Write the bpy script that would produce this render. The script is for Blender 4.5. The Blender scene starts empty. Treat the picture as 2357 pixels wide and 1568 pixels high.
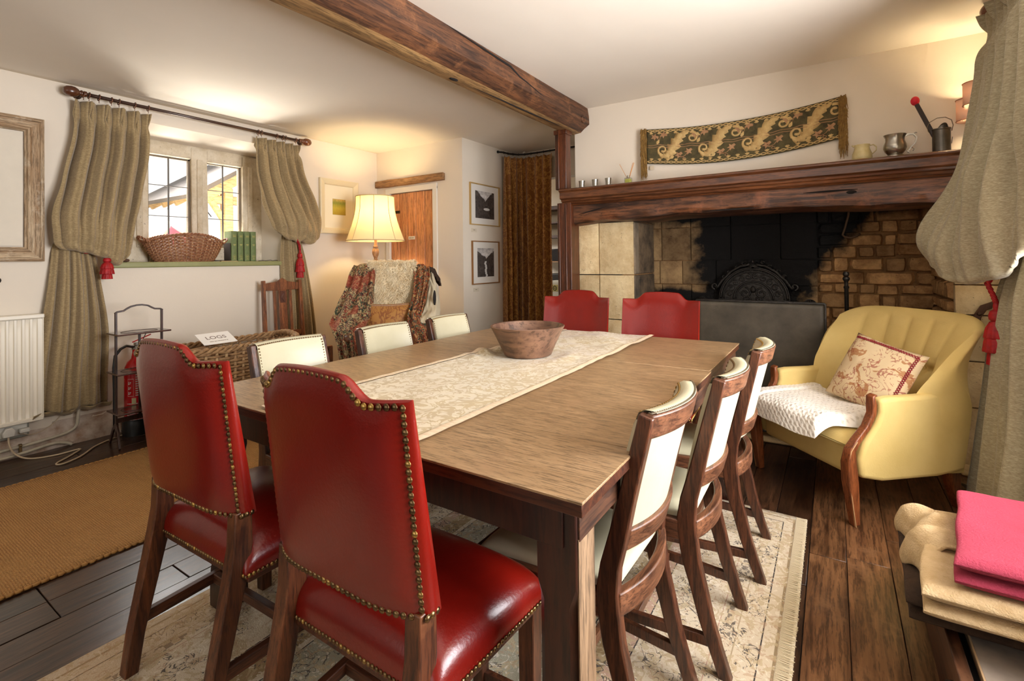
import bpy, bmesh, math, random
from math import sin, cos, pi, sqrt, atan2, radians, exp
from mathutils import Vector, Matrix, noise
random.seed(7)
S = bpy.context.scene
COL = S.collection
# ------------------------------------------------------------------ camera
cd = bpy.data.cameras.new('camera'); cam = bpy.data.objects.new('camera', cd); COL.objects.link(cam)
YAW, PITCH, ROLL = 5.78975678e-01, 1.02842269e-02, -1.25297238e-02
_f = Vector((-sin(YAW)*cos(PITCH), cos(YAW)*cos(PITCH), sin(PITCH)))
_r = Vector((cos(YAW), sin(YAW), 0)); _u = _r.cross(_f)
_r2 = cos(ROLL)*_r + sin(ROLL)*_u; _u2 = -sin(ROLL)*_r + cos(ROLL)*_u
cam.matrix_world = Matrix(((_r2.x, _u2.x, -_f.x, 0), (_r2.y, _u2.y, -_f.y, 0), (_r2.z, _u2.z, -_f.z, 1.2), (0, 0, 0, 1)))
cd.sensor_width = 36; cd.lens = 1130.0/2357*36; cd.shift_y = -(784-587.9)/2357; cd.clip_start = 0.03
S.camera = cam
# ------------------------------------------------------------------ world and light
w = bpy.data.worlds.new('sky'); S.world = w; w.use_nodes = True
w.node_tree.nodes['Background'].inputs[0].default_value = (1.0, 0.97, 0.92, 1)
w.node_tree.nodes['Background'].inputs[1].default_value = 1.0
def light(kind, name, loc, energy, col, size=1, size_y=None, target=None, spread=None):
    ld = bpy.data.lights.new(name, kind); ld.energy = energy; ld.color = col
    if kind == 'AREA':
        ld.size = size
        if size_y: ld.shape = 'RECTANGLE'; ld.size_y = size_y
        if spread: ld.spread = spread
    elif kind in ('POINT', 'SPOT'): ld.shadow_soft_size = size
    o = bpy.data.objects.new(name, ld); COL.objects.link(o); o.location = loc
    if target is not None:
        o.rotation_euler = (Vector(target)-Vector(loc)).to_track_quat('-Z', 'Y').to_euler()
    return o
# daylight through the left window: sky above, sunlit terrace below
light('AREA', 'window_daylight', (-6.6, 2.1, 3.6), 300, (1.0, 0.98, 0.95), 2.6, 1.6, (-4.4, 2.1, 1.5))
light('AREA', 'terrace_bounce', (-5.3, 2.1, 0.9), 180, (1.0, 0.95, 0.86), 1.2, 0.5, (-3.2, 2.0, 2.44))
# daylight through the window in the right wall, beside the chest
light('AREA', 'right_window_daylight', (1.75, 1.75, 1.35), 215, (0.97, 0.97, 1.0), 2.3, 1.6, (-1.5, 1.75, 1.75))
# soft fill lamp added behind the camera, standing in for unseen windows
light('AREA', 'rear_fill', (-0.9, -2.5, 1.6), 7, (1.0, 0.95, 0.88), 3.2, 1.5, (-1.3, 2.5, 1.1))
S.view_settings.view_transform = 'Standard'; S.view_settings.look = 'None'
S.view_settings.gamma = 1; S.view_settings.exposure = 0.45; S.view_settings.use_curve_mapping = False
S.cycles.use_denoising = True
S.cycles.max_bounces = 7; S.cycles.diffuse_bounces = 4; S.cycles.glossy_bounces = 3; S.cycles.transmission_bounces = 5
S.cycles.caustics_reflective = False; S.cycles.caustics_refractive = False; S.cycles.sample_clamp_indirect = 6
# ------------------------------------------------------------------ mesh builder
class M:
    def __init__(s): s.v = []; s.f = []; s.mi = []
    def add(s, vs, fs, mi=0):
        n = len(s.v); s.v += [tuple(p) for p in vs]; s.f += [tuple(i+n for i in f) for f in fs]; s.mi += [mi]*len(fs); return s
    def box(s, x0, x1, y0, y1, z0, z1, mi=0):
        return s.add([(x0,y0,z0),(x1,y0,z0),(x1,y1,z0),(x0,y1,z0),(x0,y0,z1),(x1,y0,z1),(x1,y1,z1),(x0,y1,z1)],
            [(0,3,2,1),(4,5,6,7),(0,1,5,4),(1,2,6,5),(2,3,7,6),(3,0,4,7)], mi)
    def bar(s, p0, p1, w, h, up=(0,0,1), w1=None, h1=None, mi=0):
        p0 = Vector(p0); p1 = Vector(p1); d = (p1-p0).normalized(); up = Vector(up)
        a = d.cross(up)
        if a.length < 1e-4: a = d.cross(Vector((0,1,0)))
        a.normalize(); b = a.cross(d).normalized(); w1 = w1 or w; h1 = h1 or h
        vs = []
        for p, ww, hh in ((p0, w, h), (p1, w1, h1)):
            for sa, sb in ((-1,-1),(1,-1),(1,1),(-1,1)): vs.append(p + a*ww/2*sa + b*hh/2*sb)
        return s.add(vs, [(0,3,2,1),(4,5,6,7),(0,1,5,4),(1,2,6,5),(2,3,7,6),(3,0,4,7)], mi)
    def ribbon(s, pts, w, h, side=(1,0,0), closed=False, mi=0):
        """rectangular section swept along pts; side = width axis"""
        sd = Vector(side).normalized(); P = [Vector(p) for p in pts]; n = len(P); vs = []; fs = []
        for i, p in enumerate(P):
            t = (P[min(i+1, n-1)]-P[max(i-1, 0)]).normalized(); a = (sd - t*sd.dot(t)).normalized(); b = t.cross(a).normalized()
            ww = w[i] if isinstance(w, (list, tuple)) else w; hh = h[i] if isinstance(h, (list, tuple)) else h
            for sa, sb in ((-1,-1),(1,-1),(1,1),(-1,1)): vs.append(p + a*ww/2*sa + b*hh/2*sb)
        for i in range(n-1):
            for k in range(4):
                l = (k+1) % 4; fs.append((4*i+k, 4*i+l, 4*i+4+l, 4*i+4+k))
        fs.append((0,3,2,1)); e = 4*(n-1); fs.append((e,e+1,e+2,e+3))
        return s.add(vs, fs, mi)
    def tube(s, pts, r, seg=8, closed=False, mi=0, flat=1.0):
        P = [Vector(p) for p in pts]; n = len(P); vs = []; fs = []; ref = None
        for i, p in enumerate(P):
            if closed: t = (P[(i+1) % n]-P[i-1])
            else: t = (P[min(i+1, n-1)]-P[max(i-1, 0)])
            t.normalize()
            if ref is None:
                ref = Vector((0,0,1)) if abs(t.z) < .9 else Vector((1,0,0))
            a = (ref - t*ref.dot(t)).normalized(); ref = a; b = t.cross(a)
            rr = r[i] if isinstance(r, (list, tuple)) else r
            for k in range(seg):
                an = 2*pi*k/seg; vs.append(p + a*cos(an)*rr*flat + b*sin(an)*rr)
        m = n if closed else n-1
        for i in range(m):
            j = (i+1) % n
            for k in range(seg):
                l = (k+1) % seg; fs.append((i*seg+k, i*seg+l, j*seg+l, j*seg+k))
        if not closed:
            fs.append(tuple(range(seg))[::-1]); fs.append(tuple((n-1)*seg+k for k in range(seg)))
        return s.add(vs, fs, mi)
    def lathe(s, prof, c=(0,0,0), seg=24, axis='z', mi=0, caps=True):
        vs = []; fs = []; n = len(prof); c = Vector(c)
        for r, h in prof:
            for k in range(seg):
                a = 2*pi*k/seg; x, y = r*cos(a), r*sin(a)
                q = {'z': (x, y, h), 'x': (h, x, y), 'y': (y, h, x)}[axis]; vs.append(c+Vector(q))
        for i in range(n-1):
            for k in range(seg):
                l = (k+1) % seg; fs.append((i*seg+k, i*seg+l, (i+1)*seg+l, (i+1)*seg+k))
        if caps:
            if prof[0][0] > 1e-5: fs.append(tuple(range(seg))[::-1])
            if prof[-1][0] > 1e-5: fs.append(tuple((n-1)*seg+k for k in range(seg)))
        return s.add(vs, fs, mi)
    def prism(s, poly, a0, a1, plane='xz', mi=0):
        """polygon extruded along the missing axis from a0 to a1"""
        n = len(poly)
        def P(p, a): return {'xz': (p[0], a, p[1]), 'yz': (a, p[0], p[1]), 'xy': (p[0], p[1], a)}[plane]
        vs = [P(p, a0) for p in poly]+[P(p, a1) for p in poly]
        fs = [tuple(range(n)), tuple(range(2*n-1, n-1, -1))]+[(i, i+n, (i+1) % n+n, (i+1) % n) for i in range(n)]
        return s.add(vs, fs, mi)
    def grid(s, fn, nu, nv, closeu=False, mi=0):
        vs = [fn(i/(nu if closeu else nu-1), j/(nv-1)) for j in range(nv) for i in range(nu)]; fs = []
        for j in range(nv-1):
            for i in range(nu if closeu else nu-1):
                k = (i+1) % nu; fs.append((j*nu+i, j*nu+k, (j+1)*nu+k, (j+1)*nu+i))
        return s.add(vs, fs, mi)
    def ball(s, c, rx, ry=None, rz=None, seg=10, rings=6, mi=0):
        ry = ry or rx; rz = rz or rx; c = Vector(c)
        def fn(u, v):
            a = 2*pi*u; b = pi*v-pi/2; return c+Vector((rx*cos(a)*cos(b), ry*sin(a)*cos(b), rz*sin(b)))
        return s.grid(fn, seg, rings, closeu=True, mi=mi)
    def xf(s, mat, start=0):
        for i in range(start, len(s.v)): s.v[i] = tuple(mat @ Vector(s.v[i]))
        return s
    def mesh(s, name, mats, smooth=False):
        me = bpy.data.meshes.new(name); me.from_pydata(s.v, [], s.f); me.validate()
        if not isinstance(mats, (list, tuple)): mats = [mats]
        for m in mats: me.materials.append(m)
        if len(mats) > 1 and len(me.polygons) == len(s.mi): me.polygons.foreach_set('material_index', s.mi)
        bm = bmesh.new(); bm.from_mesh(me); bmesh.ops.remove_doubles(bm, verts=bm.verts, dist=1e-5)
        bmesh.ops.recalc_face_normals(bm, faces=bm.faces); bm.to_mesh(me); bm.free()
        if smooth: me.polygons.foreach_set('use_smooth', [True]*len(me.polygons))
        return me
    def obj(s, name, mats, parent=None, smooth=False, bevel=0, world=False, solid=0, sub=0, segs=2, **tags):
        if world and parent is not None:
            s.xf(mw(parent).inverted())
        me = s.mesh(name, mats, smooth)
        o = bpy.data.objects.new(name, me); COL.objects.link(o)
        if parent is not None: o.parent = parent
        if solid:
            md = o.modifiers.new('solid', 'SOLIDIFY'); md.thickness = solid; md.offset = -1
        if bevel:
            md = o.modifiers.new('bevel', 'BEVEL'); md.width = bevel; md.segments = segs; md.limit_method = 'ANGLE'; md.angle_limit = radians(40)
            md.harden_normals = False
        if sub:
            md = o.modifiers.new('sub', 'SUBSURF'); md.levels = sub; md.render_levels = sub
        if smooth == 'auto' or (bevel and not smooth):
            me.polygons.foreach_set('use_smooth', [True]*len(me.polygons))
            try: me.set_sharp_from_angle(angle=radians(35))
            except Exception: pass
        for k, v in tags.items(): o[k] = v
        return o
def mw(o):
    m = Matrix.LocRotScale(o.location, o.rotation_euler, o.scale)
    return mw(o.parent) @ m if o.parent else m
def thing(name, label, cat, loc=(0,0,0), rz=0, group=None):
    o = bpy.data.objects.new(name, None); COL.objects.link(o); o.location = loc; o.rotation_euler = (0,0,rz)
    o.empty_display_size = .05
    o['label'] = label; o['category'] = cat
    if group: o['group'] = group
    return o
def tag(o, label, cat, group=None):
    o['label'] = label; o['category'] = cat
    if group: o['group'] = group
    return o
def struct(o): o['kind'] = 'structure'; return o
def kids(o, table=None):
    return [c for c in bpy.data.objects if c.parent == o]
def copy_tree(src, loc, rz, label, group=None):
    def rec(o, par):
        c = o.copy(); COL.objects.link(c)
        if par is not None: c.parent = par
        for k in CH.get(o.name, []): rec(k, c)
        return c
    CH = {}
    for o in bpy.data.objects:
        if o.parent: CH.setdefault(o.parent.name, []).append(o)
    r = rec(src, None); r.location = loc; r.rotation_euler = (0,0,rz); r['label'] = label
    if group: r['group'] = group
    return r
def text_mesh(txt, size, mat, name, loc, rot, parent=None, extrude=0.0004):
    cu = bpy.data.curves.new(name, 'FONT'); cu.body = txt; cu.size = size; cu.extrude = extrude; cu.align_x = 'CENTER'; cu.align_y = 'CENTER'
    t = bpy.data.objects.new(name+'_src', cu); COL.objects.link(t)
    dg = bpy.context.evaluated_depsgraph_get(); me = bpy.data.meshes.new_from_object(t.evaluated_get(dg))
    bpy.data.objects.remove(t); me.name = name; me.materials.clear(); me.materials.append(mat)
    o = bpy.data.objects.new(name, me); COL.objects.link(o)
    m = Matrix.Translation(loc) @ rot.to_matrix().to_4x4() if hasattr(rot, 'to_matrix') else Matrix.Translation(loc) @ rot
    if parent is not None:
        o.parent = parent; m = mw(parent).inverted() @ m
    o.matrix_local = m
    return o
def lerp(a, b, t): return a+(b-a)*t
def sm(t): t = max(0, min(1, t)); return t*t*(3-2*t)
def interp(tab, x):
    """smooth (Hermite, monotone) table lookup [(x,y),...]"""
    n = len(tab)
    if x <= tab[0][0]: return tab[0][1]
    if x >= tab[-1][0]: return tab[-1][1]
    k = 0
    while x > tab[k+1][0]: k += 1
    def slope(i):
        if i <= 0 or i >= n-1: return None
        a = (tab[i][1]-tab[i-1][1])/(tab[i][0]-tab[i-1][0]+1e-9); b = (tab[i+1][1]-tab[i][1])/(tab[i+1][0]-tab[i][0]+1e-9)
        return 0 if a*b <= 0 else 2*a*b/(a+b)
    (x0, y0), (x1, y1) = tab[k], tab[k+1]; h = x1-x0+1e-9; t = (x-x0)/h; d = (y1-y0)/h
    m0 = slope(k); m1 = slope(k+1); m0 = d if m0 is None else m0; m1 = d if m1 is None else m1
    return (2*t**3-3*t*t+1)*y0+(t**3-2*t*t+t)*h*m0+(-2*t**3+3*t*t)*y1+(t**3-t*t)*h*m1
def nz(x, y, z=0): return noise.noise(Vector((x, y, z)))
# ------------------------------------------------------------------ materials
def lin(c): return tuple(((v/255)/12.92 if v/255 <= .04045 else ((v/255+.055)/1.055)**2.4) for v in c)+(1,)
def new_mat(name):
    m = bpy.data.materials.new(name); m.use_nodes = True; nt = m.node_tree; return m, nt, nt.nodes['Principled BSDF']
def N(nt, kind, **kw):
    n = nt.nodes.new(kind)
    for k, v in kw.items():
        if k in n.inputs: n.inputs[k].default_value = v
        else: setattr(n, k, v)
    return n
def coords(nt, scale=(1,1,1), rand=False, world=False):
    if world: src = N(nt, 'ShaderNodeNewGeometry').outputs['Position']
    else: src = N(nt, 'ShaderNodeTexCoord').outputs['Object']
    mp = N(nt, 'ShaderNodeMapping'); mp.inputs['Scale'].default_value = scale
    nt.links.new(src, mp.inputs['Vector'])
    if rand:
        oi = N(nt, 'ShaderNodeObjectInfo'); mu = N(nt, 'ShaderNodeVectorMath', operation='SCALE'); mu.inputs[0].default_value = (37, 19, 53)
        nt.links.new(oi.outputs['Random'], mu.inputs['Scale']); nt.links.new(mu.outputs[0], mp.inputs['Location'])
    return mp.outputs['Vector']
def ramp(nt, fac, stops, const=False):
    r = N(nt, 'ShaderNodeValToRGB'); e = r.color_ramp.elements
    if const: r.color_ramp.interpolation = 'CONSTANT'
    while len(e) > 1: e.remove(e[-1])
    e[0].position = stops[0][0]; e[0].color = stops[0][1]
    for p, c in stops[1:]:
        x = e.new(p); x.color = c
    nt.links.new(fac, r.inputs['Fac']); return r.outputs['Color']
def bump(nt, b, h, strength=.3, dist=.01):
    n = N(nt, 'ShaderNodeBump'); n.inputs['Strength'].default_value = strength; n.inputs['Distance'].default_value = dist
    nt.links.new(h, n.inputs['Height']); nt.links.new(n.outputs['Normal'], b.inputs['Normal']); return n
def mix(nt, a, b, fac, mode='MIX'):
    n = N(nt, 'ShaderNodeMix', data_type='RGBA', blend_type=mode)
    for s, x in ((0, fac), (6, a), (7, b)):
        if hasattr(x, 'is_linked') or hasattr(x, 'links'): nt.links.new(x, n.inputs[s])
        else: n.inputs[s].default_value = x
    return n.outputs[2]
def math_(nt, op, a, b=None, c=None):
    n = N(nt, 'ShaderNodeMath', operation=op)
    for i, x in enumerate((a, b, c)):
        if x is None: continue
        if hasattr(x, 'links'): nt.links.new(x, n.inputs[i])
        else: n.inputs[i].default_value = x
    return n.outputs[0]
def noise_(nt, vec, scale=5, detail=4, rough=.55, dist=0):
    n = N(nt, 'ShaderNodeTexNoise'); n.inputs['Scale'].default_value = scale; n.inputs['Detail'].default_value = detail
    n.inputs['Roughness'].default_value = rough; n.inputs['Distortion'].default_value = dist; nt.links.new(vec, n.inputs['Vector']); return n.outputs['Fac']
def plain(name, c, rough=.5, metal=0, var=0.0, scale=8, bs=0.0, bscale=40, sheen=0, coat=0, spec=None, rand=False, c2=None, sub=0):
    m, nt, b = new_mat(name); c = lin(c); b.inputs['Roughness'].default_value = rough; b.inputs['Metallic'].default_value = metal
    vec = coords(nt, rand=rand)
    if var or c2:
        c2 = lin(c2) if c2 else tuple(min(1, x*(1-var)) for x in c[:3])+(1,)
        f = noise_(nt, vec, scale, 5, .6)
        nt.links.new(ramp(nt, f, [(.3, c2), (.7, c)]), b.inputs['Base Color'])
    else: b.inputs['Base Color'].default_value = c
    if bs: bump(nt, b, noise_(nt, vec, bscale, 4, .6), bs)
    if sheen:
        b.inputs['Sheen Weight'].default_value = sheen; b.inputs['Sheen Roughness'].default_value = .4
        b.inputs['Sheen Tint'].default_value = c
    if coat: b.inputs['Coat Weight'].default_value = coat; b.inputs['Coat Roughness'].default_value = .15
    if spec is not None: b.inputs['Specular IOR Level'].default_value = spec
    return m
def wood(name, dark, light_, axis='z', rough=.4, grain=1.0, rand=False, wear=None, coat=0, bs=.25, contrast=(.35, .7)):
    m, nt, b = new_mat(name); b.inputs['Roughness'].default_value = rough
    sc = {'x': (1.2, 14, 14), 'y': (14, 1.2, 14), 'z': (14, 14, 1.2)}[axis]
    vec = coords(nt, tuple(s*grain for s in sc), rand)
    f = noise_(nt, vec, 2.2, 7, .65, .6)
    col = ramp(nt, f, [(contrast[0], lin(dark)), (contrast[1], lin(light_))])
    fine = noise_(nt, vec, 9, 3, .7)
    col = mix(nt, col, lin(tuple(x*.55 for x in dark)), math_(nt, 'MULTIPLY', ramp(nt, fine, [(.42, (1,1,1,1)), (.5, (0,0,0,1))]), .55))
    if wear:
        wn = noise_(nt, coords(nt, (3,3,3), rand), 1.5, 6, .7)
        col = mix(nt, col, lin(wear), ramp(nt, wn, [(.55, (0,0,0,1)), (.75, (1,1,1,1))]))
    if rand:
        oi = N(nt, 'ShaderNodeObjectInfo'); h = N(nt, 'ShaderNodeHueSaturation')
        nt.links.new(math_(nt, 'MULTIPLY_ADD', oi.outputs['Random'], .45, .78), h.inputs['Value']); nt.links.new(col, h.inputs['Color']); col = h.outputs['Color']
    nt.links.new(col, b.inputs['Base Color'])
    bump(nt, b, f, bs, .004)
    if coat: b.inputs['Coat Weight'].default_value = coat; b.inputs['Coat Roughness'].default_value = .2
    return m
def metal(name, c, rough=.3, var=.2): return plain(name, c, rough, 1, var=var, scale=14)
def emit(name, c, st):
    m, nt, b = new_mat(name); b.inputs['Base Color'].default_value = lin(c); b.inputs['Emission Color'].default_value = lin(c); b.inputs['Emission Strength'].default_value = st; return m

def thin_glass(name, tint=(1, 1, 1, 1), refl=.08):
    m = bpy.data.materials.new(name); m.use_nodes = True; nt = m.node_tree; nt.nodes.remove(nt.nodes['Principled BSDF'])
    tr = N(nt, 'ShaderNodeBsdfTransparent'); tr.inputs[0].default_value = tint; gl = N(nt, 'ShaderNodeBsdfGlossy'); gl.inputs['Roughness'].default_value = .02
    lw = N(nt, 'ShaderNodeLayerWeight'); lw.inputs['Blend'].default_value = .25; mx = N(nt, 'ShaderNodeMixShader')
    nt.links.new(math_(nt, 'MULTIPLY_ADD', lw.outputs['Fresnel'], .6, refl*.3), mx.inputs[0]); nt.links.new(tr.outputs[0], mx.inputs[1]); nt.links.new(gl.outputs[0], mx.inputs[2])
    nt.links.new(mx.outputs[0], nt.nodes['Material Output'].inputs['Surface']); return m
W_ = {}
WALL = plain('limewash', (229,217,199), .85, var=.05, scale=1.5, bs=.25, bscale=6)
CEIL = plain('ceiling_paint', (240,231,217), .9, var=.05, scale=1.2, bs=.25, bscale=4)
WHITE = plain('white_gloss_paint', (232,226,214), .45, var=.05)
GREENPAINT = plain('sage_paint', (150,150,98), .5, var=.15, scale=12)
OAKB = wood('old_oak_beam', (50,28,16), (118,74,44), 'y', .6, .8, wear=(140,92,56), bs=.5)
OAKP = wood('polished_oak', (62,28,12), (112,58,28), 'z', .35, 1, coat=.2)
OAKM = wood('mantel_oak', (74,40,22), (132,80,46), 'x', .35, .8, coat=.25)
LINT = wood('bressummer_oak', (50,30,20), (122,76,48), 'x', .45, .55, wear=(150,92,62), bs=1.0, contrast=(.42, .62))
FLOORW = wood('floor_oak', (36,20,12), (92,62,42), 'y', .3, 1.1, rand=True, coat=.25, bs=.3)
def floor_right():
    return wood('worn_floor_oak', (74,46,28), (150,106,70), 'y', .34, 1.0, rand=True, wear=(146,108,76), coat=.1, bs=.35)
FLOORR = floor_right()
DARK = plain('dark_gap', (10,7,5), .9)
XW, YD, YF, XP, YB, XR, ZC = -4.35, 3.85, 3.72, -3.1, 4.82, .86, 2.44
# --- sub-floor and planks
fl = M().box(XW-.3, 2.2, -2.6, 7.2, -.12, -.008).obj('floor', DARK, kind='structure')
edges = [XW]; x = XW
k0 = -2.085
xs = [k0-.1435*k for k in range(16, 0, -1)] + [k0, -1.94]
rx = [-1.94+(1.84/13)*k for k in range(1, 14)] + [.026, .168, .31, .452, .594, .736, .88]
xs = [XW] + [q for q in xs if q > XW+.02] + rx
rp = random.Random(3); nplank = 0
for i in range(len(xs)-1):
    a, b = xs[i], xs[i+1]; y = -.6 - rp.random()*.9
    if abs(a+2.371) < .08: y = .563-1.3
    elif abs(a+2.085) < .05: y = .564-2.6
    far = YD if b < XP+.1 else (4.95 if b < -1.9 else 3.62)
    while y < far:
        L = rp.choice([1.3, 1.6, 1.1, 1.9]) if i > 14 else 1.3
        e = min(y+L, far)
        if e > -.2 and e-y > .02:
            nplank += 1
            dz = rp.uniform(-.0012, .0008)
            g_ = .0017 if a < -.2 else .0008; M().box(a+g_, b-g_, y+g_, e-g_, -.024, dz).obj('plank', FLOORR if a > -.2 else FLOORW, fl, bevel=.0015, segs=1)
        y += L
# --- ceiling
def cfn(u, v):
    x = XW-.1+u*(2.2-XW+.1); y = -2.7+v*(9.8)
    return (x, y, ZC+.012*nz(x*.8, y*.8, 3)*(1 if XW+.2 < x else 0))
c = M().grid(cfn, 40, 40); c.obj('ceiling', CEIL, smooth=True, solid=-.05, kind='structure')
# --- left (window) wall with splayed opening
Y0, Y1, Z0, Z1 = 1.38, 2.70, 1.18, 2.285
y0, y1, z0, z1 = 1.56, 2.63, 1.25, 2.21; XF = -4.66
wl = M()
def wl_fn_box(a, b, c, d):
    n = 14
    wl.grid(lambda u, v: (XW+.006*nz(lerp(a, b, u)*2, lerp(c, d, v)*2, 1), lerp(a, b, u), lerp(c, d, v)), n, n)
wl_fn_box(-2.7, Y0, 0, ZC+.02); wl_fn_box(Y1, YD+.02, 0, ZC+.02)
wl_fn_box(Y0, Y1, 0, Z0); wl_fn_box(Y0, Y1, Z1, ZC+.02)
def quad(m, a, b, c, d, n=6):
    a, b, c, d = map(Vector, (a, b, c, d)); m.grid(lambda u, v: a.lerp(b, u).lerp(d.lerp(c, u), v), n, n)
quad(wl, (XW,Y0,Z0), (XW,Y0,Z1), (XF,y0,z1), (XF,y0,Z0)); quad(wl, (XW,Y1,Z1), (XW,Y1,Z0), (XF,y1,Z0), (XF,y1,z1))
quad(wl, (XW,Y0,Z1), (XW,Y1,Z1), (XF,y1,z1), (XF,y0,z1)); quad(wl, (XW,Y0,Z0), (XF,y0,Z0), (XF,y1,Z0), (XW,Y1,Z0))
# outer skin
wl.box(XW-.45, XF-.06, -2.7, y0-.05, -.1, ZC+.05); wl.box(XW-.45, XF-.06, y1+.05, 4.1, -.1, ZC+.05)
wl.box(XW-.45, XF-.06, y0-.05, y1+.05, -.1, Z0); wl.box(XW-.45, XF-.06, y0-.05, y1+.05, z1+.03, ZC+.05)
wl.obj('wall_left', WALL, smooth='auto', kind='structure')
sl = M().box(XF-.02, XW+.018, Y0+.0, Y1+.0, Z0, Z0+.042).obj('trim_1', GREENPAINT, bevel=.008, kind='structure')
# roughness of low wall: plaster foot
M().grid(lambda u, v: (XW+.045*(1-sm(v*1.0))+.01*nz(u*20, v*4, 7), lerp(-1.0, 1.42, u), lerp(0, .17, v)), 50, 8).obj('baseboard_left', plain('grubby_plaster', (222,212,200), .85, c2=(150,118,92), scale=9, bs=.5, bscale=25), smooth=True, kind='structure')
# --- door wall (far left) with pine door
dw = M(); dw.box(XW-.4, -4.17, YD, YD+.12, 0, ZC+.02); dw.box(-3.465, XP, YD, YD+.12, 0, ZC+.02); dw.box(-4.17, -3.465, YD, YD+.12, 1.985, ZC+.02)
dw.obj('wall_door', WALL, kind='structure')
df = M(); df.box(-4.20, -4.137, YD-.012, YD+.08, 0, 1.99); df.box(-3.497, -3.435, YD-.012, YD+.08, 0, 1.99); df.box(-4.20, -3.435, YD-.0122, YD+.08, 1.957, 2.02)
df.obj('trim_2', WHITE, kind='structure', bevel=.004)
PINE = wood('knotty_pine', (176,112,70), (214,156,108), 'z', .45, .7, rand=True, wear=(184,116,72))
dr = M().box(-4.136, -3.498, YD+.03, YD+.05, .01, 1.955).obj('door_1', PINE, kind='structure')
dx = (-3.498+4.136)/5
for i in range(5):
    M().box(-4.136+dx*i+.0015, -4.136+dx*(i+1)-.0015, YD+.008, YD+.032, .012, 1.953).obj('plank', PINE, dr, bevel=.007)
M().box(-4.13, -3.99, YD+.0, YD+.009, 1.735, 1.765).box(-4.135, -4.11, YD-.004, YD+.009, 1.715, 1.785).obj('hinge', metal('iron_black', (60,50,42), .5), dr, bevel=.003)
M().box(-3.86, -3.77, YD+.001, YD+.009, 1.44, 1.475).obj('door_label', plain('label_card', (236,230,210), .5), dr)
INK = plain('faded_print', (128,112,92), .7)
def faux_line(m, x0, x1, y, z, h, seed, axis='x', yo=0):
    r = random.Random(seed); x = x0
    while x < x1:
        wd = r.uniform(.6, 1.6)*h
        if axis == 'x': m.box(x, min(x+wd, x1), y, y+.0006, z-h/2, z+h/2)
        else: m.box(y, y+.0006, x, min(x+wd, x1), z-h/2, z+h/2)
        x += wd+h*r.choice([.25, .25, .7])
    return m
faux_line(M(), -3.85, -3.78, YD+.0006, 1.4575, .009, 2).obj('label_print', INK, dr)
def rough_beam(m, x0, x1, y0, y1, z0, z1, n=16, amp=.006, seed=0):
    """timber along x with uneven arrises"""
    sec = [(y0, z0), ((y0+y1)/2, z0), (y1, z0), (y1, z1), ((y0+y1)/2, z1), (y0, z1), (y0, (z0+z1)/2)]
    k = len(sec); base = len(m.v); vs = []; fs = []
    for i in range(n+1):
        x = lerp(x0, x1, i/n)
        for j, (y, z) in enumerate(sec):
            vs.append((x+amp*nz(j, i, seed), y+amp*nz(x*4, j*3, seed+1)*1.5, z+amp*nz(x*4+9, j*3, seed+2)*1.5))
    for i in range(n):
        for j in range(k): fs.append((i*k+j, i*k+(j+1) % k, (i+1)*k+(j+1) % k, (i+1)*k+j))
    fs += [tuple(range(k)), tuple(n*k+j for j in range(k))[::-1]]
    return m.add(vs, fs)
rough_beam(M(), -4.34, -3.33, YD-.035, YD+.05, 2.035, 2.112).obj('trim_3', wood('pale_oak_lintel', (122,84,50), (182,140,96), 'x', .7, .8), bevel=.004, kind='structure')
# --- photograph wall (faces right), curtain wall behind
M().box(XP-.12, XP, YD+.12, YB+.1, 0, ZC+.02).obj('wall_photographs', WALL, kind='structure')
bw = M(); bw.box(XP-.1, -2.95, YB, YB+.14, 0, ZC+.02); bw.box(-2.95, -2.0, YB, YB+.14, 2.12, ZC+.02); bw.box(-2.0, -1.7, YB, YB+.14, 0, ZC+.02)
bw.obj('wall_doorway', WALL, kind='structure')
M().box(-4.2, -1.2, 6.6, 6.7, 0, ZC+.02).obj('wall_kitchen', WALL, kind='structure')
# --- fireplace wall above and beside opening
fw = M(); fw.box(-1.79, 1.0, YF, YF+.22, 1.62, ZC+.02); fw.box(-1.80, -1.70, YF+.1, 5.0, 0, ZC+.02)
fw.obj('wall_fireplace', WALL, kind='structure')
# --- right wall with window opening beside the chest (mostly outside the frame)
rw = M(); rw.box(XR, XR+.4, 2.75, YF+.2, 0, ZC+.02); rw.box(XR, XR+.4, -2.7, .85, 0, ZC+.02); rw.box(XR, XR+.4, .85, 2.75, 0, .75); rw.box(XR, XR+.4, .85, 2.75, 2.2, ZC+.02)
rw.obj('wall_right', WALL, kind='structure')
rb = M(); rb.box(XW-.1, -2.6, -2.75, -2.6, 0, ZC+.02).box(.9, XR+.4, -2.75, -2.6, 0, ZC+.02).box(-2.6, .9, -2.75, -2.6, 0, .8).box(-2.6, .9, -2.75, -2.6, 2.3, ZC+.02)
rb.obj('wall_rear', WALL, kind='structure')
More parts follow.
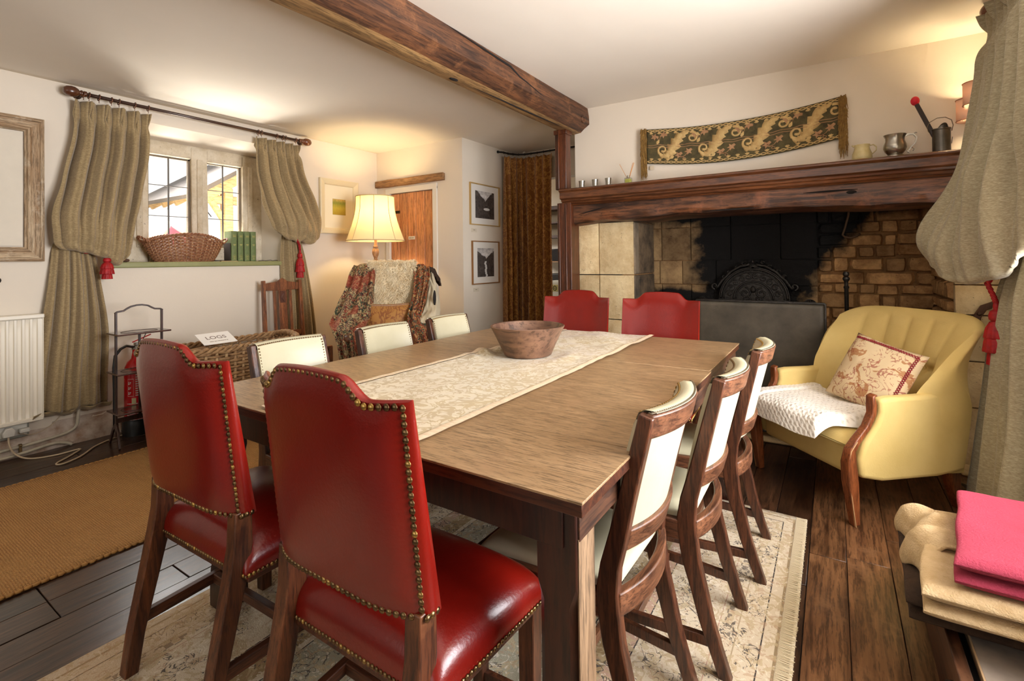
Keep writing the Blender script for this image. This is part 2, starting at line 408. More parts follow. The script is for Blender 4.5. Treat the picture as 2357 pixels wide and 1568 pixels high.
# --- ceiling beam (chamfered oak)
bm_ = M(); sec = [(-1.862, 2.253), (-1.80, 2.246), (-1.735, 2.252), (-1.70, 2.278), (-1.657, 2.307), (-1.662, 2.37), (-1.672, 2.45), (-1.862, 2.45)]
vs = []; fs = []; nb = 90; k = len(sec)
for i in range(nb+1):
    y = lerp(-2.6, 3.72, i/nb)
    for j, (x_, z_) in enumerate(sec):
        a = .007 if j != 4 and j != 2 else .004
        vs.append((x_+a*nz(y*2.2, j*2.1, 5), y, z_+a*nz(y*2.2, j*2.1, 9)))
for i in range(nb):
    for j in range(k): fs.append((i*k+j, i*k+(j+1) % k, (i+1)*k+(j+1) % k, (i+1)*k+j))
fs += [tuple(range(k)), tuple(nb*k+j for j in range(k))[::-1]]
bm_.add(vs, fs)
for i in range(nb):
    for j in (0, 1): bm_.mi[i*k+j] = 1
OAKU = wood('pale_beam_soffit', (112,80,46), (176,138,88), 'y', .7, .8, bs=.5)  # paler tan oak for the underside faces of the beam
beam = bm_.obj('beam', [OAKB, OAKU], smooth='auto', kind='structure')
CRK = plain('timber_crack', (18,9,5), .9)
def crack(pts, w, name, par, m=CRK):
    mm = M(); n = len(pts); ws = [w*sin(pi*(i+.3)/(n-.4)) for i in range(n)]
    mm.tube(pts, ws, 5); return mm.obj(name, m, par, smooth=True)
crack([(-1.663+.004*nz(i, 1), 1.95+i*.10, 2.432-.0038*i-.0006*i*i*(i > 6)+.004*nz(i*1.7, 5)) for i in range(13)], .008, 'crack', beam)
crack([(-1.80+.006*i/2, 2.35+i*.11, 2.246+.001*nz(i, 3)) for i in range(11)], .006, 'crack', beam)
M().ball((-1.81, 2.18, 2.247), .02, .035, .006).obj('knot', CRK, beam, smooth=True)
kn = M(); kn.lathe([(.0, .0), (.03, .0), (.033, .012), (.02, .016), (.012, .008), (0, .012)], (-1.664, 3.60, 2.325), 12, 'x'); kn.obj('knot', OAKB, beam, smooth=True)
# --- oak post (two moulded tiers)
ps = M(); ps.box(-1.872, -1.785, 3.54, 3.63, 1.77, 2.256); ps.box(-1.852, -1.842, 3.527, 3.545, 1.77, 2.25); ps.box(-1.888, -1.872, 3.55, 3.62, 1.77, 2.25)
ps.box(-1.875, -1.752, 3.55, 3.70, 0, 1.66); ps.box(-1.858, -1.848, 3.54, 3.555, 0, 1.65)
ps.box(-1.80, -1.79, 3.543, 3.555, 0, 1.65)
ps.box(-1.89, -1.775, 3.53, 3.64, 2.215, 2.252)
ps.obj('post', OAKP, bevel=.004, kind='structure')
# --- inglenook
def stone_mat(name, c, c2, rough=.85, soot=False, sc=6):
    m, nt, b = new_mat(name); b.inputs['Roughness'].default_value = rough
    v = coords(nt, (1,1,1), rand=True); f = noise_(nt, v, sc, 8, .7)
    col = ramp(nt, f, [(.3, lin(c2)), (.62, lin(c))])
    sp = noise_(nt, v, 38, 4, .8); col = mix(nt, col, lin(tuple(q*.5 for q in c2)), ramp(nt, sp, [(.28, (1,1,1,1)), (.38, (0,0,0,1))]))
    oi = N(nt, 'ShaderNodeObjectInfo'); h = N(nt, 'ShaderNodeHueSaturation')
    nt.links.new(math_(nt, 'MULTIPLY_ADD', oi.outputs['Random'], .5, .72), h.inputs['Value']); nt.links.new(col, h.inputs['Color']); col = h.outputs['Color']
    if soot:
        p = N(nt, 'ShaderNodeNewGeometry').outputs['Position']; s = N(nt, 'ShaderNodeSeparateXYZ'); nt.links.new(p, s.inputs[0])
        dn = noise_(nt, p, 5, 5, .6)
        # soot stain: a plume on the back wall, widening to the top
        dx_ = math_(nt, 'ADD', s.outputs['X'], .56)
        rl = math_(nt, 'MULTIPLY_ADD', math_(nt, 'MAXIMUM', math_(nt, 'SUBTRACT', s.outputs['Z'], 1.05), 0), .9, .42)
        a = math_(nt, 'MINIMUM', math_(nt, 'ADD', dx_, .45), math_(nt, 'SUBTRACT', rl, dx_))
        a = math_(nt, 'MAXIMUM', a, math_(nt, 'MULTIPLY', math_(nt, 'SUBTRACT', s.outputs['Z'], 1.50), 2))
        a = math_(nt, 'MAXIMUM', a, math_(nt, 'MULTIPLY', math_(nt, 'ADD', s.outputs['X'], 1.40), -4))
        lowl = math_(nt, 'MULTIPLY', math_(nt, 'SUBTRACT', .93, s.outputs['Z']), 3); a = math_(nt, 'MAXIMUM', a, math_(nt, 'MINIMUM', lowl, math_(nt, 'MULTIPLY', math_(nt, 'ADD', dx_, .20), -3)))
        a = math_(nt, 'ADD', a, math_(nt, 'MULTIPLY_ADD', dn, .45, -.22))
        fac = math_(nt, 'MULTIPLY_ADD', a, 9, .4); fac.node.use_clamp = True
        col = mix(nt, col, lin((16,12,9)), fac)
    nt.links.new(col, b.inputs['Base Color']); bump(nt, b, f, .8, .02); return m
ST_P = stone_mat('pale_ashlar', (226,204,160), (190,158,110)); ST_B = stone_mat('sooted_ashlar', (196,160,112), (120,88,54), soot=True)
ST_R = stone_mat('rubble_stone', (214,168,112), (140,94,52), soot=True, sc=9); MORT = stone_mat('hearth_mortar', (168,124,76), (112,78,44), soot=True, sc=14)
SOOT = plain('soot', (14,11,9), .95, c2=(30,25,21), scale=20, bs=.5, bscale=60)
hb = M(); hb.box(-1.70, .95, 4.50, 4.62, 0, 2.46); hb.box(-1.7, .95, YF+.2, 4.6, 2.40, 2.46); hb.box(.60, .98, YF+.2, 4.6, 0, 2.4)
hw = hb.obj('wall_hearth', MORT, kind='structure')
def stone(x0, x1, z0, z1, y, d, par, mat, seed, rnd=.012, axis='y'):
    """one rough stone, front face towards -y (axis y) or -x"""
    r = random.Random(seed); cx, cz = (x0+x1)/2, (z0+z1)/2; hx, hz = (x1-x0)/2, (z1-z0)/2
    n = 12; ring = []
    for i in range(n):
        a = 2*pi*(i+.5)/n; q = max(abs(cos(a)), abs(sin(a))); k = lerp(1/q, 1, r.uniform(.02, .45))
        ring.append((cos(a)*k*hx*(1-r.random()*.06), sin(a)*k*hz*(1-r.random()*.08)))
    vs = [(cx+a, y+d, cz+b) for a, b in ring]+[(cx+a, y+.012+r.random()*.006, cz+b) for a, b in ring]+[(cx+a*.86, y-.004-r.random()*.012, cz+b*.82) for a, b in ring]
    vs.append((cx, y-.012-r.random()*.01, cz)); fs = []
    for j in (0, 1):
        for i in range(n): fs.append((j*n+i, j*n+(i+1) % n, (j+1)*n+(i+1) % n, (j+1)*n+i))
    for i in range(n): fs.append((2*n+i, 2*n+(i+1) % n, 3*n))
    fs.append(tuple(range(n)))
    if axis == 'x': vs = [(b_, a_, c_) for a_, b_, c_ in vs]
    m = M().add(vs, fs); o = m.obj('stone', mat, par, smooth='auto'); return o
def ashlar(x0, x1, z0, z1, y, d, par, mat, seed, axis='y', name='stone'):
    g = .004; m = M()
    def fn(u, v):
        e = min(u, 1-u, v, 1-v)
        return (lerp(x0+g, x1-g, u), y+.004*nz(lerp(x0,x1,u)*9, lerp(z0,z1,v)*9, seed)+(.006 if e < .01 else 0), lerp(z0+g, z1-g, v))
    m.grid(fn, 6, 6); n = len(m.v)
    m.box(x0+g, x1-g, y+.005, y+d, z0+g, z1-g)
    if axis == 'x': m.v = [(b_, a_, c_) for a_, b_, c_ in m.v]
    return m.obj(name, mat, par, smooth='auto')
# back wall: big ashlar left, rubble right
rows = [(.06,.52), (.52,.80), (.80,.97), (.97,1.18), (1.18,1.47), (1.47,1.75), (1.75,2.0)]; sd = 0
for ri, (a, b) in enumerate(rows):
    cuts = [-1.70, -1.30, -1.045, -.72, -.35, -.10] if ri != 3 else [-1.70, -1.32, -1.12, -.84, -.5, -.10]
    for c0, c1 in zip(cuts, cuts[1:]): sd += 1; ashlar(c0, c1, a, b, 4.475, .04, hw, ST_B, sd)
z = .06; rr = random.Random(11)
while z < 1.9:
    h = rr.uniform(.055, .125); xx = -.10
    while xx < .60:
        wd = rr.choice([rr.uniform(.07, .13), rr.uniform(.12, .30)])
        if .60-(xx+wd) < .07: wd = .602-xx
        sd += 1; stone(xx+.002, xx+wd-.002, z+.002+rr.uniform(-.012,.010), z+h-.002+rr.uniform(-.012,.012), 4.484, .06, hw, ST_R, sd); xx += wd
    z += h
z = .06
while z < 1.6:   # right cheek of the hearth
    h = rr.uniform(.07, .12); yy = YF+.18
    while yy < 4.48:
        wd = rr.uniform(.14, .26); wd = 4.50-yy if 4.50-(yy+wd) < .08 else wd
        sd += 1; stone(yy+.004, yy+wd-.004, z+.004, z+h-.004, .585, .04, hw, ST_R, sd, axis='x'); yy += wd
    z += h
# front pillars
pl = M().box(-1.775, -1.31, YF+.02, YF+.5, 0, 1.50).obj('wall_pillar_left', MORT, kind='structure')
ST_K = stone_mat('sooted_reveal', (120,98,72), (18,14,12), sc=5)
ST_S = stone_mat('soot_edged_ashlar', (120,104,84), (34,28,22), sc=5)
for a, b in ((.0,.36),(.36,.72),(.72,1.075),(1.075,1.495)):
    sd += 1; ashlar(-1.775, -1.585, a, b, YF-.012, .05, pl, ST_P, sd); sd += 1; ashlar(-1.585, -1.295, a, b, YF-.008, .05, pl, ST_P, sd)
    sd += 1
    M().box(-1.31, -1.288, YF+.0, YF+.10, a+.004, b-.004).obj('stone', ST_S, pl, bevel=.012); M().box(-1.31, -1.292, YF+.105, YF+.5, a+.004, b-.004).obj('stone', ST_K, pl, bevel=.01)
pr = M().box(.60, XR, YF+.03, YF+.22, 0, 1.50).obj('wall_pillar_right', MORT, kind='structure')
for a, b in ((.0,.34),(.34,.60),(.60,.86),(.86,1.03),(1.03,1.28),(1.28,1.5)):
    sd += 1; ashlar(.575, XR-.005, a, b, YF-.005, .05, pr, ST_P, sd)
# hearth slab
hs = M(); hs.box(-1.28, .58, 3.6, 4.5, -.02, .012); hst = hs.obj('floor_hearth', MORT, kind='structure')
for i, (a, b) in enumerate(((-1.74,-1.1),(-1.1,-.55),(-.55,.02),(.02,.56),(.56,.85))):
    M().box(a+.004, b-.004, 3.56, 3.95 if i else 3.69, .0, .018).obj('stone', ST_P, hst, bevel=.01)
# --- bressummer and mantel shelf
lm = M(); n = 80; vs = []; fs = []; k = 9
for i in range(n+1):
    x = lerp(-1.75, .60, i/n); t = i/n
    camb = .03*sin(pi*t)**.6 if .12 < t < .95 else .03*sin(pi*t)**.6
    zb = 1.485+.018*nz(x*3, 1, 2)+.022*sin(pi*min(1, max(0, (t-.1)/.8)))
    prof = [(3.60, 1.665), (3.592, 1.60), (3.585, 1.545), (3.60, zb+.015), (3.64, zb), (3.80, zb-.004), (3.93, zb), (3.93, 1.58), (3.93, 1.665)]
    for j, (y, z) in enumerate(prof):
        a = .016 if j in (2, 3, 4) else .007 if j < 5 else 0
        vs.append((x, y+a*nz(x*5, j*2.3, 8)+a*.6*nz(x*15, j*2.3, 8), z+a*nz(x*5, j*2.3, 12)*(0 if j in (0,8) else 1)))
for i in range(n):
    for j in range(k): fs.append((i*k+j, i*k+(j+1) % k, (i+1)*k+(j+1) % k, (i+1)*k+j))
fs += [tuple(range(k)), tuple(n*k+j for j in range(k))[::-1]]
lm.add(vs, fs); lint = lm.obj('beam_fireplace', LINT, smooth='auto', kind='structure')
crack([(-1.70+.06*i, 3.584, 1.56+.012*i+.004*nz(i, 2)) for i in range(5)], .005, 'crack', lint)
crack([(-.15+.07*i, 3.584+.002*nz(i,2), 1.60+.005*nz(i*2, 2)) for i in range(5)], .006, 'crack', lint)
crack([(-.75+.06*i, 3.582+.006*nz(i,2), 1.525+.02*nz(i*2, 2)) for i in range(7)], .006, 'crack', lint)
M().ball((.10, 3.588, 1.585), .03, .006, .012).obj('knot', CRK, lint, smooth=True)
cor = M(); prof = [(3.72,1.765),(3.50,1.765),(3.488,1.758),(3.488,1.748),(3.497,1.742),(3.505,1.735),(3.507,1.690),(3.515,1.684),(3.53,1.682),(3.535,1.668),(3.548,1.662),(3.556,1.648),(3.572,1.644),(3.58,1.636),(3.72,1.636)]
cor.prism(prof, -1.83, .62, 'yz')
cor.obj('mantel_shelf', OAKM, bevel=.0015, kind='structure', label='moulded oak shelf above the fireplace beam')
# --- left window (stone mullions, iron casements, leaded panes)
STW = stone_mat('mullion_stone', (226,214,192), (190,170,136), sc=5)
wn = M(); wn.box(XF-.06, XF+.05, y0-.02, 1.71, 1.22, 2.21); wn.box(XF-.06, XF+.05, 2.03, 2.15, 1.22, 2.21); wn.box(XF-.06, XF+.05, 2.465, y1+.02, 1.22, 2.21)
wn.box(XF-.06, XF+.05, 1.71, 2.03, 2.105, 2.21); wn.box(XF-.06, XF+.05, 2.15, 2.465, 2.10, 2.21); wn.box(XF-.06, XF+.05, 1.71, 2.03, 1.22, 1.345); wn.box(XF-.06, XF+.05, 2.15, 2.465, 1.22, 1.345)
win = wn.obj('window_1', STW, bevel=.014, segs=3, kind='structure')
for yc in (1.645, 2.09, 2.53): M().box(XF+.05, XF+.062, yc-.022, yc+.022, 1.34, 2.11).obj('moulding', STW, win, bevel=.005)
IRON = plain('casement_iron', (128,112,92), .6, var=.4); LEAD = plain('lead_came', (96,92,88), .5)
GL = thin_glass('window_glass')
for a, b_ in ((1.71, 2.03), (2.15, 2.465)):
    fr = M(); t = .014
    fr.box(XF-.02, XF+.01, a, a+t, 1.345, 2.105).box(XF-.02, XF+.01, b_-t, b_, 1.345, 2.105).box(XF-.02, XF+.01, a, b_, 1.345, 1.345+t).box(XF-.02, XF+.01, a, b_, 2.105-t, 2.105)
    f = fr.obj('casement', IRON, win, bevel=.002)
    ym = (a+b_)/2; ca = M(); ca.box(XF-.006, XF+.004, ym-.005, ym+.005, 1.35, 2.1)
    for zz in (1.605, 1.86): ca.box(XF-.005, XF+.003, a+.01, b_-.01, zz-.003, zz+.003)
    ca.obj('glazing_bar', LEAD, win)
    zs = [1.355, 1.605, 1.86, 2.095]; ys = [a+.012, ym, b_-.012]
    for i in range(2):
        for j in range(3): M().box(XF-.003, XF-.001, ys[i]+.003, ys[i+1]-.003, zs[j]+.002, zs[j+1]-.002).obj('pane', GL, f)
M().bar((XF+.012, 2.145, 1.70), (XF+.05, 2.185, 1.62), .012, .006).bar((XF+.012, 2.15, 1.735), (XF+.03, 2.155, 1.66), .02, .012).obj('casement_handle', plain('handle_iron', (90,80,72), .5, .6), win, bevel=.002)
M().bar((XF+.01, 1.862, 1.66), (XF+.014, 1.868, 1.76), .02, .004).obj('casement_stay', LEAD, win)
# ------------------------------------------------------------------ rugs
def rug_mat():
    m, nt, b = new_mat('persian_rug'); b.inputs['Roughness'].default_value = .95
    tc = N(nt, 'ShaderNodeTexCoord').outputs['Object']; s = N(nt, 'ShaderNodeSeparateXYZ'); nt.links.new(tc, s.inputs[0])
    hx, hy = .905, 1.45
    dx = math_(nt, 'SUBTRACT', hx, math_(nt, 'ABSOLUTE', s.outputs['X'])); dy = math_(nt, 'SUBTRACT', hy, math_(nt, 'ABSOLUTE', s.outputs['Y']))
    d = math_(nt, 'MINIMUM', dx, dy)
    ivory, taupe, sage, rose, ink, tan = map(lin, ((212,197,172), (176,156,126), (170,163,140), (188,156,134), (60,54,52), (160,136,98)))
    base = ramp(nt, d, [(0, lin((212,200,178))), (.035, lin((150,130,100))), (.042, ivory), (.075, ink), (.079, ivory), (.145, taupe), (.149, ivory), (.20, rose), (.207, ivory), (.40, ink), (.404, rose), (.45, taupe), (.455, tan), (.52, ivory), (.54, ink), (.545, sage)], const=True)
    ns = lambda sc, seed, dist: noise_(nt, coords(nt, (1, 1, 1)), sc, 2, .5, dist)
    # scrolling outlines: contour lines of a warped noise
    def contour(sc, dist, wdt):
        f = ns(sc, 0, dist); q = math_(nt, 'ABSOLUTE', math_(nt, 'SUBTRACT', f, .5)); return math_(nt, 'LESS_THAN', q, wdt)
    fill = noise_(nt, coords(nt, (1,1,1)), 17, 3, .6, 1.6)
    col = mix(nt, base, lin((190,170,134)), math_(nt, 'MULTIPLY', math_(nt, 'GREATER_THAN', fill, .54), .75))
    fill2 = noise_(nt, coords(nt, (1.1,1,1)), 26, 2, .6, 2.2)
    col = mix(nt, col, lin((180,146,116)), math_(nt, 'MULTIPLY', math_(nt, 'GREATER_THAN', fill2, .60), .55))
    col = mix(nt, col, lin((232,222,204)), math_(nt, 'MULTIPLY', math_(nt, 'LESS_THAN', fill2, .38), .6))
    ct = contour(15, 2.2, .016); brk = math_(nt, 'GREATER_THAN', noise_(nt, coords(nt, (1,1,1)), 9, 2, .5), .48)
    inner = math_(nt, 'GREATER_THAN', d, .08)
    col = mix(nt, col, lin((82,74,70)), math_(nt, 'MULTIPLY', math_(nt, 'MULTIPLY', ct, brk), math_(nt, 'MULTIPLY', inner, .9)))
    # dotted guard stripes: checks of small diamonds
    ch = N(nt, 'ShaderNodeTexChecker'); ch.inputs['Scale'].default_value = 46; nt.links.new(tc, ch.inputs['Vector'])
    g1 = math_(nt, 'MULTIPLY', math_(nt, 'GREATER_THAN', d, .158), math_(nt, 'LESS_THAN', d, .192))
    wv = math_(nt, 'GREATER_THAN', noise_(nt, coords(nt, (1,1,1)), 40, 1, .5), .52)
    col = mix(nt, col, lin((110,98,88)), math_(nt, 'MULTIPLY', math_(nt, 'MULTIPLY', g1, ch.outputs['Fac']), math_(nt, 'MULTIPLY', wv, .8)))
    warm = noise_(nt, coords(nt, (1,1,1)), 1.6, 3, .5)
    col = mix(nt, col, lin((186,150,108)), math_(nt, 'MULTIPLY', math_(nt, 'LESS_THAN', s.outputs['X'], -.72), .35))
    nt.links.new(col, b.inputs['Base Color'])
    f = noise_(nt, coords(nt, (1,1,1)), 220, 2, .6); bump(nt, b, f, .5, .004); return m
RUG = rug_mat()
rug = thing('patterned_rug', 'large faded ivory and sage oriental rug lying under the dining table', 'rug', (-1.03, 1.145, 0))
M().grid(lambda u, v: (lerp(-.905, .905, u), lerp(-1.45, 1.45, v), .009+.0015*nz(u*9, v*12, 2)), 60, 90).obj('pile', RUG, rug, smooth=True, solid=.008)
fr = M(); rr = random.Random(5)
for i in range(620):
    y = lerp(-1.2, 1.44, i/619); a = rr.uniform(-.004, .004)
    fr.bar((.872, y, .0115), (.908+rr.uniform(0, .010), y+a, .011), .0022, .0016)
fr.obj('fringe', plain('rug_fringe', (222,208,178), .9), rug, kind='stuff')
M().box(.903, .914, -1.44, 1.45, .001, .0105).obj('selvedge', plain('rug_binding', (226,214,190), .9), rug, bevel=.003)
def jute_mat():
    m, nt, b = new_mat('jute_weave'); b.inputs['Roughness'].default_value = .9
    v = coords(nt, (1,1,1)); wv = N(nt, 'ShaderNodeTexWave', wave_type='BANDS', bands_direction='X'); wv.inputs['Scale'].default_value = 26; wv.inputs['Distortion'].default_value = 2.5; wv.inputs['Detail Scale'].default_value = 12; nt.links.new(v, wv.inputs['Vector'])
    w2 = N(nt, 'ShaderNodeTexWave', wave_type='BANDS', bands_direction='Y'); w2.inputs['Scale'].default_value = 36; w2.inputs['Distortion'].default_value = 2; nt.links.new(v, w2.inputs['Vector'])
    h = math_(nt, 'MULTIPLY', wv.outputs['Fac'], w2.outputs['Fac'])
    n1 = noise_(nt, v, 3, 5, .6)
    col = ramp(nt, h, [(0, lin((170,116,62))), (.5, lin((234,186,120)))])
    col = mix(nt, col, lin((212,162,98)), ramp(nt, n1, [(.4, (0,0,0,1)), (.7, (.6,.6,.6,1))]))
    nt.links.new(col, b.inputs['Base Color']); bump(nt, b, h, 1.0, .006); return m
jr = thing('jute_rug', 'golden braided jute rug on the dark floorboards beside the window wall', 'rug', (-3.14, 1.2, 0))
M().grid(lambda u, v: (lerp(-.62, .62, u)+.006*nz(v*60, u*2, 4)*(1 if u in (0,1) else 0), lerp(-1.8, 1.75, v), .009+.002*nz(u*6, v*14, 3)), 20, 120).obj('weave', jute_mat(), jr, smooth=True, solid=.008)
e = M()
for sx in (-.62, .62):
    for i in range(150):
        y = lerp(-1.8, 1.75, i/149); e.ball((sx+.004*nz(i, sx), y, .007), .010, .014, .007, 6, 4)
e.obj('edge_braid', plain('jute_edge', (196,146,84), .9, var=.3, scale=60), jr, smooth=True, kind='stuff')
# ------------------------------------------------------------------ dining table
TT = wood('table_top_oak', (146,116,82), (182,150,112), 'x', .36, 1.6, rand=False, wear=(168,134,100), bs=.12, contrast=(.25, .75))
TD = wood('table_frame_oak', (28,12,8), (70,32,18), 'z', .4, .9, coat=.15, wear=(62,34,20))
TE = wood('table_edge_oak', (50,22,12), (98,52,28), 'x', .4, 1)
TX0, TX1, TY0, TY1, TZ = -1.872, -.402, .812, 2.752, .76
tb = thing('dining_table', 'long rectangular oak dining table with three leaves in the middle of the room', 'table', ((TX0+TX1)/2, (TY0+TY1)/2, 0))
for i, (a, b_, x1) in enumerate(((TY0, 1.104, -.386), (1.107, 2.018, -.402), (2.021, TY1, -.410))):
    m = M(); m.box(TX0, x1, a, b_, TZ-.006, TZ-.0); m.box(TX0+.002, x1-.002, a+(.002 if i == 0 else 0), b_-(.002 if i == 2 else 0), TZ-.03, TZ-.006, mi=1)
    m.obj('table_leaf', [TT, TE], tb, world=True, bevel=.0012, segs=1)
for yy in (1.1055, 2.0195): M().box(TX0+.004, -.412, yy-.0035, yy+.0035, TZ-.03, TZ-.004).obj('leaf_joint', DARK, tb, world=True)
M().box(-1.82, -.45, .855, .88, .635, TZ-.03).obj('apron', TD, tb, world=True, bevel=.002)
M().box(-1.82, -.45, 2.69, 2.715, .635, TZ-.03).obj('apron', TD, tb, world=True, bevel=.002)
TDY = wood('table_rail_oak', (48,26,16), (104,66,42), 'y', .5, .9)
for xa, xb in ((-.445, -.42), (-1.86, -1.835)): M().box(xa, xb, .87, 2.70, .65, TZ-.03).obj('side_apron', TDY, tb, world=True, bevel=.002)
def chamfer_leg(cx, cy, s):
    """square leg with stopped chamfers on its corners"""
    m = M(); n = 16; vs = []; fs = []
    for i, z in enumerate([0, .10, .14, .16, .50, .52, .54, .56, .64, TZ-.03]):
        c = .016 if .14 < z < .53 else .002
        if z in (.14, .54): c = .009
        h = s/2
        for x_, y_ in ((h-c, -h), (h, -h+c), (h, h-c), (h-c, h), (-h+c, h), (-h, h-c), (-h, -h+c), (-h+c, -h)): vs.append((cx+x_, cy+y_, z))
    k = 10
    for i in range(k-1):
        for j in range(8): fs.append((8*i+j, 8*i+(j+1) % 8, 8*i+8+(j+1) % 8, 8*i+8+j))
    fs += [tuple(range(8))[::-1], tuple(8*(k-1)+j for j in range(8))]
    return m.add(vs, fs)
for cx, cy in ((-.468, .905), (-1.80, .905), (-.475, 2.66), (-1.80, 2.66)):
    chamfer_leg(cx, cy, .088).obj('leg', TD, tb, world=True, smooth='auto')
# thin paler oak face on the right side of the near right leg
M().box(-.4245, -.4215, .868, .942, 0, .655).obj('leg_facing', wood('pale_oak_face', (104,78,54), (168,138,106), 'z', .6, .9), tb, world=True)
# ------------------------------------------------------------------ red leather chairs
RED = plain('red_leather', (132,21,10), .28, c2=(108,13,7), scale=3, bs=.08, bscale=120, coat=.25)
def brass_():
    m, nt, b = new_mat('antique_brass'); b.inputs['Metallic'].default_value = 1; b.inputs['Roughness'].default_value = .32
    oi = N(nt, 'ShaderNodeObjectInfo'); nt.links.new(ramp(nt, oi.outputs['Random'], [(.0, lin((104,84,60))), (.75, lin((138,112,78))), (1, lin((196,160,92)))]), b.inputs['Base Color']); return m
NAIL = brass_()
RW_ = wood('chair_oak', (60,26,13), (122,70,40), 'z', .42, 1.3, coat=.1, wear=(134,84,50))
RWY = wood('chair_oak_rail', (60,28,15), (112,64,38), 'y', .5, 1.2)
NM = {}
def nail_mesh(r):
    if r not in NM:
        m = M(); m.lathe([(r, 0), (r*.92, r*.28), (r*.6, r*.52), (r*.2, r*.62), (0, r*.63)], (0,0,0), 10, 'z', caps=False); NM[r] = m.mesh('nail', NAIL, True)
    return NM[r]
def nail_at(par, p, nrm, r):
    o = bpy.data.objects.new('nail', nail_mesh(r)); COL.objects.link(o); o.parent = par; o.location = p
    o.rotation_euler = Vector(nrm).to_track_quat('Z', 'Y').to_euler(); return o
def nails_joined(par, lst, r, name='nail_trim', seg=7):
    m = M()
    for p, nr in lst:
        s0 = len(m.v); m.lathe([(r, 0), (r*.85, r*.35), (r*.4, r*.58), (0, r*.62)], (0,0,0), seg, 'z', caps=False)
        m.xf(Matrix.Translation(p) @ Vector(nr).to_track_quat('Z', 'Y').to_matrix().to_4x4(), s0)
    return m.obj(name, NAIL, par, smooth=True, kind='stuff')
def hump(x, hw):
    a = abs(x)/hw
    if a > .68: return .006*(a-.68)
    return .034*sm((.68-a)/.25)**1.1+.012*(1-(a/.68)**2)
def along(path, step):
    out = []; acc = 0; P = [Vector(p) for p in path]; out.append(P[0].copy())
    for a, b_ in zip(P, P[1:]):
        L = (b_-a).length; pos = step-acc
        while pos <= L: out.append(a.lerp(b_, pos/L)); pos += step
        acc = (acc+L) % step
    return out
def red_chair(label, loc, rz, wid=.455, fine=True):
    t = thing('red_leather_chair', label, 'chair', loc, rz, 'red leather dining chairs')
    hw = wid/2; ZB, ZS = .540, .948
    ly = lambda z: -.045*(z-.55)/.4
    # back panel (front and back leather, side welts)
    top = [(x, ZS+hump(x, hw)) for x in [hw*(1-2*i/40) for i in range(41)]]
    nx, nzz = 41, 24
    def face(side):
        def fn(u, v):
            x = hw*(2*u-1); zt = ZS+hump(x, hw); zb = ZB+.012*(1-(x/hw)**2); z = lerp(zb, zt, v)
            e = min((hw-abs(x))/.05, (zt-z)/.06, (z-zb)/.05, 1); e = max(e, 0)
            cv = .046*abs(x/hw)**4
            if side < 0: return (x, ly(z)+cv-.006*sm(e)**.7, z)
            return (x, ly(z)+cv*.8+lerp(.044, .022, (z-ZB)/(ZS-ZB))+.012*sm(e)**.6, z)
        return fn
    m = M(); m.grid(face(-1), nx, nzz); m.grid(face(1), nx, nzz)
    ring = []; 
    for i in range(nx): ring.append((0, i))
    def pt(side, u, v): return face(side)(u, v)
    for seq in ([(i/(nx-1), 0) for i in range(nx)], [(i/(nx-1), 1) for i in range(nx)], [(0, j/(nzz-1)) for j in range(nzz)], [(1, j/(nzz-1)) for j in range(nzz)]):
        n0 = len(m.v); K = 5
        for u, v in seq:
            a = Vector(pt(-1, u, v)); b_ = Vector(pt(1, u, v)); c_ = Vector(((2*u-1)*hw*.0, 0, .75))
            for q in range(K):
                p = a.lerp(b_, q/(K-1)); bulge = .004*sin(pi*q/(K-1))
                o_ = Vector(((1 if u == 1 else -1 if u == 0 else 0), 0, (1 if v == 1 else 0))); m.v.append(tuple(p+o_*bulge))
        for i in range(len(seq)-1):
            for q in range(K-1): m.f.append((n0+i*K+q, n0+i*K+q+1, n0+(i+1)*K+q+1, n0+(i+1)*K+q)); m.mi.append(0)
    back = m.obj('backrest', RED, t, smooth='auto')
    back.data.polygons.foreach_set('use_smooth', [True]*len(back.data.polygons))
    # nails around the back face
    r = .0074
    yb = lambda z, x=.22: ly(z)-.0015+.046*abs(x/hw)**4
    P = [(-hw+.008, yb(ZB, hw-.008), ZB+.006)]+[(-hw+.008, yb(z, hw-.008), z) for z in (ZB+.1, ZB+.2, ZB+.3, ZS-.008)]+[(x, yb(ZS, x), ZS-.007+hump(x, hw)) for x in [(-hw+.016)+(2*hw-.032)*i/50 for i in range(51)]]+[(hw-.008, yb(z, hw-.008), z) for z in (ZS-.008, ZB+.3, ZB+.2, ZB+.1, ZB+.006)]
    pts = along(P, .0147)
    bot = along([(x, yb(ZB, x), ZB+.004+.012*(1-(x/hw)**2)) for x in [-hw+.014+(2*hw-.028)*i/20 for i in range(21)]], .0147)
    side = [(hw+.001, ly(ZB)+.042+.0125*i, ZB+.004) for i in range(3)]
    fr_ = [Vector((s*(hw-.006), ly(z)+.028+lerp(.048,.026,(z-ZB)/(ZS-ZB)), z)) for s in (-1, 1) for z in [ZB+.012*i for i in range(33)]]
    if fine:
        for p in pts+bot: nail_at(t, p, (0,-1,0), r)
        for p in side: nail_at(t, p, (1,0,0), r)
        for p in [(-hw-.001, q[1], q[2]) for q in side]: nail_at(t, p, (-1,0,0), r)
    nails_joined(t, [(p, (0,1,0)) for p in fr_], .0038)
    if not fine: nails_joined(t, [(p, (0,-1,0)) for p in pts+bot], r)
    # seat
    Y0_, Y1_ = .045, .42; wb, wf = .245, .27; zb, zt = .382, .468
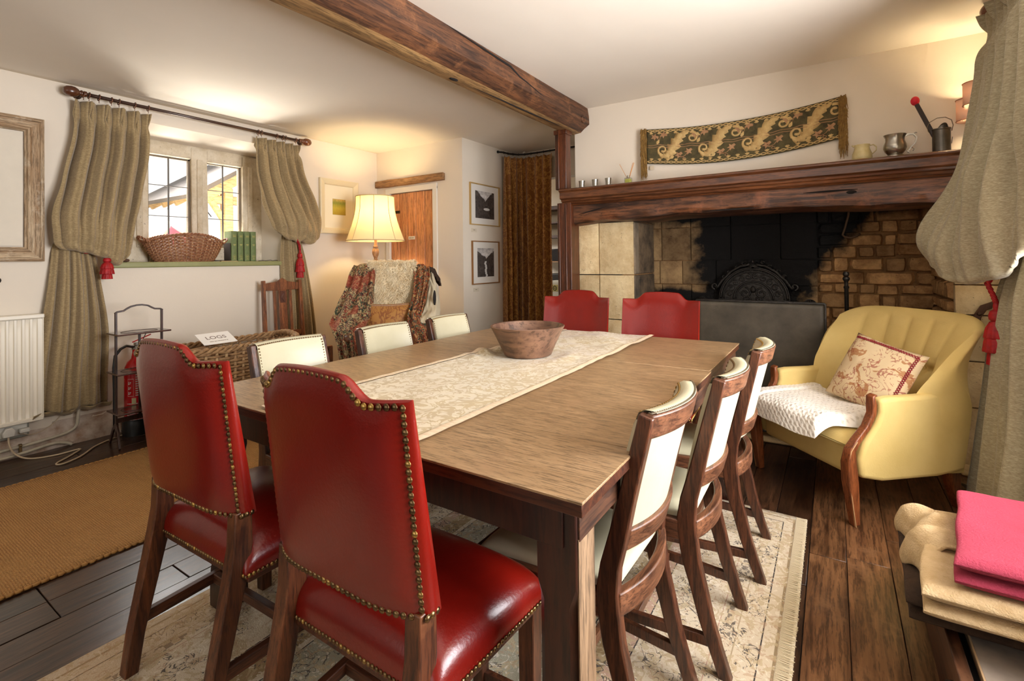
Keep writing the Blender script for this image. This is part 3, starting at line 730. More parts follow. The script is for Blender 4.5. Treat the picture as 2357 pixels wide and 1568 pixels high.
    def seat(u, v):
        a = -cos(pi*u); b_ = -cos(pi*v)
        def sp(q): return math.copysign(abs(q)**.8, q)
        a = sp(a); b_ = sp(b_)
        wd = lerp(wb, wf, (b_+1)/2); h = ((1-abs(a)**7)*(1-abs(b_)**7))
        z = zb+(zt-zb)*max(h, 0)**.36+.032*(1-a*a)*(1-b_*b_)
        inset = 1-.03*max(h, 0)**.5*0
        return (a*wd*inset, lerp(Y0_, Y1_, (b_+1)/2), z)
    m = M(); m.grid(seat, 36, 36); m.box(-wb, wb, Y0_+.005, Y1_-.01, zb-.003, zb+.003)
    m.obj('seat', RED, t, smooth=True)
    c = [(-wb-.001, Y0_, zb+.006), (-wf-.001, Y1_, zb+.006), (wf+.001, Y1_, zb+.006), (wb+.001, Y0_, zb+.006), (-wb-.001, Y0_, zb+.006)]
    nr = [(-1,0,0), (0,1,0), (1,0,0), (0,-1,0)]
    lst = []
    for i in range(4):
        for p in along([c[i], c[i+1]], .0122): lst.append((p, nr[i]))
    if fine:
        for p, q in lst: nail_at(t, p, q, .0058)
    else: nails_joined(t, lst, .0058)
    M().box(-.225, .225, .048, .07, .366, .388).obj('seat_rail', RWY, t, bevel=.003); M().box(-.245, .245, .385, .41, .366, .388).obj('seat_rail', RWY, t, bevel=.003)
    for s in (-1, 1): M().bar((s*.232, .055, .377), (s*.25, .405, .377), .022, .022).obj('seat_rail', RWY, t, bevel=.003)
    for s in (-1, 1):
        x = s*(hw-.024)
        m = M(); m.ribbon([(x, -.040, 0), (x, -.022, .12), (x, .014, .28), (x, .040, .40), (x, .050, .46), (x, .051, .552)], .040, [.034, .037, .044, .050, .050, .044], (1,0,0)); m.obj('leg', RW_, t, bevel=.003)
        m = M(); m.bar((s*.232, .39, 0), (s*.236, .39, .37), .036, .036, (0,1,0), .044, .044); m.obj('leg', RW_, t, bevel=.003)
        m = M(); m.bar((x, -.005, .15), (s*.232, .385, .15), .022, .032); m.obj('stretcher', RWY, t, bevel=.003)
    M().bar((-.222, .21, .15), (.222, .21, .15), .022, .03).obj('stretcher', wood('stretcher_oak', (60,28,15), (112,64,38), 'x', .5, 1.2), t, bevel=.003)
    return t
red_chair('front right red leather chair with brass nails, the largest chair in view', (-.862, .628, 0), 0)
red_chair('front left red leather chair with brass nails and humped back, nearest the jute rug', (-1.53, .635, 0), .03, .47)
red_chair('red leather chair at the far end of the table, next to the fire screen', (-.875, 2.96, 0), pi, .455, fine=False)
red_chair('red leather chair at the far table end, in front of the oak post', (-1.425, 2.95, 0), pi+.04, .45, fine=False)
# ------------------------------------------------------------------ cream leather chairs
CRM = plain('cream_leather', (206,199,170), .38, c2=(196,188,156), scale=4, bs=.06, bscale=90)
CW = wood('dark_oak_chair', (52,26,16), (112,66,42), 'z', .38, 1.5, coat=.15, wear=(120,76,50))
CWX = wood('dark_oak_rail', (66,36,22), (132,86,58), 'x', .42, 1.4, wear=(150,104,74))
CWY = wood('seat_rail_oak', (62,32,19), (120,74,48), 'y', .42, 1.4)
GIMP = plain('pewter_gimp', (150,142,124), .35, .8)
py = lambda z: interp([(0, .0), (.20, .062), (.44, .10), (.60, .066), (.87, .0)], z)
def cream_chair(label, loc, rz, mesh_only=False):
    t = thing('cream_leather_chair', label, 'chair', loc, rz, 'cream leather dining chairs')
    X = .166; t.scale = (1, 1, .982)
    for s in (-1, 1):
        m = M(); zz = [0, .08, .16, .24, .32, .40, .44, .50, .58, .66, .74, .82, .868]
        m.ribbon([(s*X, py(z)-.018+(.004 if z > .3 else 0), z) for z in zz], .032, [.032, .035, .040, .044, .050, .054, .052, .046, .042, .038, .036, .034, .034], (1,0,0)); m.obj('leg', CW, t, bevel=.004)
        m = M(); m.bar((s*.200, .44, 0), (s*.205, .44, .40), .030, .030, (0,1,0), .038, .038); m.obj('leg', CW, t, bevel=.003)
        m = M(); m.bar((s*X, .012, .10), (s*.200, .43, .10), .018, .030); m.obj('stretcher', CW, t, bevel=.002)
    M().bar((-.18, .24, .10), (.18, .24, .10), .018, .028).obj('stretcher', CWX, t, bevel=.002)
    bow = lambda x: -.042*(1-(x/.175)**2)
    def rail(z0, z1, name, th=.026):
        m = M(); n = 18; vs = []; fs = []
        for i in range(n+1):
            x = lerp(-.174, .174, i/n) if z0 > .7 else lerp(-.158, .158, i/n)
            for z, o in ((z0, 0), (z1, 0), (z1, th), (z0, th)): vs.append((x, py(z)-.028+bow(x)+o, z))
        for i in range(n):
            for j in range(4): fs.append((4*i+j, 4*i+(j+1) % 4, 4*i+4+(j+1) % 4, 4*i+4+j))
        fs += [(0,1,2,3), (4*n+3,4*n+2,4*n+1,4*n)]
        m.add(vs, fs); return m.obj(name, CWX, t, bevel=.005)
    rail(.812, .870, 'top_rail'); rail(.535, .590, 'back_rail')
    # seat frame
    for s in (-1, 1): M().bar((s*X, .075, .405), (s*.205, .45, .405), .024, .062).obj('seat_rail', CWY, t, bevel=.004)
    M().bar((-.20, .452, .405), (.20, .452, .405), .024, .062).obj('seat_rail', CWX, t, bevel=.004)
    m = M(); n = 12; P = [(lerp(-X, X, i/n), .072+.9*bow(lerp(-X, X, i/n)), .412) for i in range(n+1)]
    m.ribbon(P, .055, .024, (0,0,1)); m.obj('seat_rail', CWX, t, bevel=.004)
    # backrest leather: front face wrapped over the top
    m = M(); nx, nn = 19, 14
    prof = []  # (offset from rail rear, z)
    zl = [.510, .56, .62, .70, .78, .84, .868, .876, .876, .872]; of = [.042, .046, .050, .052, .052, .050, .046, .032, .012, .004]
    def fn(u, v):
        x = lerp(-.158, .158, u); i = v*(len(zl)-1); k = min(int(i), len(zl)-2); f = i-k
        z = lerp(zl[k], zl[k+1], f); o = lerp(of[k], of[k+1], f)
        return (x, py(min(z, .87))-.028+bow(x)+o+.004*(1-(x/.19)**2)*(1 if v < .6 else 0), z)
    m.grid(fn, nx, 19)
    m.grid(lambda u, v: (lerp(-.145, .145, u), py(lerp(.52, .81, v))-.028+bow(lerp(-.145, .145, u))+.012, lerp(.52, .81, v)), nx, 8)
    m.grid(lambda u, v: (lerp(-.158, .158, u), lerp(fn(u, 0)[1], fn(u, 0)[1]-.02, v), .510), nx, 2)
    for s in (0, 1): m.grid(lambda u, v: (lerp(-.158, .158, s), lerp(fn(s, u*.6)[1], fn(s, u*.6)[1]-.016, v), fn(s, u*.6)[2]), 12, 2)
    m.obj('backrest', CRM, t, smooth='auto', bevel=.0)
    m = M(); P = [(x, py(.87)-.022+bow(x), .874) for x in [lerp(-.172, .172, i/48) for i in range(49)]]
    for i, p in enumerate(P):
        m.bar(p, (p[0]+.003, p[1]+.007, p[2]+.0005), .003, .002)
    m.tube(P, .0014, 5); m.obj('gimp_trim', GIMP, t, kind='stuff')
    lst = []
    for s in (-1, 1):
        for i in range(27):
            z = .53+i*.0125; v = 0
            x = s*.152; lst.append(((x, py(z)-.028+bow(x)+interp([(.51,.042),(.62,.050),(.84,.050),(.87,.047)], z)+.001, z), (0,1,0)))
    for i in range(30):
        x = lerp(-.15, .15, i/29); lst.append(((x, py(.868)-.028+bow(x)+.047, .868), (0,.6,.8)))
    nails_joined(t, lst, .0045, seg=6)
    def seat(u, v):
        a = -cos(pi*u); b_ = -cos(pi*v); wd = lerp(.158, .193, (b_+1)/2); h = (1-abs(a)**8)*(1-abs(b_)**8)
        yy = lerp(.075, .45, (b_+1)/2)
        return (a*wd, yy, .432+.026*max(h, 0)**.4+.016*(1-a*a)*(1-b_*b_))
    m = M(); m.grid(seat, 24, 24); m.obj('seat', CRM, t, smooth=True)
    return t
# local +y faces the table; right-hand chairs face -x (rz = +90 deg)
ch1 = cream_chair('cream leather chair right of the table, nearest the camera, turned slightly askew', (-.36, 1.245, 0), pi/2-.02)
for lb, loc, rz in (('middle of the three cream leather chairs on the right of the table', (-.29, 1.665, 0), pi/2+.01),
                    ('cream leather chair on the right of the table, nearest the yellow armchair and fire screen', (-.262, 2.175, 0), pi/2+.05),
                    ('cream leather chair left of the table, directly in front of the log basket', (-2.045, 1.30, 0), -pi/2),
                    ('middle cream leather chair on the window side, in front of the shawl-draped chair', (-2.03, 1.845, 0), -pi/2-.01),
                    ('cream leather chair on the window side, farthest from camera, behind the wooden bowl', (-2.02, 2.355, 0), -pi/2)):
    copy_tree(ch1, loc, rz, lb)
# ------------------------------------------------------------------ curtains
def linen(name, c, c2, sc=1.0):
    m, nt, b = new_mat(name); b.inputs['Roughness'].default_value = .85
    v1 = coords(nt, (90*sc, 90*sc, 420*sc)); v2 = coords(nt, (3, 3, 1.2)); f1 = noise_(nt, v1, 1, 3, .6); v3 = coords(nt, (30*sc, 30*sc, 160*sc)); f3 = noise_(nt, v3, 1, 3, .6)
    f2 = noise_(nt, v2, 1, 3, .5)
    col = ramp(nt, f1, [(.3, lin(c2)), (.7, lin(c))]); col = mix(nt, col, lin(c2), math_(nt, 'MULTIPLY', ramp(nt, f3, [(.4,(0,0,0,1)),(.62,(1,1,1,1))]), .45))
    nt.links.new(col, b.inputs['Base Color']); bump(nt, b, f1, .35, .003)
    b.inputs['Sheen Weight'].default_value = .25; b.inputs['Sheen Roughness'].default_value = .5; return m
LIN = linen('olive_linen', (182,160,118), (130,108,72))
LINR = linen('grey_olive_linen', (186,176,148), (136,124,96))
LINING = plain('curtain_lining', (226,220,208), .9, bs=.2, bscale=12)
ROD = plain('dark_rod', (64,40,28), .35, coat=.2); RODW = plain('walnut_finial', (112,62,34), .35, coat=.3, var=.3)
TAS = plain('crimson_cord', (178,14,22), .6, c2=(128,8,14), scale=40, sheen=.4)
def curtain_part(name, par, mat, P, nu=130, nv=110, seed=0, pleats=5, amp=.035, ratio=1.0, zt=2.33, pinch=True, thick=.004):
    """P(u,v)->(s, d, z) base sheet; folds added along d"""
    def fn(u, v):
        s_, d, z, am = P(u, v)
        ph = u*pleats*2*pi
        f = cos(ph+1.2*nz(u*3, v*1.5, seed))*.5+.28*cos(ph*2.13+seed+2*nz(u*4, v*2, seed+5))*sm(v*2)+.35*nz(u*pleats*1.3, v*2.2, seed+9)*sm(v*3)
        return (s_, d+am*f, z)
    return fn
def make_curtain(label, frame, top, tie, prof, low, seed, mat, hook=None, zt=2.33, group=None, pleats=5, name='curtain', zbot=.25, up_only=False, amp=.042, ntop=.12):
    """frame(s,d,z)->world; top=(s0,s1); prof v->(s0,s1,bulge,amp); low z->(s0,s1,depth)"""
    t = thing(name, label, 'curtain', (0,0,0), 0, group)
    s0, s1 = top; ts, td, tz = tie
    VU = .80
    def up(u, v):
        """v<VU: outer sheet; beyond: tucks under to the tie"""
        vv = min(v/VU, 1)
        a0, a1 = interp(prof['l'], vv), interp(prof['r'], vv)
        zb = interp(prof['zb'], u)
        z = lerp(zt, zb, vv); dd = interp(prof['d'], vv)*((1-.55*abs(2*u-1)**3) if 'du' not in prof else interp(prof['du'], u))
        am = interp([(0, amp), (.07, amp*.55), (.10, amp*.5), (.2, amp*1.1), (.6, amp*1.15), (.9, amp*.9), (1, amp*.7)], vv)
        ph = u*pleats*2*pi
        w1 = .3*nz(u*2.5, vv*.8, seed)*sm(vv*1.2)
        c_ = cos(ph+w1*2); f = math.copysign(abs(c_)**.75, c_)*.62*(1-.55*sm((vv-.55)/.45))+.16*cos(ph*2.2+seed)*sm(vv*2.5)+1.15*nz(u*3.2-vv*1.6, vv*2.6, seed+9)*sm((vv-.35)*2)
        # three-finger pinch pleats
        pin = exp(-((vv-.095)/.03)**2); near = max(0, cos(ph))**3
        f += .45*near*cos(ph*5)*(1-sm(vv/.26)); f -= 1.3*pin*near; f -= .55*exp(-(1+cos(ph+w1*2))/.12)*(1-.6*sm((vv-.6)/.4))
        s_ = lerp(a0, a1, u); d = .045+dd+am*f
        if v > VU:
            q = (v-VU)/(1-VU); an = q*pi
            rr_ = .055+.02*nz(u*5, 1, seed); z = zb-rr_*sin(an)*1.1+(.03*q)*1; 
            s_ = lerp(s_, ts+(s_-ts)*.35, sm(q)); d = lerp(d, td, sm(q))+.015*nz(u*9, q*3, seed)+.012*sin(an)
            z = lerp(z, tz, q**2*.9)
        else:
            z += .012*nz(u*6, vv*4, seed+20)*sm(vv*2)
        return frame(s_, d, z)
    M().grid(up, 150, 120).obj('upper_drape', mat, t, smooth=True, solid=.004)
    if not up_only:
        def lo(u, v):
            z = lerp(tz+.05, zbot, v); a0, a1, dd, am = [interp([(x[0], x[k]) for x in low], v) for k in (1, 2, 3, 4)]
            ph = u*(pleats-1)*2*pi
            f = cos(ph+1.5*nz(u*2, v, seed+3))*.6+.3*cos(ph*2.3+1+2*nz(u*3, v*1.3, seed+4))+.5*nz(u*4, v*1.2, seed+8)
            wrap = -.08*abs(2*u-1)**4
            z += .03*nz(u*4, 2, seed)*v
            if v > .93: am *= 1-(v-.93)*4; 
            return frame(lerp(a0, a1, u), max(.012, dd+am*f+wrap), z)
        M().grid(lo, 120, 90).obj('lower_drape', mat, t, smooth=True, solid=.004)
        # puddled hem turned under
        def hem(u, v):
            a0, a1, dd, am = low[-1][1:]
            ph = u*(pleats-1)*2*pi; f = cos(ph+1.5*nz(u*2, 1, seed+3))*.6
            an = v*pi; z = zbot-.035*sin(an)-.0+.02*nz(u*5, 3, seed); return frame(lerp(a0, a1, u)+.01*nz(u*4, v, 2), max(.008, dd+am*f*.7-.10*v+.0), z+.03*nz(u*4, 2, seed))
        M().grid(hem, 80, 10).obj('hem', mat, t, smooth=True, solid=.004)
    return t
def tassel(name, label, frame, top, L, cord=None, scale=1.0):
    t = thing(name, label, 'tassel', (0,0,0)); s, d, z = top
    if cord:
        m = M()
        for off in (0, pi):
            pts = []; n = len(cord)*8
            for i in range(n+1):
                q = i/n*(len(cord)-1); k = min(int(q), len(cord)-2); f = q-k; c = [lerp(cord[k][j], cord[k+1][j], f) for j in range(3)]
                a = i*.9+off; pts.append(frame(c[0]+.006*cos(a), c[1]+.006*sin(a), c[2]+.004*sin(a)))
            m.tube(pts, .007, 6)
        m.obj('cord', TAS, t, smooth=True)
    r = .022*scale; h = L
    def sp(prof, nm, wig=0, seg=24):
        m = M(); n = len(prof)
        def fn(u, v):
            i = v*(n-1); k = min(int(i), n-2); f = i-k; rr_ = lerp(prof[k][0], prof[k+1][0], f)*scale; zz = lerp(prof[k][1], prof[k+1][1], f)
            rr_ *= 1+wig*cos(u*2*pi*12)*v; a = 2*pi*u; return frame(s+rr_*cos(a), d+rr_*sin(a), z-zz*h)
        m.grid(fn, seg*3, n*3, closeu=True); return m.obj(nm, TAS, t, smooth=True)
    sp([(.004, 0), (.010, .02), (.012, .08), (.010, .12), (.022, .15), (.027, .22), (.026, .28), (.018, .31), (.022, .34)], 'tassel_head')
    for a, b_, ra, rb_ in ((.32, .58, .024, .044), (.50, .80, .034, .048), (.70, 1.0, .026, .036)):
        sp([(ra, a), (lerp(ra, rb_, .7), lerp(a, b_, .4)), (rb_, b_-.02), (rb_*.96, b_), (rb_*.4, b_-.01)], 'skirt', .10)
    return t
FL = lambda s, d, z: (XW+d, s, z)
make_curtain('olive linen curtain tied back left of the window, beside the radiator', FL, (1.155, 1.60), (1.24, .05, 1.30),
    {'l': [(0, 1.155), (.2, 1.15), (.55, 1.09), (.85, 1.035), (1, 1.045)], 'r': [(0, 1.60), (.3, 1.585), (.6, 1.53), (.85, 1.48), (1, 1.46)],
     'zb': [(0, 1.36), (.35, 1.335), (.65, 1.29), (.85, 1.24), (1, 1.30)], 'd': [(0, .02), (.4, .04), (.7, .10), (.92, .15), (1, .12)]}, 
    [(0, 1.06, 1.27, .07, .02), (.25, 1.03, 1.31, .09, .035), (.6, .98, 1.345, .11, .04), (.9, .95, 1.34, .11, .04), (1, .945, 1.345, .10, .04)], 3, LIN, group='olive linen curtains', pleats=5)
make_curtain('olive linen curtain tied back right of the window, behind the slatted chair', FL, (2.40, 2.83), (2.76, .05, 1.43),
    {'l': [(0, 2.40), (.3, 2.40), (.6, 2.42), (.85, 2.47), (1, 2.52)], 'r': [(0, 2.83), (.25, 2.86), (.6, 2.98), (.85, 3.04), (1, 3.03)],
     'zb': [(0, 1.56), (.25, 1.47), (.55, 1.45), (.62, 1.46), (.8, 1.42), (1, 1.47)], 'd': [(0, .02), (.4, .03), (.7, .08), (.92, .12), (1, .10)]},
    [(0, 2.68, 2.86, .06, .02), (.2, 2.66, 2.92, .07, .03), (.6, 2.66, 3.0, .08, .035), (.9, 2.66, 3.04, .08, .035), (1, 2.66, 3.05, .08, .03)], 8, LIN, group='olive linen curtains', pleats=5)
tassel('red_tassel', 'crimson tassel tieback half hidden under the left window curtain', FL, (1.315, .13, 1.275), .17, cord=[(1.20, .12, 1.29), (1.27, .14, 1.30), (1.315, .13, 1.275)], scale=.85)
tassel('red_tassel', 'crimson tiered tassel hanging from the curtain right of the window', FL, (2.80, .115, 1.33), .27, cord=[(2.70, .11, 1.43), (2.76, .13, 1.42), (2.795, .115, 1.37), (2.80, .115, 1.325)], scale=.85)
# curtain pole with rings
pole = thing('curtain_pole', 'dark curtain pole with round wooden finials above the left window', 'curtain pole', (XW+.075, 2.0, 2.375))
M().tube([(XW+.075, 1.13, 2.377), (XW+.075, 2.92, 2.375)], .0125, 12).obj('rod', ROD, pole, world=True, smooth=True)
for yc, sg in ((1.13, -1), (2.92, 1)):
    m = M(); m.lathe([(0, -.052), (.018, -.050), (.031, -.035), (.036, -.012), (.034, .008), (.024, .026), (.013, .034), (.020, .040), (.021, .047), (.013, .052), (.019, .060), (.019, .070), (.0125, .074)], (0,0,0), 18, 'y')
    m.xf(Matrix.Translation((XW+.075, yc-.02*sg, 2.377)) @ Matrix.Scale(1 if sg < 0 else -1, 4, (0,1,0)))
    m.obj('finial', RODW if sg > 0 else plain('dark_finial', (84,46,26), .3, coat=.4), pole, world=True, smooth=True)
for yb in (1.19, 2.88):
    m = M(); m.lathe([(.026, 0), (.026, .006), (.012, .012), (.010, .06)], (0,0,0), 14, 'x'); m.xf(Matrix.Translation((XW+.001, yb, 2.375))); m.obj('bracket', ROD, pole, world=True, smooth=True)
for yr in (1.205, 1.235, 1.29, 1.36, 1.405, 1.50, 1.585, 2.425, 2.455, 2.60, 2.66, 2.685, 2.79):
    m = M(); m.tube([(XW+.075+.021*cos(a), yr+.003*sin(a), 2.373+.021*sin(a)) for a in [2*pi*i/14 for i in range(14)]], .0032, 6, closed=True); m.tube([(XW+.075, yr, 2.352), (XW+.075, yr, 2.335)], .0022, 5)
    m.obj('ring', RODW, pole, world=True, smooth=True)
# ------------------------------------------------------------------ radiator
RADM = plain('radiator_enamel', (236,228,210), .4)
rd = thing('radiator', 'cream ribbed panel radiator on the left wall beneath the empty frame', 'radiator', (XW+.06, .4, .22))
m = M(); ya, yb_ = -.5, .995; nseg = 0; vs = []; n = 0
prof = []
y = ya+.03; cols = []
while y < yb_-.035:
    cols += [(y, .0), (y+.010, .0), (y+.015, -.010), (y+.031, -.010), (y+.036, 0)]; y += .036
cols = [(ya, 0)]+cols+[(yb_-.02, 0), (yb_, 0)]
def rfn(u, v):
    i = min(int(round(u*(len(cols)-1))), len(cols)-1); yy, dep = cols[i]; z = lerp(.235, .865, v)
    k = sm(min(v, 1-v)/.06); return (XW+.085+dep*k, yy, z)
m.grid(rfn, len(cols), 24); m.obj('front_panel', RADM, rd, world=True, solid=.0, smooth='auto')
M().box(XW+.03, XW+.072, ya, yb_, .235, .868).obj('rear_panel', RADM, rd, world=True, bevel=.004)
M().box(XW+.02, XW+.098, ya-.005, yb_+.005, .868, .895).obj('top_grille', RADM, rd, world=True, bevel=.006)
M().box(XW+.025, XW+.094, ya, yb_+.002, .215, .24).obj('bottom_rail', RADM, rd, world=True, bevel=.006)
M().box(XW+.03, XW+.09, yb_-.004, yb_+.002, .235, .87).obj('side_panel', RADM, rd, world=True, bevel=.002)
# ------------------------------------------------------------------ big empty frame
BF = wood('limed_frame', (150,118,84), (204,182,150), 'z', .75, 1.2, wear=(222,208,184), bs=.5); BFY = wood('limed_frame_rail', (150,118,84), (204,182,150), 'y', .75, 1.2, wear=(222,208,184), bs=.5)
bf = thing('empty_picture_frame', 'large weathered limed wood frame with blank canvas on the left wall', 'picture frame', (XW+.02, .5, 1.232))
fz0, fz1, fy0, fy1 = 1.232, 2.16, -.2, 1.015
M().box(XW+.008, XW+.012, fy0, fy1-.1, fz0+.1, fz1-.1).obj('canvas', plain('blank_canvas', (222,212,194), .9, var=.06), bf, world=True)
def frame_side(par, p0, p1, inward, mat, name='frame_side', prof=None, w=1.0, normal=(1,0,0), world=True):
    """mitred moulding along p0-p1; inward = unit vector to the opening"""
    prof = prof or [(0, 0), (0, .030), (.012, .040), (.020, .040), (.024, .032), (.030, .030), (.060, .024), (.066, .030), (.078, .030), (.084, .014), (.092, .010), (.092, 0)]
    p0 = Vector(p0); p1 = Vector(p1); t = (p1-p0).normalized(); iv = Vector(inward); nn = Vector(normal); vs = []
    for end, sg in ((p0, 1), (p1, -1)):
        for a, h in prof: vs.append(end+iv*a*w+nn*h*w+t*a*w*sg)
    k = len(prof); fs = [(j, (j+1) % k, (j+1) % k+k, j+k) for j in range(k)]+[tuple(range(k)), tuple(range(2*k-1, k-1, -1))]
    return M().add(vs, fs).obj(name, mat, par, world=world, smooth='auto')
c = [(XW+.006, fy0, fz0), (XW+.006, fy1, fz0), (XW+.006, fy1, fz1), (XW+.006, fy0, fz1)]
frame_side(bf, c[0], c[1], (0,0,1), BFY); frame_side(bf, c[1], c[2], (0,-1,0), BF); frame_side(bf, c[2], c[3], (0,0,-1), BFY); frame_side(bf, c[3], c[0], (0,1,0), BF)
# iron bracket at the left edge of the frame
ib = M(); ib.lathe([(0, 0), (.018, .002), (.020, .01), (.012, .016), (0, .018)], (XW+.002, .80, 1.115), 12, 'x'); ib.tube([(XW+.02, .80, 1.115), (XW+.03, .795, 1.14), (XW+.012, .79, 1.155)], .006, 6)
tag(ib.obj('iron_stud', plain('black_iron', (40,34,30), .6), smooth=True), 'small black iron knob on the wall above the radiator, at the frame edge', 'knob')
# ------------------------------------------------------------------ sockets, pipes and flex
SOCK = plain('socket_plastic', (206,204,196), .45); SOCKG = plain('socket_grey', (150,150,140), .6, var=.3)
so = thing('wall_socket', 'grey double wall socket low under the radiator', 'socket', (XW+.03, .86, .18))
M().box(XW+.02, XW+.055, .70, .935, .125, .262).obj('backplate', SOCKG, so, world=True, bevel=.006)
M().box(XW+.052, XW+.062, .765, .925, .14, .25).obj('faceplate', SOCK, so, world=True, bevel=.004)
pg = thing('plug', 'white plug in the left side of the socket under the radiator', 'plug', (XW+.08, .835, .17))
m = M(); m.prism([(.81,.150),(.862,.150),(.866,.18),(.850,.205),(.822,.205),(.806,.18)], XW+.062, XW+.10, 'yz'); m.obj('body', SOCK, pg, world=True, bevel=.005)
pg2 = thing('plug', 'flat white adaptor plug in the right side of the socket', 'plug', (XW+.08, .90, .17))
M().box(XW+.062, XW+.105, .882, .93, .160, .185).obj('body', SOCK, pg2, world=True, bevel=.006)
def cable(name, label, pts, r, mat, n=6, cat='cable'):
    P = [Vector(p) for p in pts]; out = []
    for i in range(len(P)-1):
        p0, p1, p2, p3 = P[max(i-1, 0)], P[i], P[i+1], P[min(i+2, len(P)-1)]
        for k in range(n):
            t = k/n; out.append(.5*((2*p1)+(p2-p0)*t+(2*p0-5*p1+4*p2-p3)*t*t+(3*p1-p0-3*p2+p3)*t**3))
    out.append(P[-1]); return tag(M().tube(out, r, 8).obj(name, mat, smooth=True), label, cat)
FLEX = plain('cream_flex', (206,186,156), .5)
cable('power_cable', 'cream flex looping from the plug across the dark boards to the folding stand', [(XW+.085,.835,.15),(XW+.09,.84,.09),(XW+.10,.87,.03),(XW+.16,.92,.006),(XW+.22,1.02,.006),(XW+.22,1.14,.006),(XW+.30,1.08,.006),(XW+.40,.98,.006),(XW+.44,1.0,.006),(XW+.38,1.10,.006),(XW+.24,1.22,.006),(XW+.16,1.36,.006),(XW+.12,1.50,.006)], .005, FLEX)
cable('thin_wire', 'thin white wire drooping from the adaptor plug up behind the curtain', [(XW+.10,.885,.172),(XW+.09,.905,.15),(XW+.06,.96,.13),(XW+.03,1.04,.15),(XW+.015,1.10,.21),(XW+.012,1.115,.30)], .0025, FLEX)
PIPE = plain('painted_pipe', (206,196,174), .5, var=.3, scale=20); PIPEG = plain('green_pipe', (104,106,74), .6, var=.4)
cable('heating_pipe', 'cream painted copper pipe clipped along the foot of the wall', [(XW+.055,.2,.062),(XW+.055,.8,.064),(XW+.05,1.05,.078),(XW+.045,1.13,.09),(XW+.04,1.17,.115),(XW+.04,1.18,.17),(XW+.04,1.185,.30)], .010, PIPE, cat='pipe')
cable('heating_pipe', 'lower cream pipe running just above the floor by the wall', [(XW+.075,.2,.018),(XW+.075,.8,.022),(XW+.07,1.03,.042),(XW+.065,1.10,.03),(XW+.07,1.14,.008)], .010, PIPE, cat='pipe')
tag(M().box(XW+.05, XW+.07, .885, .90, .03, .085).ball((XW+.072, .893, .078), .007).obj('pipe_clip', metal('brass_clip', (150,128,92), .4), bevel=.002), 'small brass clip holding the two low wall pipes', 'clip')
# ------------------------------------------------------------------ folding cake stand
STN = wood('dark_stand', (40,24,20), (82,54,44), 'z', .35, 1.5, coat=.2)
cs = thing('cake_stand', 'dark folding wooden cake stand with three shelves in front of the extinguisher', 'stand', (-3.98, 1.42, 0))
for yy in (1.292, 1.558):
    M().ribbon([(-4.0, yy, .06), (-4.0, yy, .20), (-4.0, yy, .60), (-4.0, yy, .885)], .012, .018, (0,1,0)).obj('upright', STN, cs, world=True, bevel=.002)
    s_ = -1 if yy < 1.4 else 1
    M().ribbon([(-4.0, yy, .14), (-3.955, yy+.004*s_, .10), (-3.93, yy+.01*s_, .05), (-3.90, yy+.014*s_, .002)], .012, [.03,.024,.02,.014], (0,1,0)).obj('leg', STN, cs, world=True, bevel=.002)
    M().ribbon([(-4.0, yy, .14), (-4.05, yy, .10), (-4.08, yy, .05), (-4.11, yy, .002)], .012, [.03,.024,.02,.014], (0,1,0)).obj('leg', STN, cs, world=True, bevel=.002)
pts = [(1.286,.878),(1.30,.888),(1.335,.893),(1.352,.905),(1.375,.918),(1.41,.926),(1.44,.926),(1.475,.918),(1.498,.903),(1.515,.893),(1.55,.889),(1.564,.880)]
M().ribbon([(-4.0, a, b_) for a, b_ in pts], .014, .011, (1,0,0)).obj('handle', STN, cs, world=True, bevel=.002)
for zz in (.735, .475, .215):
    m = M(); m.box(-4.10, -3.90, 1.27, 1.58, zz, zz+.011)
    s_ = m.obj('shelf', plain('shelf_mahogany', (86,58,50), .22, var=.2, coat=.5), cs, world=True, bevel=.003)
    M().tube([(-4.0+.075*cos(a), 1.425+.105*sin(a), zz+.011) for a in [2*pi*i/28 for i in range(28)]], .0025, 5, closed=True).obj('rim', STN, s_, world=True, smooth=True)
M().bar((-4.0, 1.30, .165), (-4.0, 1.55, .165), .03, .012, (1,0,0)).obj('stretcher', STN, cs, world=True)
M().bar((-4.0, 1.425, .165), (-4.0, 1.425, .74), .014, .008, (1,0,0)).obj('strut', STN, cs, world=True)
M().bar((-4.01, 1.43, .64), (-3.99, 1.46, .73), .005, .005).obj('catch', STN, cs, world=True)
# ------------------------------------------------------------------ fire extinguisher
EXR = plain('extinguisher_red', (205,10,24), .25, coat=.5)
ex = thing('fire_extinguisher', 'red fire extinguisher with white print behind the folding cake stand', 'fire extinguisher', (-4.19, 1.475, 0))
M().lathe([(.0, .015), (.070, .015), (.074, .03), (.074, .44), (.070, .475), (.056, .51), (.033, .535), (.026, .575), (.026, .60), (0, .60)], (-4.19, 1.475, 0), 28).obj('cylinder', EXR, ex, world=True, smooth='auto')
BLK = plain('black_plastic', (18,18,19), .4)
M().lathe([(.070, 0), (.086, .0), (.086, .10), (.080, .11)], (-4.19, 1.475, 0), 28).obj('base_ring', BLK, ex, world=True, smooth='auto')
M().lathe([(.024, .595), (.030, .60), (.030, .625), (.018, .63), (.018, .645), (0, .645)], (-4.19, 1.475, 0), 14).obj('valve', metal('valve_chrome', (180,176,168), .25), ex, world=True, smooth='auto')
M().bar((-4.19, 1.45, .65), (-4.13, 1.54, .70), .018, .008).obj('lever', plain('lever_red', (190,16,22), .4), ex, world=True, bevel=.002)
hz = [(-4.17,1.445,.62),(-4.15,1.40,.635),(-4.13,1.36,.62),(-4.115,1.325,.58),(-4.11,1.315,.50),(-4.11,1.318,.35),(-4.11,1.32,.20),(-4.11,1.325,.10)]
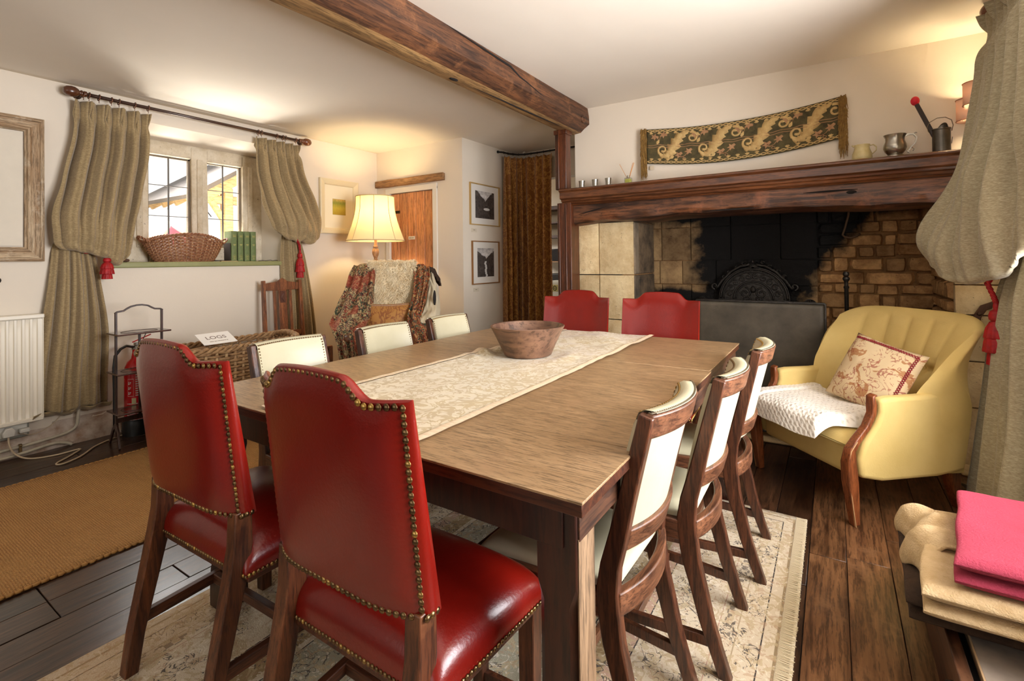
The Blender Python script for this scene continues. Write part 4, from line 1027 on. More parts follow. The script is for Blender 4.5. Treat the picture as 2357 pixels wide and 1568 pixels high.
M().tube(hz, [.009]*6+[.011,.016], 10).obj('hose', BLK, ex, world=True, smooth=True)
PRN = plain('white_print', (236,232,226), .5); m = M()
def on_cyl(m, a0, a1, z0, z1, r=.0748, n=3):
    m.grid(lambda u, v: (-4.19+r*cos(lerp(a0, a1, u)), 1.475+r*sin(lerp(a0, a1, u)), lerp(z0, z1, v)), n, 2)
rr = random.Random(9); A0 = -1.15
for row in range(26):
    zz = .10+row*.0088 if row < 15 else .28+(row-15)*.016
    if row in (12, 13): continue
    a = A0 if row < 15 else A0+.72
    while a < 1.1:
        wd = rr.uniform(.03, .12); hh = .0055 if row < 15 else .008
        on_cyl(m, a, min(a+wd, 1.1), zz, zz+hh); a += wd+rr.choice([.02,.02,.05])
for k in range(3):
    zz = .36+k*.035-.07
    for (a, b_, c_, d_) in ((0,.10,0,.008),(.02,.08,.010,.020),(.12,.2,.004,.008),(.14,.24,.012,.018)): on_cyl(m, A0+.12+a, A0+.12+b_, zz+c_, zz+d_)
for (a, b_, c_, d_) in ((.08,.09,.278,.40),(.56,.57,.278,.40),(.08,.57,.278,.280),(.08,.57,.398,.40)): on_cyl(m, A0+a, A0+b_, c_, d_)
m.obj('print', PRN, ex, world=True, kind='stuff')
m = M(); on_cyl(m, A0+.42, A0+.75, .225, .265,   .0752, 5); m.obj('cream_patch', plain('cream_label', (220,208,160), .5), ex, world=True)
# ------------------------------------------------------------------ log basket
WIL = plain('willow', (184,146,100), .7, c2=(118,84,52), scale=30, bs=.3, bscale=80, rand=True); WILP = plain('pale_willow', (206,172,126), .7, c2=(150,110,70), scale=30, bs=.3, bscale=80)
def basket_shape(par, outline, z0, z1f, rows, stakes, r, mats, flare=.0, rim_r=.014, seed=1, name_w='weave', rimz=None, scale_out=lambda v: 1.0):
    """outline(t)->(x,y) closed loop; z1f(t) rim height"""
    per = 400; m = M(); rr = random.Random(seed)
    cxy = (sum(outline(i/60)[0] for i in range(60))/60, sum(outline(i/60)[1] for i in range(60))/60)
    def P(t, v, off=0):
        x, y = outline(t % 1); s_ = scale_out(v); x1, y1 = outline((t+.002) % 1); tx, ty = x1-x, y1-y; L = sqrt(tx*tx+ty*ty) or 1
        return Vector((cxy[0]+(x-cxy[0])*s_+ty/L*off, cxy[1]+(y-cxy[1])*s_-tx/L*off, z0+(z1f(t)-z0)*v))
    for k in range(rows):
        v = (k+.5)/rows; ph = (k % 2)*pi; pts = []; n = stakes*4
        rad = r*rr.uniform(.8, 1.15)
        for i in range(n):
            t = i/n; pts.append(P(t, v+rr.uniform(-.002, .002), r*1.1*cos(pi*t*stakes+ph)))
        m.tube(pts, rad, 5, closed=True)
    m.obj(name_w, mats[0], par, world=True, smooth=True, kind='stuff')
    m = M()
    for i in range(stakes):
        t = i/stakes; m.tube([P(t, 0), P(t, .5), P(t, 1.0)], r*.95, 6)
    m.obj('stake', mats[1], par, world=True, smooth=True, kind='stuff')
    for j, ph in enumerate((0, 2*pi/3, 4*pi/3)):
        m = M(); n = 160; pts = []
        for i in range(n):
            t = i/n; a = t*2*pi*22+ph; pts.append(P(t, 1.0, rim_r*.9*cos(a))+Vector((0,0,rim_r*.8*sin(a)+rim_r*.4)))
        m.tube(pts, rim_r*.62, 6, closed=True); m.obj('rim', mats[0], par, world=True, smooth=True)
    return P
lb = thing('log_basket', 'large rectangular woven willow log basket below the window', 'basket', (-3.61, 1.825, .018))
def rr_out(cx, cy, hx, hy, p=6):
    def f(t):
        a = 2*pi*t; c_, s_ = cos(a), sin(a); k = (abs(c_)**p+abs(s_)**p)**(-1/p); return (cx+hx*c_*k, cy+hy*s_*k)
    return f
lo = rr_out(-3.61, 1.825, .19, .445)
basket_shape(lb, lo, .035, lambda t: .62+.03*abs(sin(2*pi*t))**4, 27, 50, .0105, (WIL, WILP), rim_r=.018, seed=4, scale_out=lambda v: .9+.1*v)
M().box(-3.77, -3.45, 1.43, 2.22, .02, .05).obj('base', WIL, lb, world=True)
LOGM = wood('cut_log', (120,84,54), (196,158,112), 'y', .85, .8, bs=.6); rr = random.Random(6)
for i, (x, y, z, L, r, a) in enumerate(((-4.06,1.72,.545,.30,.045,.3),(-3.93,1.70,.53,.28,.05,-.2),(-4.02,2.05,.52,.34,.05,.1),(-3.90,2.12,.53,.30,.045,.5),(-4.05,2.36,.53,.28,.05,-.4),(-3.92,2.42,.51,.26,.05,.2))):
    m = M(); n = 7; ring = [(r*rr.uniform(.75,1.05)*cos(2*pi*k/n), r*rr.uniform(.75,1.05)*sin(2*pi*k/n)) for k in range(n)]
    vs = [(a_, -L/2, b_) for a_, b_ in ring]+[(a_*.95, L/2, b_) for a_, b_ in ring]; fs = [(k, (k+1) % n, (k+1) % n+n, k+n) for k in range(n)]+[tuple(range(n)), tuple(range(2*n-1, n-1, -1))]
    m.add(vs, fs); o = m.obj('log', LOGM, smooth='auto', bevel=.003); o.location = (x+.385, 1.825+(y-2.03)*.8, z+.035); o.rotation_euler = (0, 0, a)
    tag(o, ['split firewood log at the left end of the willow basket, by the wall', 'split firewood log at the left front of the willow basket', 'firewood log under the card, wall side of the basket', 'firewood log in the middle front of the willow basket', 'firewood log at the right end of the basket, wall side', 'firewood log at the right front of the willow basket'][i], 'log', 'firewood logs in the willow basket')
CARD = plain('white_card', (240,236,230), .5)
sg = thing('logs_sign', 'white card reading LOGS propped on the rim of the log basket', 'sign', (-3.6, 1.75, .66))
e1 = Matrix.Translation((-3.60, 1.735, .685)) @ Matrix.Rotation(pi/2, 4, 'Z') @ Matrix.Rotation(radians(24), 4, 'X')
M().box(-.11, .11, -.075, .075, -.001, .001).xf(e1).obj('card', CARD, sg, world=True)
text_mesh('LOGS', .054, plain('sign_ink', (120,100,92), .6), 'lettering', Vector((0,0,0)), e1 @ Matrix.Translation((0, .008, .0015)), sg)
m = M(); faux_line(m, -.06, .06, 0, 0, .006, 4); m.xf(e1 @ Matrix.Translation((0, -.04, .0015)) @ Matrix.Rotation(-pi/2, 4, 'X')); m.obj('small_print', INK, sg, world=True)
# ------------------------------------------------------------------ slat back chair behind basket
OK2 = wood('mid_oak', (92,50,26), (156,96,56), 'z', .4, 1.4, coat=.15)
sc_ = thing('slat_back_chair', 'mid brown oak chair with pointed top rail and carved splat behind the log basket', 'chair', (-3.985, 2.60, 0), -pi/2-.04)
# local: +y = front (towards room), x across
for s in (-1, 1):
    M().ribbon([(s*.182, -.22, 0), (s*.18, -.20, .25), (s*.178, -.195, .44), (s*.176, -.215, .7), (s*.172, -.245, 1.045)], .030, [.034,.036,.038,.034,.028], (1,0,0)).obj('leg', OK2, sc_, bevel=.003)
    M().bar((s*.20, .19, 0), (s*.20, .19, .45), .036, .036, (0,1,0)).obj('leg', OK2, sc_, bevel=.003)
m = M(); m.prism([(-.158, .955), (.158, .955), (.158, 1.02), (.05, 1.035), (0, 1.068), (-.05, 1.035), (-.158, 1.02)], -.25, -.232, 'xz'); m.obj('top_rail', OK2, sc_, bevel=.003)
M().bar((-.165, -.205, .56), (.165, -.205, .56), .022, .05).obj('back_rail', OK2, sc_, bevel=.003)
m = M(); m.bar((0, -.207, .56), (0, -.240, .965), .075, .012, (0,1,0)); sp_ = m.obj('splat', OK2, sc_, bevel=.002)
m = M(); m.box(-.026, .026, -.2265, -.2235, .84, .95); m.tube([(-.015, -.222, .85), (0, -.221, .87), (.015, -.222, .89), (0, -.222, .92), (-.015, -.223, .93), (0, -.224, .94)], .003, 5); m.obj('carving', plain('carved_recess', (84,44,24), .5), sp_, world=False)
for s in (-1, 1): M().bar((s*.075, -.207, .56), (s*.075, -.240, .965), .026, .012, (0,1,0)).obj('slat', OK2, sc_, bevel=.002)
m = M(); m.box(-.215, .215, -.19, .21, .435, .46); m.obj('seat', OK2, sc_, bevel=.006)
for s in (-1, 1): M().bar((s*.185, -.19, .20), (s*.20, .18, .20), .02, .03).obj('stretcher', OK2, sc_, bevel=.002)
M().bar((-.19, .19, .40), (.19, .19, .40), .02, .06).obj('seat_rail', OK2, sc_, bevel=.002)
# ------------------------------------------------------------------ things on the sill
wb = thing('wicker_basket', 'shallow oval wicker basket with two handles on the window sill', 'basket', (-4.50, 1.93, 1.222))
def ov(cx, cy, hx, hy):
    return lambda t: (cx+hx*cos(2*pi*t), cy+hy*sin(2*pi*t))
WK = plain('brown_wicker', (176,122,84), .6, c2=(120,72,44), scale=50, bs=.3, bscale=90); WK2 = plain('pale_wicker', (206,164,120), .6, c2=(150,104,68), scale=40)
P_ = basket_shape(wb, ov(-4.50, 1.925, .14, .29), 1.224, lambda t: 1.425-.07*abs(sin(2*pi*t))**2.2+.02, 17, 40, .0055, (WK, WK2), rim_r=.008, seed=7, scale_out=lambda v: .72+.28*v**.8)
M().lathe([(0, 0), (1, 0), (1, .012), (0, .012)], (0,0,0), 30).xf(Matrix.Translation((-4.50, 1.925, 1.222)) @ Matrix.Diagonal((.105, .215, 1, 1))).obj('base', WK, wb, world=True)
for s in (-1, 1):
    for ph in (0, pi):
        m = M(); pts = []
        for i in range(30):
            a = pi*i/29; rr_ = .006; q = i*.9+ph; pts.append((-4.50+.06*cos(a)+rr_*cos(q), 1.925+s*(.275+.055*sin(a))+rr_*sin(q)*.5, 1.375+.045*sin(a)+rr_*sin(q)))
        m.tube(pts, .0052, 6); m.obj('handle', WK, wb, world=True, smooth=True)
BKG = plain('green_cloth', (118,132,84), .7, c2=(104,118,70), scale=60); PAGE = plain('page_edge', (226,214,190), .9); SLIP = plain('dark_slipcase', (52,40,34), .6); GOLD = plain('gold_foil', (196,184,112), .4, .4)
for i in range(4):
    y = 2.322+i*.058
    bk = thing('book', ['leftmost of four green books on the sill, beside the wicker basket', 'second from left of the four green books on the sill', 'third from left of the four green books on the sill', 'rightmost of four green books on the sill, next to the curtain'][i], 'book', (-4.50, y, 1.222), 0, 'green cloth books on the window sill')
    h = .272
    M().box(-.11, -.001, -.0225, .0225, .002, h-.004).obj('pages', PAGE, bk)
    m = M(); m.box(-.112, .006, -.024, -.021, 0, h).box(-.112, .006, .021, .024, 0, h)
    def spn(u, v):
        a = lerp(-pi/2, pi/2, u); return (.004+.008*cos(a), .024*sin(a), lerp(0, h, v))
    m.grid(spn, 9, 3); m.obj('cover', BKG, bk, smooth='auto')
    m = M(); m.box(.0122, .0128, -.015, .015, h-.035, h-.033).box(.0122, .0128, -.015, .015, h-.055, h-.053).box(.0122, .0128, -.013, .013, h-.048, h-.042)
    m.box(.0124, .0130, -.011, .011, .150, .155).box(.0124, .0130, -.008, .008, .142, .146)
    m.tube([(.0126, .014*cos(a), .035+.022*sin(a)) for a in [pi*k/12 for k in range(13)]], .0012, 4); m.tube([(.0126, .008*cos(a), .032+.014*sin(a)) for a in [pi*k/8 for k in range(9)]], .001, 4); m.box(.0124, .013, -.014, .014, .018, .022).box(.0124, .013, -.001, .001, .022, .05)
    m.obj('gilt_print', GOLD, bk)
    for q in (0, 1):
        pass
for i in range(5):
    y = 2.294+i*.058
    tag(M().box(-4.615, -4.505, y-.0022, y+.0022, 1.223, 1.223+.165).obj('book_divider', SLIP, bevel=.001), ['thin dark divider left of the first green book', 'thin dark divider between first and second green books', 'thin dark divider between the two middle green books', 'thin dark divider between third and fourth green books', 'thin dark divider at the right end of the green books'][i], 'divider', 'dark dividers between the green books')
tag(M().box(-4.42, -4.39, 2.16, 2.30, 1.222, 1.227).obj('wooden_ruler', plain('pale_strip', (190,160,116), .6), bevel=.001), 'flat pale wooden strip lying on the sill before the books', 'strip')
cable('black_wire', 'tangled thin black wire at the right end of the green sill', [(-4.42,2.50,1.224),(-4.40,2.53,1.228),(-4.42,2.57,1.225),(-4.39,2.60,1.231),(-4.41,2.63,1.225),(-4.395,2.66,1.230),(-4.41,2.68,1.225)], .0022, BLK)
tag(M().lathe([(0,0),(.012,.0),(.014,.02),(.009,.035),(0,.04)], (-4.42, 1.475, 1.236), 12, 'y').obj('pine_cone', plain('cone_brown', (92,64,46), .8, var=.4, scale=60), smooth=True), 'small brown cone lying on the sill at the left curtain edge', 'cone')
# ------------------------------------------------------------------ standard lamp
LP = (-3.87, 3.40)
sl_ = thing('floor_lamp', 'turned wooden standard lamp with large flared cream shade in the far corner', 'lamp', (LP[0], LP[1], 0))
PALEW = wood('pale_turned_wood', (150,100,60), (206,160,112), 'z', .5, 1.2)
M().lathe([(0,0),(.15,0),(.155,.02),(.13,.045),(.05,.06),(.03,.09),(.022,.2),(.028,.4),(.02,.42),(.024,.7),(.032,.9),(.020,.93),(.028,1.0),(.020,1.12),(.030,1.16),(.021,1.175),(.021,1.205),(.034,1.215),(.030,1.222),(.016,1.23),(.018,1.245),(.030,1.275),(.034,1.30),(.031,1.33),(.017,1.345),(.030,1.352),(.017,1.362),(.013,1.38),(.012,1.52),(0,1.52)], (LP[0],LP[1],0), 24).obj('column', PALEW, sl_, world=True, smooth=True)
ms, nt, b = new_mat('lit_shade_silk'); b.inputs['Base Color'].default_value = lin((235,222,186)); b.inputs['Roughness'].default_value = .8
tr = N(nt, 'ShaderNodeBsdfTranslucent'); tr.inputs['Color'].default_value = lin((240,216,156)); mxs = N(nt, 'ShaderNodeMixShader'); mxs.inputs[0].default_value = .22
nt.links.new(b.outputs[0], mxs.inputs[1]); nt.links.new(tr.outputs[0], mxs.inputs[2]); nt.links.new(mxs.outputs[0], nt.nodes['Material Output'].inputs['Surface'])
def shade_r(v, ph=0): return lerp(.268, .405, v**1.9 if v > 0 else 0)
def shfn(u, v):
    r = interp([(0,.186),(.25,.190),(.55,.216),(.8,.253),(1,.285)], v); r *= 1-.012*abs(sin(u*2*pi*4.0))**.6
    a = 2*pi*u; return (LP[0]+r*cos(a), LP[1]+r*sin(a), 1.86-v*.445)
M().grid(shfn, 96, 16, closeu=True).obj('lamp_shade', ms, sl_, world=True, smooth=True)
TRIM = plain('shade_trim', (206,184,140), .7)
for k in range(8):
    M().tube([Vector(shfn(k/8, v/14))+Vector((cos(2*pi*k/8), sin(2*pi*k/8), 0))*.001 for v in range(15)], .0032, 5).obj('rib', TRIM, sl_, world=True, smooth=True)
for v, r in ((0, .188), (1, .287)): M().tube([(LP[0]+r*cos(a), LP[1]+r*sin(a), 1.86-v*.445) for a in [2*pi*i/48 for i in range(48)]], .005, 6, closed=True).obj('shade_trim', TRIM, sl_, world=True, smooth=True)
M().ball((LP[0], LP[1], 1.60), .032, .032, .045, 14, 10).obj('bulb', emit('lamp_bulb', (255,214,140), 8), sl_, world=True, smooth=True)
for s in range(3): M().bar((LP[0], LP[1], 1.50), (LP[0]+.20*cos(s*2.1), LP[1]+.20*sin(s*2.1), 1.62), .003, .003).obj('gallery', ROD, sl_, world=True)
light('POINT', 'lamp_light', (LP[0], LP[1], 1.66), 20, (1.0, .76, .42), .06)
# ------------------------------------------------------------------ little painting behind the lamp
CRF = plain('cream_frame', (226,212,176), .5); MOUNT = plain('mount_board', (238,228,200), .8)
pt = thing('framed_painting', 'small green meadow painting in a wide cream frame on the wall behind the lamp', 'picture', (XW+.02, 3.32, 1.50))
a0, a1, b0, b1 = 3.085, 3.56, 1.50, 2.065
prof = [(0,0),(0,.030),(.008,.034),(.050,.026),(.058,.018),(.062,0)]
for p0, p1, iv in (((a0,b0),(a1,b0),(0,0,1)), ((a1,b0),(a1,b1),(0,-1,0)), ((a1,b1),(a0,b1),(0,0,-1)), ((a0,b1),(a0,b0),(0,1,0))):
    frame_side(pt, (XW+.005,)+p0, (XW+.005,)+p1, iv, CRF, prof=prof)
M().box(XW+.006, XW+.012, a0+.05, a1-.05, b0+.05, b1-.05).obj('mount', MOUNT, pt, world=True)
mm, nt, b = new_mat('meadow_paint'); v = N(nt, 'ShaderNodeTexCoord').outputs['Object']; s = N(nt, 'ShaderNodeSeparateXYZ'); nt.links.new(v, s.inputs[0])
g = math_(nt, 'MULTIPLY_ADD', s.outputs['Z'], 4.6, -.95); g = math_(nt, 'ADD', g, math_(nt, 'MULTIPLY_ADD', noise_(nt, coords(nt, (1,60,14)), 1.5, 5, .7), .5, -.25))
nt.links.new(ramp(nt, g, [(0, lin((164,140,40))), (.3, lin((184,166,60))), (.55, lin((120,134,50))), (.72, lin((206,170,96))), (.85, lin((70,116,104))), (1, lin((96,140,130)))]), b.inputs['Base Color'])
M().box(XW+.012, XW+.015, 3.245, 3.405, 1.70, 1.865).obj('painting', mm, pt, world=True)
# ------------------------------------------------------------------ two framed black and white photographs
for (label, ya, yb_, za, zb_, fc, seed) in (('framed black and white photograph of a mountain lake, the upper one beside the gold curtain', 3.955, 4.48, 1.572, 2.008, (196,160,96), 1),
                         ('framed black and white photograph of a rocky gorge, the lower one beside the gold curtain', 3.98, 4.465, .955, 1.408, (150,104,58), 2)):
    ph = thing('framed_photograph', label, 'picture', (XP+.01, (ya+yb_)/2, za)); fm = plain('thin_gilt_frame' if seed == 1 else 'thin_copper_frame', fc, .35, .3)
    pr_ = [(0,0),(0,.018),(.010,.018),(.012,0)]
    for p0, p1, iv in (((ya,za),(yb_,za),(0,0,1)), ((yb_,za),(yb_,zb_),(0,-1,0)), ((yb_,zb_),(ya,zb_),(0,0,-1)), ((ya,zb_),(ya,za),(0,1,0))):
        frame_side(ph, (XP+.002,)+p0, (XP+.002,)+p1, iv, fm, prof=pr_, name='frame_side')
    M().box(XP+.003, XP+.006, ya+.01, yb_-.01, za+.01, zb_-.01).obj('mount', plain('white_mount', (228,222,212), .5), ph, world=True)
    mm, nt, b = new_mat('photo_print_%d' % seed); b.inputs['Roughness'].default_value = .35; v = N(nt, 'ShaderNodeTexCoord').outputs['Object']; s = N(nt, 'ShaderNodeSeparateXYZ'); nt.links.new(v, s.inputs[0])
    yy = math_(nt, 'ABSOLUTE', math_(nt, 'ADD', s.outputs['Y'], 0.0)); ridge = math_(nt, 'MULTIPLY_ADD', yy, .75 if seed == 1 else .55, .26 if seed == 1 else .27)
    rn = noise_(nt, coords(nt, (0,9,0)), 2, 5, .7); ridge = math_(nt, 'ADD', ridge, math_(nt, 'MULTIPLY_ADD', rn, .10, -.05))
    sky_ = math_(nt, 'GREATER_THAN', s.outputs['Z'], ridge)
    tex = noise_(nt, coords(nt, (1,1,1)), 26, 7, .75); land = ramp(nt, tex, [(.35, lin((24,18,16))), (.6, lin((84,74,68))), (.8, lin((150,140,132)))])
    cloud = noise_(nt, coords(nt, (1,1,1.6)), 7, 5, .6); skc = ramp(nt, cloud, [(.3, lin((90,80,78))), (.65, lin((226,220,214)))])
    col = mix(nt, land, skc, sky_)
    if seed == 1:
        lk = math_(nt, 'LESS_THAN', math_(nt, 'ADD', math_(nt, 'POWER', math_(nt, 'MULTIPLY', math_(nt, 'ADD', s.outputs['Y'], -.03), 18), 2), math_(nt, 'POWER', math_(nt, 'MULTIPLY', math_(nt, 'SUBTRACT', s.outputs['Z'], .175), 70), 2)), 1)
    else:
        lk = math_(nt, 'MULTIPLY', math_(nt, 'LESS_THAN', math_(nt, 'ABSOLUTE', math_(nt, 'ADD', s.outputs['Y'], math_(nt, 'MULTIPLY_ADD', noise_(nt, coords(nt, (0,0,8)), 2, 3, .6), .12, -.06))), .016), math_(nt, 'LESS_THAN', s.outputs['Z'], .24))
    col = mix(nt, col, lin((224,220,214)), math_(nt, 'MULTIPLY', lk, .85)); nt.links.new(col, b.inputs['Base Color'])
    M().box(XP+.006, XP+.0075, ya+.095, yb_-.095, za+.075, zb_-.075).obj('print', mm, ph, world=True)
    lbl = M().box(XP+.0005, XP+.003, ya+.03, ya+.12, za-.075, za-.035).obj('caption_label', plain('caption_card', (214,202,180), .6)); tag(lbl, 'small white caption label below the %s framed photograph' % ('upper' if seed == 1 else 'lower'), 'label')
    faux_line(M(), ya+.06, ya+.09, XP+.0031, za-.052, .006, seed, axis='y').obj('label_print', INK, lbl)
# ------------------------------------------------------------------ gold damask door curtain on an iron rod
def damask(name, ca, cb, sc=9, rough=.6, seed=0, metal=0, thr=.5):
    m, nt, b = new_mat(name); b.inputs['Roughness'].default_value = rough
    v = coords(nt, (1, 1, .8)); n1 = noise_(nt, v, sc, 1.5, .5, 2.4)
    w_ = N(nt, 'ShaderNodeTexVoronoi', feature='SMOOTH_F1'); w_.inputs['Scale'].default_value = sc*1.6; nt.links.new(v, w_.inputs['Vector'])
    q = math_(nt, 'ADD', n1, math_(nt, 'MULTIPLY', w_.outputs['Distance'], .25)); f = ramp(nt, q, [(thr+.06, (0,0,0,1)), (thr+.075, (1,1,1,1)), (thr+.17, (1,1,1,1)), (thr+.18, (.0,.0,.0,1))])
    fine = noise_(nt, coords(nt, (120,120,400)), 1, 2, .5)
    col = mix(nt, lin(ca), lin(cb), f); col = mix(nt, col, lin(tuple(x*.8 for x in ca)), math_(nt, 'MULTIPLY', fine, .3)); nt.links.new(col, b.inputs['Base Color'])
    bump(nt, b, f, .15, .002); b.inputs['Sheen Weight'].default_value = .3; return m
GOLDC = damask('gold_damask', (150,92,30), (196,140,62), 11)
gc = thing('gold_curtain', 'long gold damask curtain hanging in the doorway left of the oak post', 'curtain', (-2.8, 4.7, 0))
path = [(-3.045, 4.50), (-3.03, 4.58), (-3.0, 4.66), (-2.94, 4.72), (-2.85, 4.74), (-2.75, 4.74), (-2.65, 4.735), (-2.545, 4.73)]
def pathp(u):
    i = u*(len(path)-1); k = min(int(i), len(path)-2); f = i-k; return lerp(path[k][0], path[k+1][0], f), lerp(path[k][1], path[k+1][1], f), path[k+1][0]-path[k][0], path[k+1][1]-path[k][1]
def gfn(u, v):
    x, y, tx, ty = pathp(u); L = sqrt(tx*tx+ty*ty); am = interp([(0,.018),(.1,.03),(.4,.045),(1,.055)], v); ph = u*7*2*pi
    f = cos(ph+1.2*nz(u*3, v, 4))+.35*nz(u*8, v*2, 7); return (x+ty/L*am*f*1.0, y-tx/L*am*f, lerp(2.36+.006*cos(ph*2), .03, v))
M().grid(gfn, 160, 60).obj('drape', GOLDC, gc, world=True, smooth=True, solid=.004)
ro = thing('curtain_rod', 'thin black bent iron rod carrying the gold curtain', 'curtain rod', (-2.8, 4.7, 2.4))
M().tube([(-3.095, 4.47, 2.405), (-3.05, 4.50, 2.402), (-3.03, 4.60, 2.40), (-2.98, 4.70, 2.40), (-2.90, 4.735, 2.40), (-2.75, 4.74, 2.40), (-2.45, 4.73, 2.40), (-2.1, 4.72, 2.40)], .009, 8).obj('rod', plain('iron_rod', (26,22,22), .4, .5), ro, world=True, smooth=True)
M().ball((-3.09, 4.47, 2.405), .016).obj('finial', plain('iron_finial', (30,26,26), .4, .5), ro, world=True, smooth=True)
for i in range(9):
    x, y, _, _ = pathp((i+.2)/8.6); m = M(); m.tube([(x, y+.012*cos(a), 2.398+.014*sin(a)) for a in [2*pi*k/10 for k in range(10)]], .002, 5, closed=True); m.obj('ring', ROD, ro, world=True, smooth=True)
M().lathe([(.02,0),(.02,.004),(.008,.01),(.008,.08)], (0,0,0), 10, 'y').xf(Matrix.Translation((-2.92, 4.74, 2.415))).obj('bracket', WHITE, ro, world=True, smooth=True)
# ------------------------------------------------------------------ kitchen glimpsed past the curtain
DRK = wood('dresser_oak', (50,28,16), (92,56,34), 'z', .5, 1)
kd = thing('wall_cabinet', 'dark oak wall cabinet glimpsed in the kitchen beyond the doorway', 'cabinet', (-3.5, 6.4, 1.6))
M().box(-3.95, -3.05, 6.35, 6.58, 1.52, 1.56).obj('shelf', DRK, kd, world=True); M().box(-3.95, -3.05, 6.35, 6.58, 1.93, 1.99).obj('cornice', DRK, kd, world=True, bevel=.01)
M().box(-3.95, -3.05, 6.55, 6.59, 1.56, 1.93).obj('back', plain('cabinet_back', (120,104,80), .7), kd, world=True); M().box(-3.93, -3.05, 6.36, 6.56, 1.735, 1.755).obj('shelf', DRK, kd, world=True)
mo = thing('microwave', 'black glass oven front glimpsed in the kitchen beyond the curtain', 'oven', (-3.4, 6.3, 1.2))
M().box(-3.75, -3.05, 6.30, 6.58, 1.18, 1.36).obj('body', plain('black_glass', (14,15,22), .15), mo, world=True, bevel=.006); M().box(-3.72, -3.10, 6.28, 6.30, 1.165, 1.18).obj('trim', plain('steel_trim', (150,120,96), .3, .8), mo, world=True)
mo2 = thing('cooker', 'dark cooker recess glimpsed through the gap beside the post', 'cooker', (-3.4, 6.3, .9))
M().box(-3.9, -2.9, 6.2, 6.58, .86, 1.0).obj('body', plain('cooker_black', (16,14,14), .3), mo2, world=True, bevel=.01)
fz = thing('refrigerator', 'white appliance door with round black emblem, glimpsed through the doorway gap', 'appliance', (-2.93, 5.4, 0))
M().box(-3.10, -2.72, 5.30, 5.8, 0, .93).obj('door', plain('appliance_white', (236,230,214), .35), fz, world=True, bevel=.012)
em = M(); em.tube([(-2.845+.022*cos(a), 5.298, .855+.026*sin(a)) for a in [2*pi*i/20 for i in range(20)]], .005, 6, closed=True); em.ball((-2.845, 5.298, .855), .008, .004, .009)
em.obj('emblem', plain('emblem_black', (30,26,20), .5), fz, world=True); M().box(-2.885, -2.805, 5.297, 5.3, .815, .895).obj('emblem_plate', plain('emblem_cream', (214,196,120), .5), fz, world=True)
# ------------------------------------------------------------------ shawl-draped chair with sheepskin
CX, CY = -3.21, 2.98
dc = thing('draped_armchair', 'high-backed wooden armchair draped with patterned shawls in front of the lamp', 'armchair', (CX, CY, 0), radians(46))
BR = wood('armchair_walnut', (70,38,20), (122,76,44), 'z', .45, 1.2)
TANV = plain('tan_upholstery', (164,104,52), .8, var=.3, sheen=.3)
for s in (-1, 1):
    M().ribbon([(s*.30, -.30, 0), (s*.295, -.295, .3), (s*.30, -.30, .60)], .036, .036, (1,0,0)).obj('leg', BR, dc, bevel=.004)
    M().ribbon([(s*.26, .30, 0), (s*.26, .26, .4), (s*.27, .30, .9), (s*.27, .34, 1.12)], .036, .04, (1,0,0)).obj('leg', BR, dc, bevel=.004)
    M().ribbon([(s*.31, -.34, .615), (s*.315, -.2, .635), (s*.30, .1, .64), (s*.28, .28, .70)], .06, .035, (1,0,0)).obj('arm', BR, dc, bevel=.01)
    m = M(); m.lathe([(0,-.03),(.032,-.028),(.036,0),(.032,.028),(0,.03)], (s*.315, -.345, .60), 14, 'x'); m.obj('arm_scroll', BR, dc, smooth=True)
def bk(u, v):
    x = lerp(-.30, .30, u); z = lerp(.42, 1.17-.05*abs(2*u-1)**3, v); return (x, .20+.13*(z-.42)/.7-.05*abs(2*u-1)**2*0-.03*(1-(2*u-1)**2)*sin(pi*v), z)
m = M(); m.grid(bk, 20, 20); m.grid(lambda u, v: (bk(u, v)[0], bk(u, v)[1]+.09, bk(u, v)[2]), 20, 20)
m.grid(lambda u, v: (bk(u, 1)[0], bk(u, 1)[1]+.09*v, bk(u, 1)[2]+.012*sin(pi*v)), 20, 5)
for q in (0, 1): m.grid(lambda u, v: (bk(q, u)[0]+(q*2-1)*.01*sin(pi*v), bk(q, u)[1]+.09*v, bk(q, u)[2]), 20, 5)
m.obj('backrest', TANV, dc, smooth='auto')
M().box(-.29, .29, -.30, .22, .30, .44).obj('seat', TANV, dc, bevel=.03, segs=4)
# sheepskin over the top of the back
sh = thing('sheepskin', 'shaggy cream sheepskin hanging over the back of the shawl-draped chair', 'sheepskin', (CX, CY, 0), radians(46))
FLC = plain('fleece', (250,236,204), .95, c2=(228,204,160), scale=14, sheen=.5)
def flf(u, v):
    w_ = lerp(.215, .185, v)*(1+.05*nz(v*6, u*2, 3)); x = (2*u-1)*w_+.01
    t = v
    if t < .22: a = (1-t/.22)*pi*.55; y = .265+.075*sin(a)*1.0-.0; z = 1.19-.14*(1-cos(a)) ; y = .25+.14*sin(a)*.9; z = 1.175+.03*cos(a)-.10*(1-cos(a))
    else: q = (t-.22)/.78; z = lerp(1.20, .66, q); y = lerp(.235, .105, q)-.02*sin(pi*q)
    return (x+.008*nz(u*14, v*14, 2), y-.02*abs(nz(u*9, v*9, 1)), z+.012*nz(u*9, v*5, 5))
m = M(); m.grid(flf, 40, 60); fo = m.obj('pelt', FLC, sh, smooth=True, solid=.012)
m = M(); rr = random.Random(12)
